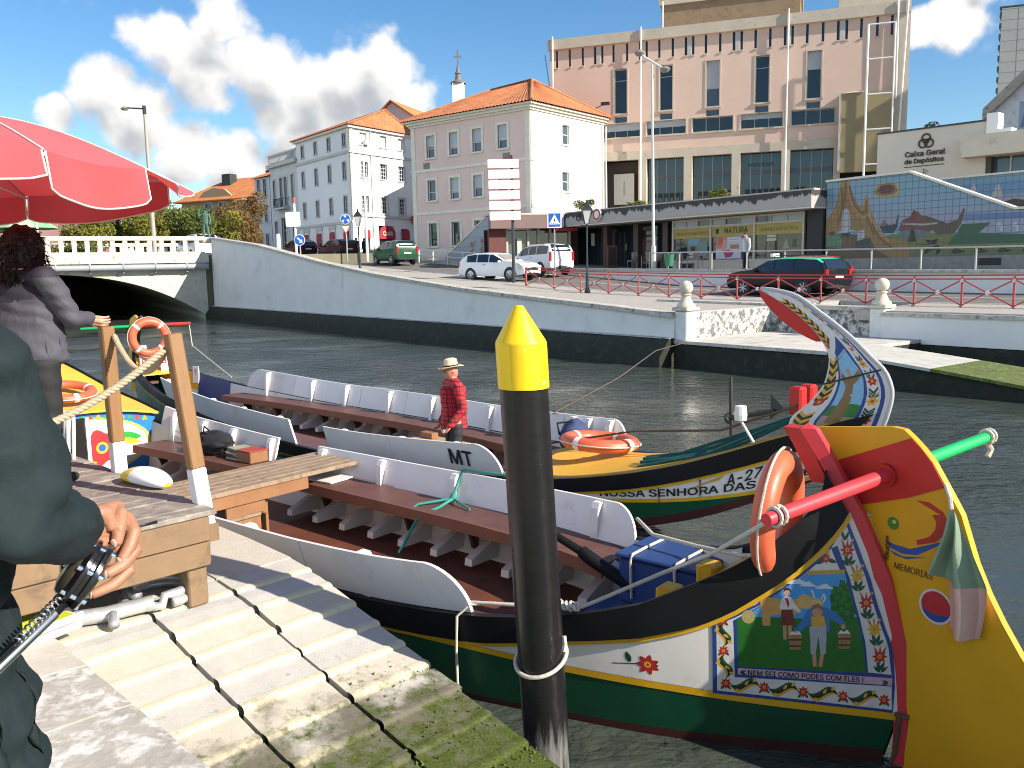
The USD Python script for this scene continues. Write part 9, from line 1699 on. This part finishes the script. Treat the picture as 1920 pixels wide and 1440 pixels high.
def car(label, p, yaw, kind, L, W, H, paintm, roofm=None, cat='car', plate_rear=True, wagon_rail=False):
    th = thing({'wagon': 'taxi', 'mpv': 'white_van'}.get(kind, 'parked_car') if cat != 'car' else 'parked_car', label, cat, p, yaw, None)
    pr_ = np.array(PROF[kind])*(L, H); xs = np.unique(np.r_[np.linspace(-.5, .5, 41)*L, pr_[:, 0]]); top = np.interp(xs, pr_[:, 0], pr_[:, 1])
    belt = lambda x: H*(.635-.06*(x/L)); wid = lambda x: W/2*(1-.10*abs(2*x/L)**5-.05*max(0, x/L*2)**3)
    rows, rr = [], []
    for x, t in zip(xs, top):
        w = wid(x); b = min(belt(x), t-.012); wr = w*(1-.20*np.clip((t-b)/(.36*H), 0, 1)); lo = .16*H+.06*H*abs(2*x/L)**6
        rows.append([V(x, w*.90, lo), V(x, w*.985, .27*H), V(x, w, .42*H if b > .42*H else b-.01), V(x, w*.975, b)]); rr.append([V(x, w*.975, b), V(x, w*.93*0+wr+(w*.975-wr)*.12, b+(t-b)*.86), V(x, wr*.88, t-.012*H), V(x, wr*.45, t+.004), V(x, 0, t+.008)])
    rows, rr = np.array(rows), np.array(rr); mir = V(1, -1, 1)
    full = np.concatenate([rows, rr[:, 1:]], 1); full = np.concatenate([full, (full*mir)[:, ::-1][:, 1:]], 1)
    MB().grid(full, True).grid(np.array([full[0], [V(full[0][0][0], 0, .3*H)]*full.shape[1]])).grid(np.array([full[-1], [V(full[-1][0][0], 0, .3*H)]*full.shape[1]]), True).build('body', paintm, th, smooth=38)
    if roofm: 
        k = (top > .80*H); P = rr[k][:, 1:]+V(0, 0, .006); P = np.concatenate([P, (P*mir)[:, ::-1][:, 1:]], 1); MB().grid(P, True).build('roof_skin', roofm, th, smooth=38)
    def sg(x, f): t = np.interp(x, pr_[:, 0], pr_[:, 1]); w = wid(x); b = min(belt(x), t-.012); wr = w*(1-.20*np.clip((t-b)/(.36*H), 0, 1)); y0, y1 = w*.975, wr+(w*.975-wr)*.12; return V(x, y0+(y1-y0)*f+.006, b+(t-b)*.86*f)
    hi = np.interp(.80, [0, 1], [0, 1]); x0 = -.44*L if kind != 'hatch' else -.36*L; x1 = .185*L
    for sd in (1, -1):
        for a, b in ((x0, -.205*L), (-.19*L, -.02*L), (-.005*L, x1)):
            P = []
            for x in np.linspace(a, b, 8):
                fmx = .95; P.append([sg(x, .05)*V(1, sd, 1), sg(x, .5)*V(1, sd, 1), sg(x, fmx)*V(1, sd, 1)])
            MB().grid(np.array(P), sd < 0).build('side_window', carg, th, smooth=40)
    def endglass(nm, xa, xb, k=.80):
        P = []
        for x in np.linspace(xa, xb, 5): 
            t = np.interp(x, pr_[:, 0], pr_[:, 1]); w = wid(x); wr = w*(1-.20*np.clip((t-belt(x))/(.36*H), 0, 1)); P.append([V(x+(.008 if xa > 0 else -.008), y*wr*k, t+.012) for y in np.linspace(-1, 1, 7)])
        MB().grid(np.array(P), xa < 0).build(nm, carg, th, smooth=40)
    endglass('windscreen', .075*L, .205*L); endglass('rear_window', *( (-.485*L, -.415*L) if kind != 'hatch' else (-.475*L, -.395*L)), .84)
    r = .205*H if kind != 'hatch' else .22*H; r = max(r, .30)
    for fx in (-.295*L, .305*L):
        for sd in (1, -1):
            c = V(fx, sd*(W/2-.11), r); ax = np.array([V(1, 0, 0), V(0, 0, 1), V(0, sd*1.0, 0)]).T
            wh_ = MB().lathe([(0, -.10), (r*.9, -.10), (r, -.07), (r, .07), (r*.93, .105), (r*.66, .11), (r*.64, .08)], c, 22, ax).build('wheel', tyre, th, smooth=35)
            mr = MB().lathe([(0, .095), (r*.16, .10), (r*.2, .085), (r*.22, .06)], c, 14, ax)
            for q in range(7): a = q/7*2*pi; d = V(math.cos(a), 0, math.sin(a)); mr.beam(c+V(0, sd*.085, 0)+d*r*.15, c+V(0, sd*.10, 0)+d*r*.66, .045, .02, up=(0, 1, 0))
            mr.lathe([(r*.60, .075), (r*.67, .113), (r*.70, .108)], c, 22, ax); mr.build('rim', rimm, wh_, smooth=35)
            MB().lathe([(r*1.02, .03), (r*1.14, .045), (r*1.15, .10), (r*1.02, .118), (0, .02)], c, 22, ax).build('arch_lining', trimb, th)
    for sd in (1, -1):
        yw = sd*W/2*.80; MB().box((-.492*L, yw*1.05, H*.585), (.12, .16 if kind != 'mpv' else .14, .16*H if kind != 'mpv' else .30*H), ch=.03).build('tail_lamp', lamp_r, th); MB().box((.475*L, yw*.98, H*.475), (.14, .30, .085*H), sd*-.3, .03).build('head_lamp', lamp_w, th)
        MB().box((.165*L, sd*(W/2+.06), H*.665), (.12, .18, .12), ch=.03).build('mirror', paintm, th); MB().box((-.08*L, sd*(W/2*.985), H*.58), (.16, .03, .025)).build('door_handle', trimb, th)
    MB().box((-.503*L, 0, H*.46), (.02, .52, .115), ch=.004).build('number_plate', plate, th); MB().box((.502*L, 0, H*.30), (.02, .52, .115), ch=.004).build('number_plate', plate, th)
    MB().box((.497*L, 0, H*.37), (.03, W*.55, .10*H), ch=.01).build('grille', trimb, th); MB().box((-.49*L, 0, H*.235), (.06, W*.86, .10*H), ch=.02).build('rear_bumper', trimb, th); MB().box((.48*L, 0, H*.20), (.08, W*.8, .06*H), ch=.02).build('front_bumper', trimb, th)
    return th
def cp(n, c, **k): return M(n, c, 0.25, 0.04, 2, coat=0.7 if max(c) > .1 else 0.15, spec=0.5 if max(c) > .1 else 0.25, **k)
cw_ = cp('car_white', (0.70, 0.70, 0.70)); cblk = cp('car_black', (0.008, 0.008, 0.010)); cgr = cp('car_green', (0.012, 0.07, 0.03)); cmar = cp('car_maroon', (0.05, 0.012, 0.02)); cblu = cp('car_blue', (0.03, 0.05, 0.09)); tgr = cp('taxi_green', (0.06, 0.50, 0.26)); cred = cp('car_red', (0.30, 0.03, 0.02))
uy = math.atan2(0.8, -0.6)
def CP(s, t): return Q(s, t, zroad(s, t)+.004)
tx = car('black taxi estate with a bright green roof and white roof sign', CP(6.75, 11.3), uy, 'wagon', 4.65, 1.80, 1.47, cblk, tgr, 'taxi')
MB().box((.55, 0, 1.56), (.16, .42, .14), ch=.02).build('roof_sign', wsg, tx)
for sd in (-1, 1): MB().tube([V(-1.6, sd*.55, 1.47), V(-1.5, sd*.55, 1.53), V(.1, sd*.55, 1.55), V(.2, sd*.55, 1.49)], .018, 6).build('roof_rail', trimb, tx)
car('dark car with a red glint of roof, mostly hidden behind the taxi', CP(7.5, 13.3), uy, 'hatch', 3.9, 1.62, 1.46, cblk, cred)
car('white hatchback at the left end of the red fence, facing right', V(-0.55, 46.0, zroad(22.5, 10)+.03), math.atan2(-.60, .80), 'hatch', 4.35, 1.78, 1.47, cw_)
car('white people carrier seen from behind, right of the white hatchback', V(1.75, 49.2, zroad(24.2, 13)+.03), math.atan2(.86, -.5), 'mpv', 4.5, 1.75, 1.72, cw_)
car('dark green hatchback driving up the road before the pink building', CP(38.8, 11.6), math.atan2(.84, -.54), 'mpv', 4.2, 1.72, 1.62, cgr); car('dark maroon estate car before the white building', CP(49.5, 12.5), math.atan2(.82, -.57), 'wagon', 4.4, 1.75, 1.5, cmar)
car('small dark red hatchback ahead of the maroon estate', CP(56.0, 12.0), uy, 'hatch', 4.0, 1.7, 1.48, cmar); car('blue grey car high up near the bridge end of the road', CP(58.5, 7.5), uy, 'hatch', 4.1, 1.7, 1.46, cblu); car('white panel van half hidden behind the top of the quay wall', CP(51.0, 1.9), uy, 'mpv', 4.9, 1.85, 1.95, cw_, cat='van')
car('white car glimpsed through the bridge balustrade', Bp(15.5, 4.5, 4.31), math.atan2(-.475, -.88), 'hatch', 4.1, 1.7, 1.5, cw_)
# ---------------------------------------------------------------- trees and plants
def leafmat(n, c1, c2): 
    return usdkit.material(stage, '/World/Looks/'+n, {'g': ('geometry', {}), 'n': ('noise_texture', {'scale': 0.9, 'detail': 5}), 'r': ('rgb_ramp', {'ramp': [(0.3, c1), (0.7, c2)]}), 'i': ('white_noise_texture', {}), 'h': ('hsv', {}), 'd': ('principled_bsdf', {'roughness': 0.7, 'specular_ior_level': 0.3}), 't': ('translucent_bsdf', {}), 'm': ('mix_closure', {'fac': 0.3})},
        [('g.position', 'n.vector'), ('n.fac', 'r.fac'), ('r.color', 'd.base_color'), ('r.color', 't.color'), ('d.BSDF', 'm.closure1'), ('t.BSDF', 'm.closure2')], surface='m.closure')
lm = [leafmat('leaf_olive', (0.12, 0.13, 0.02), (0.30, 0.28, 0.05)), leafmat('leaf_green', (0.06, 0.09, 0.02), (0.19, 0.21, 0.05)), leafmat('leaf_rust', (0.15, 0.085, 0.03), (0.27, 0.18, 0.06)), leafmat('leaf_dark', (0.012, 0.025, 0.008), (0.05, 0.075, 0.02))]
bark = M('bark', (0.10, 0.075, 0.055), 0.9, 0.3, 4)
def leaves(c, R3, n, size, seed, lumps=9):
    r = np.random.default_rng(seed); lc_ = r.normal(size=(lumps, 3)); lc_ /= np.linalg.norm(lc_, axis=1)[:, None]; lc_ *= r.uniform(.25, .75, (lumps, 1)); lr = r.uniform(.28, .5, lumps)
    k = r.integers(0, lumps, n); d = r.normal(size=(n, 3)); d /= np.linalg.norm(d, axis=1)[:, None]; p = (lc_[k]+d*(lr[k]*r.uniform(.55, 1.05, n)**.6)[:, None])*np.asarray(R3)+c
    a = r.normal(size=(n, 3)); a /= np.linalg.norm(a, axis=1)[:, None]; b = np.cross(a, r.normal(size=(n, 3))); b /= np.linalg.norm(b, axis=1)[:, None]; s = size*r.uniform(.6, 1.3, (n, 1))
    v = np.stack([p-a*s, p-b*s*.5, p+a*s, p+b*s*.5], 1).reshape(-1, 3); f = np.arange(n*4).reshape(n, 4); return v, f
def tree(label, p, h, R3, mat, n, size, seed, cat='tree', name='tree'):
    h = h-(0.75 if name == 'tree' else 0); th = thing(name, label, cat, p, 0); r = np.random.default_rng(seed); mb = MB().tube([V(0, 0, -.3), V(.05, 0, h*.4), V(0, .1, h*.75)], [.16, .12, .05], 8)
    for k in range(6): a = r.uniform(0, 2*pi); mb.tube([V(0, 0, h*(.3+.06*k)), V(math.cos(a)*R3[0]*.45, math.sin(a)*R3[1]*.45, h*(.55+.06*k)), V(math.cos(a)*R3[0]*.75, math.sin(a)*R3[1]*.75, h*(.7+.05*k))], [.07, .045, .015], 5)
    mb.build('trunk', bark, th, smooth=True); v, f = leaves(V(0, 0, h-R3[2]*.7), R3, n, size, seed); MB().add(v, f).build('crown', mat, th)
def AT(px, y): return V((px-960)/1600*y*1.0, y, 0)
for i, (px, y, zb, h, R, m_, lab) in enumerate(((185, 66, 4.1, 4.4, (2.6, 2.2, 2.0), 0, 'olive green tree at the left end of the row behind the bridge'), (235, 70, 4.1, 5.0, (2.8, 2.4, 2.3), 1, 'green tree behind the bridge, right of the white pole'), (285, 68, 4.1, 4.8, (2.4, 2.2, 2.2), 0, 'yellow green tree right behind the concrete lamp'), (330, 72, 4.1, 5.6, (2.9, 2.4, 2.6), 0, 'tall yellow green tree right of the concrete lamp'), (372, 70, 4.1, 5.0, (2.2, 2.2, 2.3), 1, 'green tree just left of the bronze statue'), (418, 74, 4.1, 5.4, (2.6, 2.4, 2.5), 0, 'olive tree just right of the bronze statue'), (458, 78, 4.1, 6.2, (2.6, 2.4, 2.9), 2, 'rusty brown tree beside the pale grey house'), (484, 84, 4.1, 6.6, (2.2, 2.2, 3.0), 2, 'rust tinted tree touching the pale grey house'))):
    tree(lab, AT(px, y)+V(0, 0, zb), h, R, lm[m_], 5200, 0.12, 40+i)
for i, (px, y, zb, h, R, n, m_, lab) in enumerate(((1346, 50.2, 6.42, .75, (.95, .5, .42), 1500, 1, 'round green shrub growing on the stained canopy'), (1196, 56.0, 6.42, .6, (.9, .5, .35), 900, 1, 'low shrub on the canopy near the tall street lamp'), (1100, 55.5, 6.2, 1.0, (.8, .6, .5), 1300, 1, 'green shrub over the corner shops beside the white end wall'), (1252, 54.0, 6.42, .35, (1.8, .4, .22), 900, 2, 'straggling dry weeds along the top of the canopy'), (1730, 49.0, 9.2, 1.25, (.85, .8, .6), 1500, 3, 'small dark tree peeping over the bank roof'), (55, 60, 4.1, 1.5, (3.2, 1.2, .8), 1800, 0, 'low yellowish hedge beyond the bridge at far left'), (150, 62, 4.1, 1.3, (3.0, 1.2, .7), 1800, 1, 'low green hedge beyond the bridge'))):
    tree(lab, AT(px, y)+V(0, 0, zb), h, R, lm[m_], n, 0.055 if i < 5 else .1, 80+i, 'shrub', 'shrub')
for i, (px, y, lab) in enumerate(((68, 58, 'green and cream cafe parasol beyond the bridge, right one'), (5, 60, 'green and cream cafe parasol beyond the bridge, left one'))):
    th = thing('cafe_parasol', lab, 'parasol', AT(px, y)+V(0, 0, 4.1)); MB().tube([V(0, 0, 0), V(0, 0, 2.9)], .04, 6).build('pole', white_fr, th)
    for k in range(8):
        a, b = k/8*2*pi, (k+1)/8*2*pi; MB().grid(np.array([[V(math.cos(t)*2.1*s, math.sin(t)*2.1*s, 2.95-.75*s**1.2-.12*(1 if s > .97 else 0)) for t in np.linspace(a, b, 4)] for s in (0.02, .35, .7, .98, 1.0)])).build('panel', M('parasol_green', (0.20, 0.38, 0.19), .8, .1, 3) if k % 2 else M('parasol_mint', (0.36, 0.50, 0.30), .8, .1, 3), th)
_groups = dict(life_ring='orange life rings on the boats', tree='trees behind the bridge', parked_car='cars on the far road', cafe_chair='cafe chairs on the shop terrace', cafe_table='cafe tables on the shop terrace', cafe_parasol='green parasols beyond the bridge', street_lantern='old green street lanterns', street_lamp='tall street lamps', rope_post='posts of the landing stage', barrier_rope='twisted ropes between the posts', stone_pillar='ball topped stone pillars', moored_boat='painted tour boats', rudder='yellow rudders', shrub='shrubs and hedges')
for q in stage.GetPrimAtPath('/World').GetChildren():
    n_ = q.GetName(); n_ = n_[:-4] if n_[-3:].isdigit() else n_
    if n_ in _groups: q.SetCustomDataByKey('group', _groups[n_])
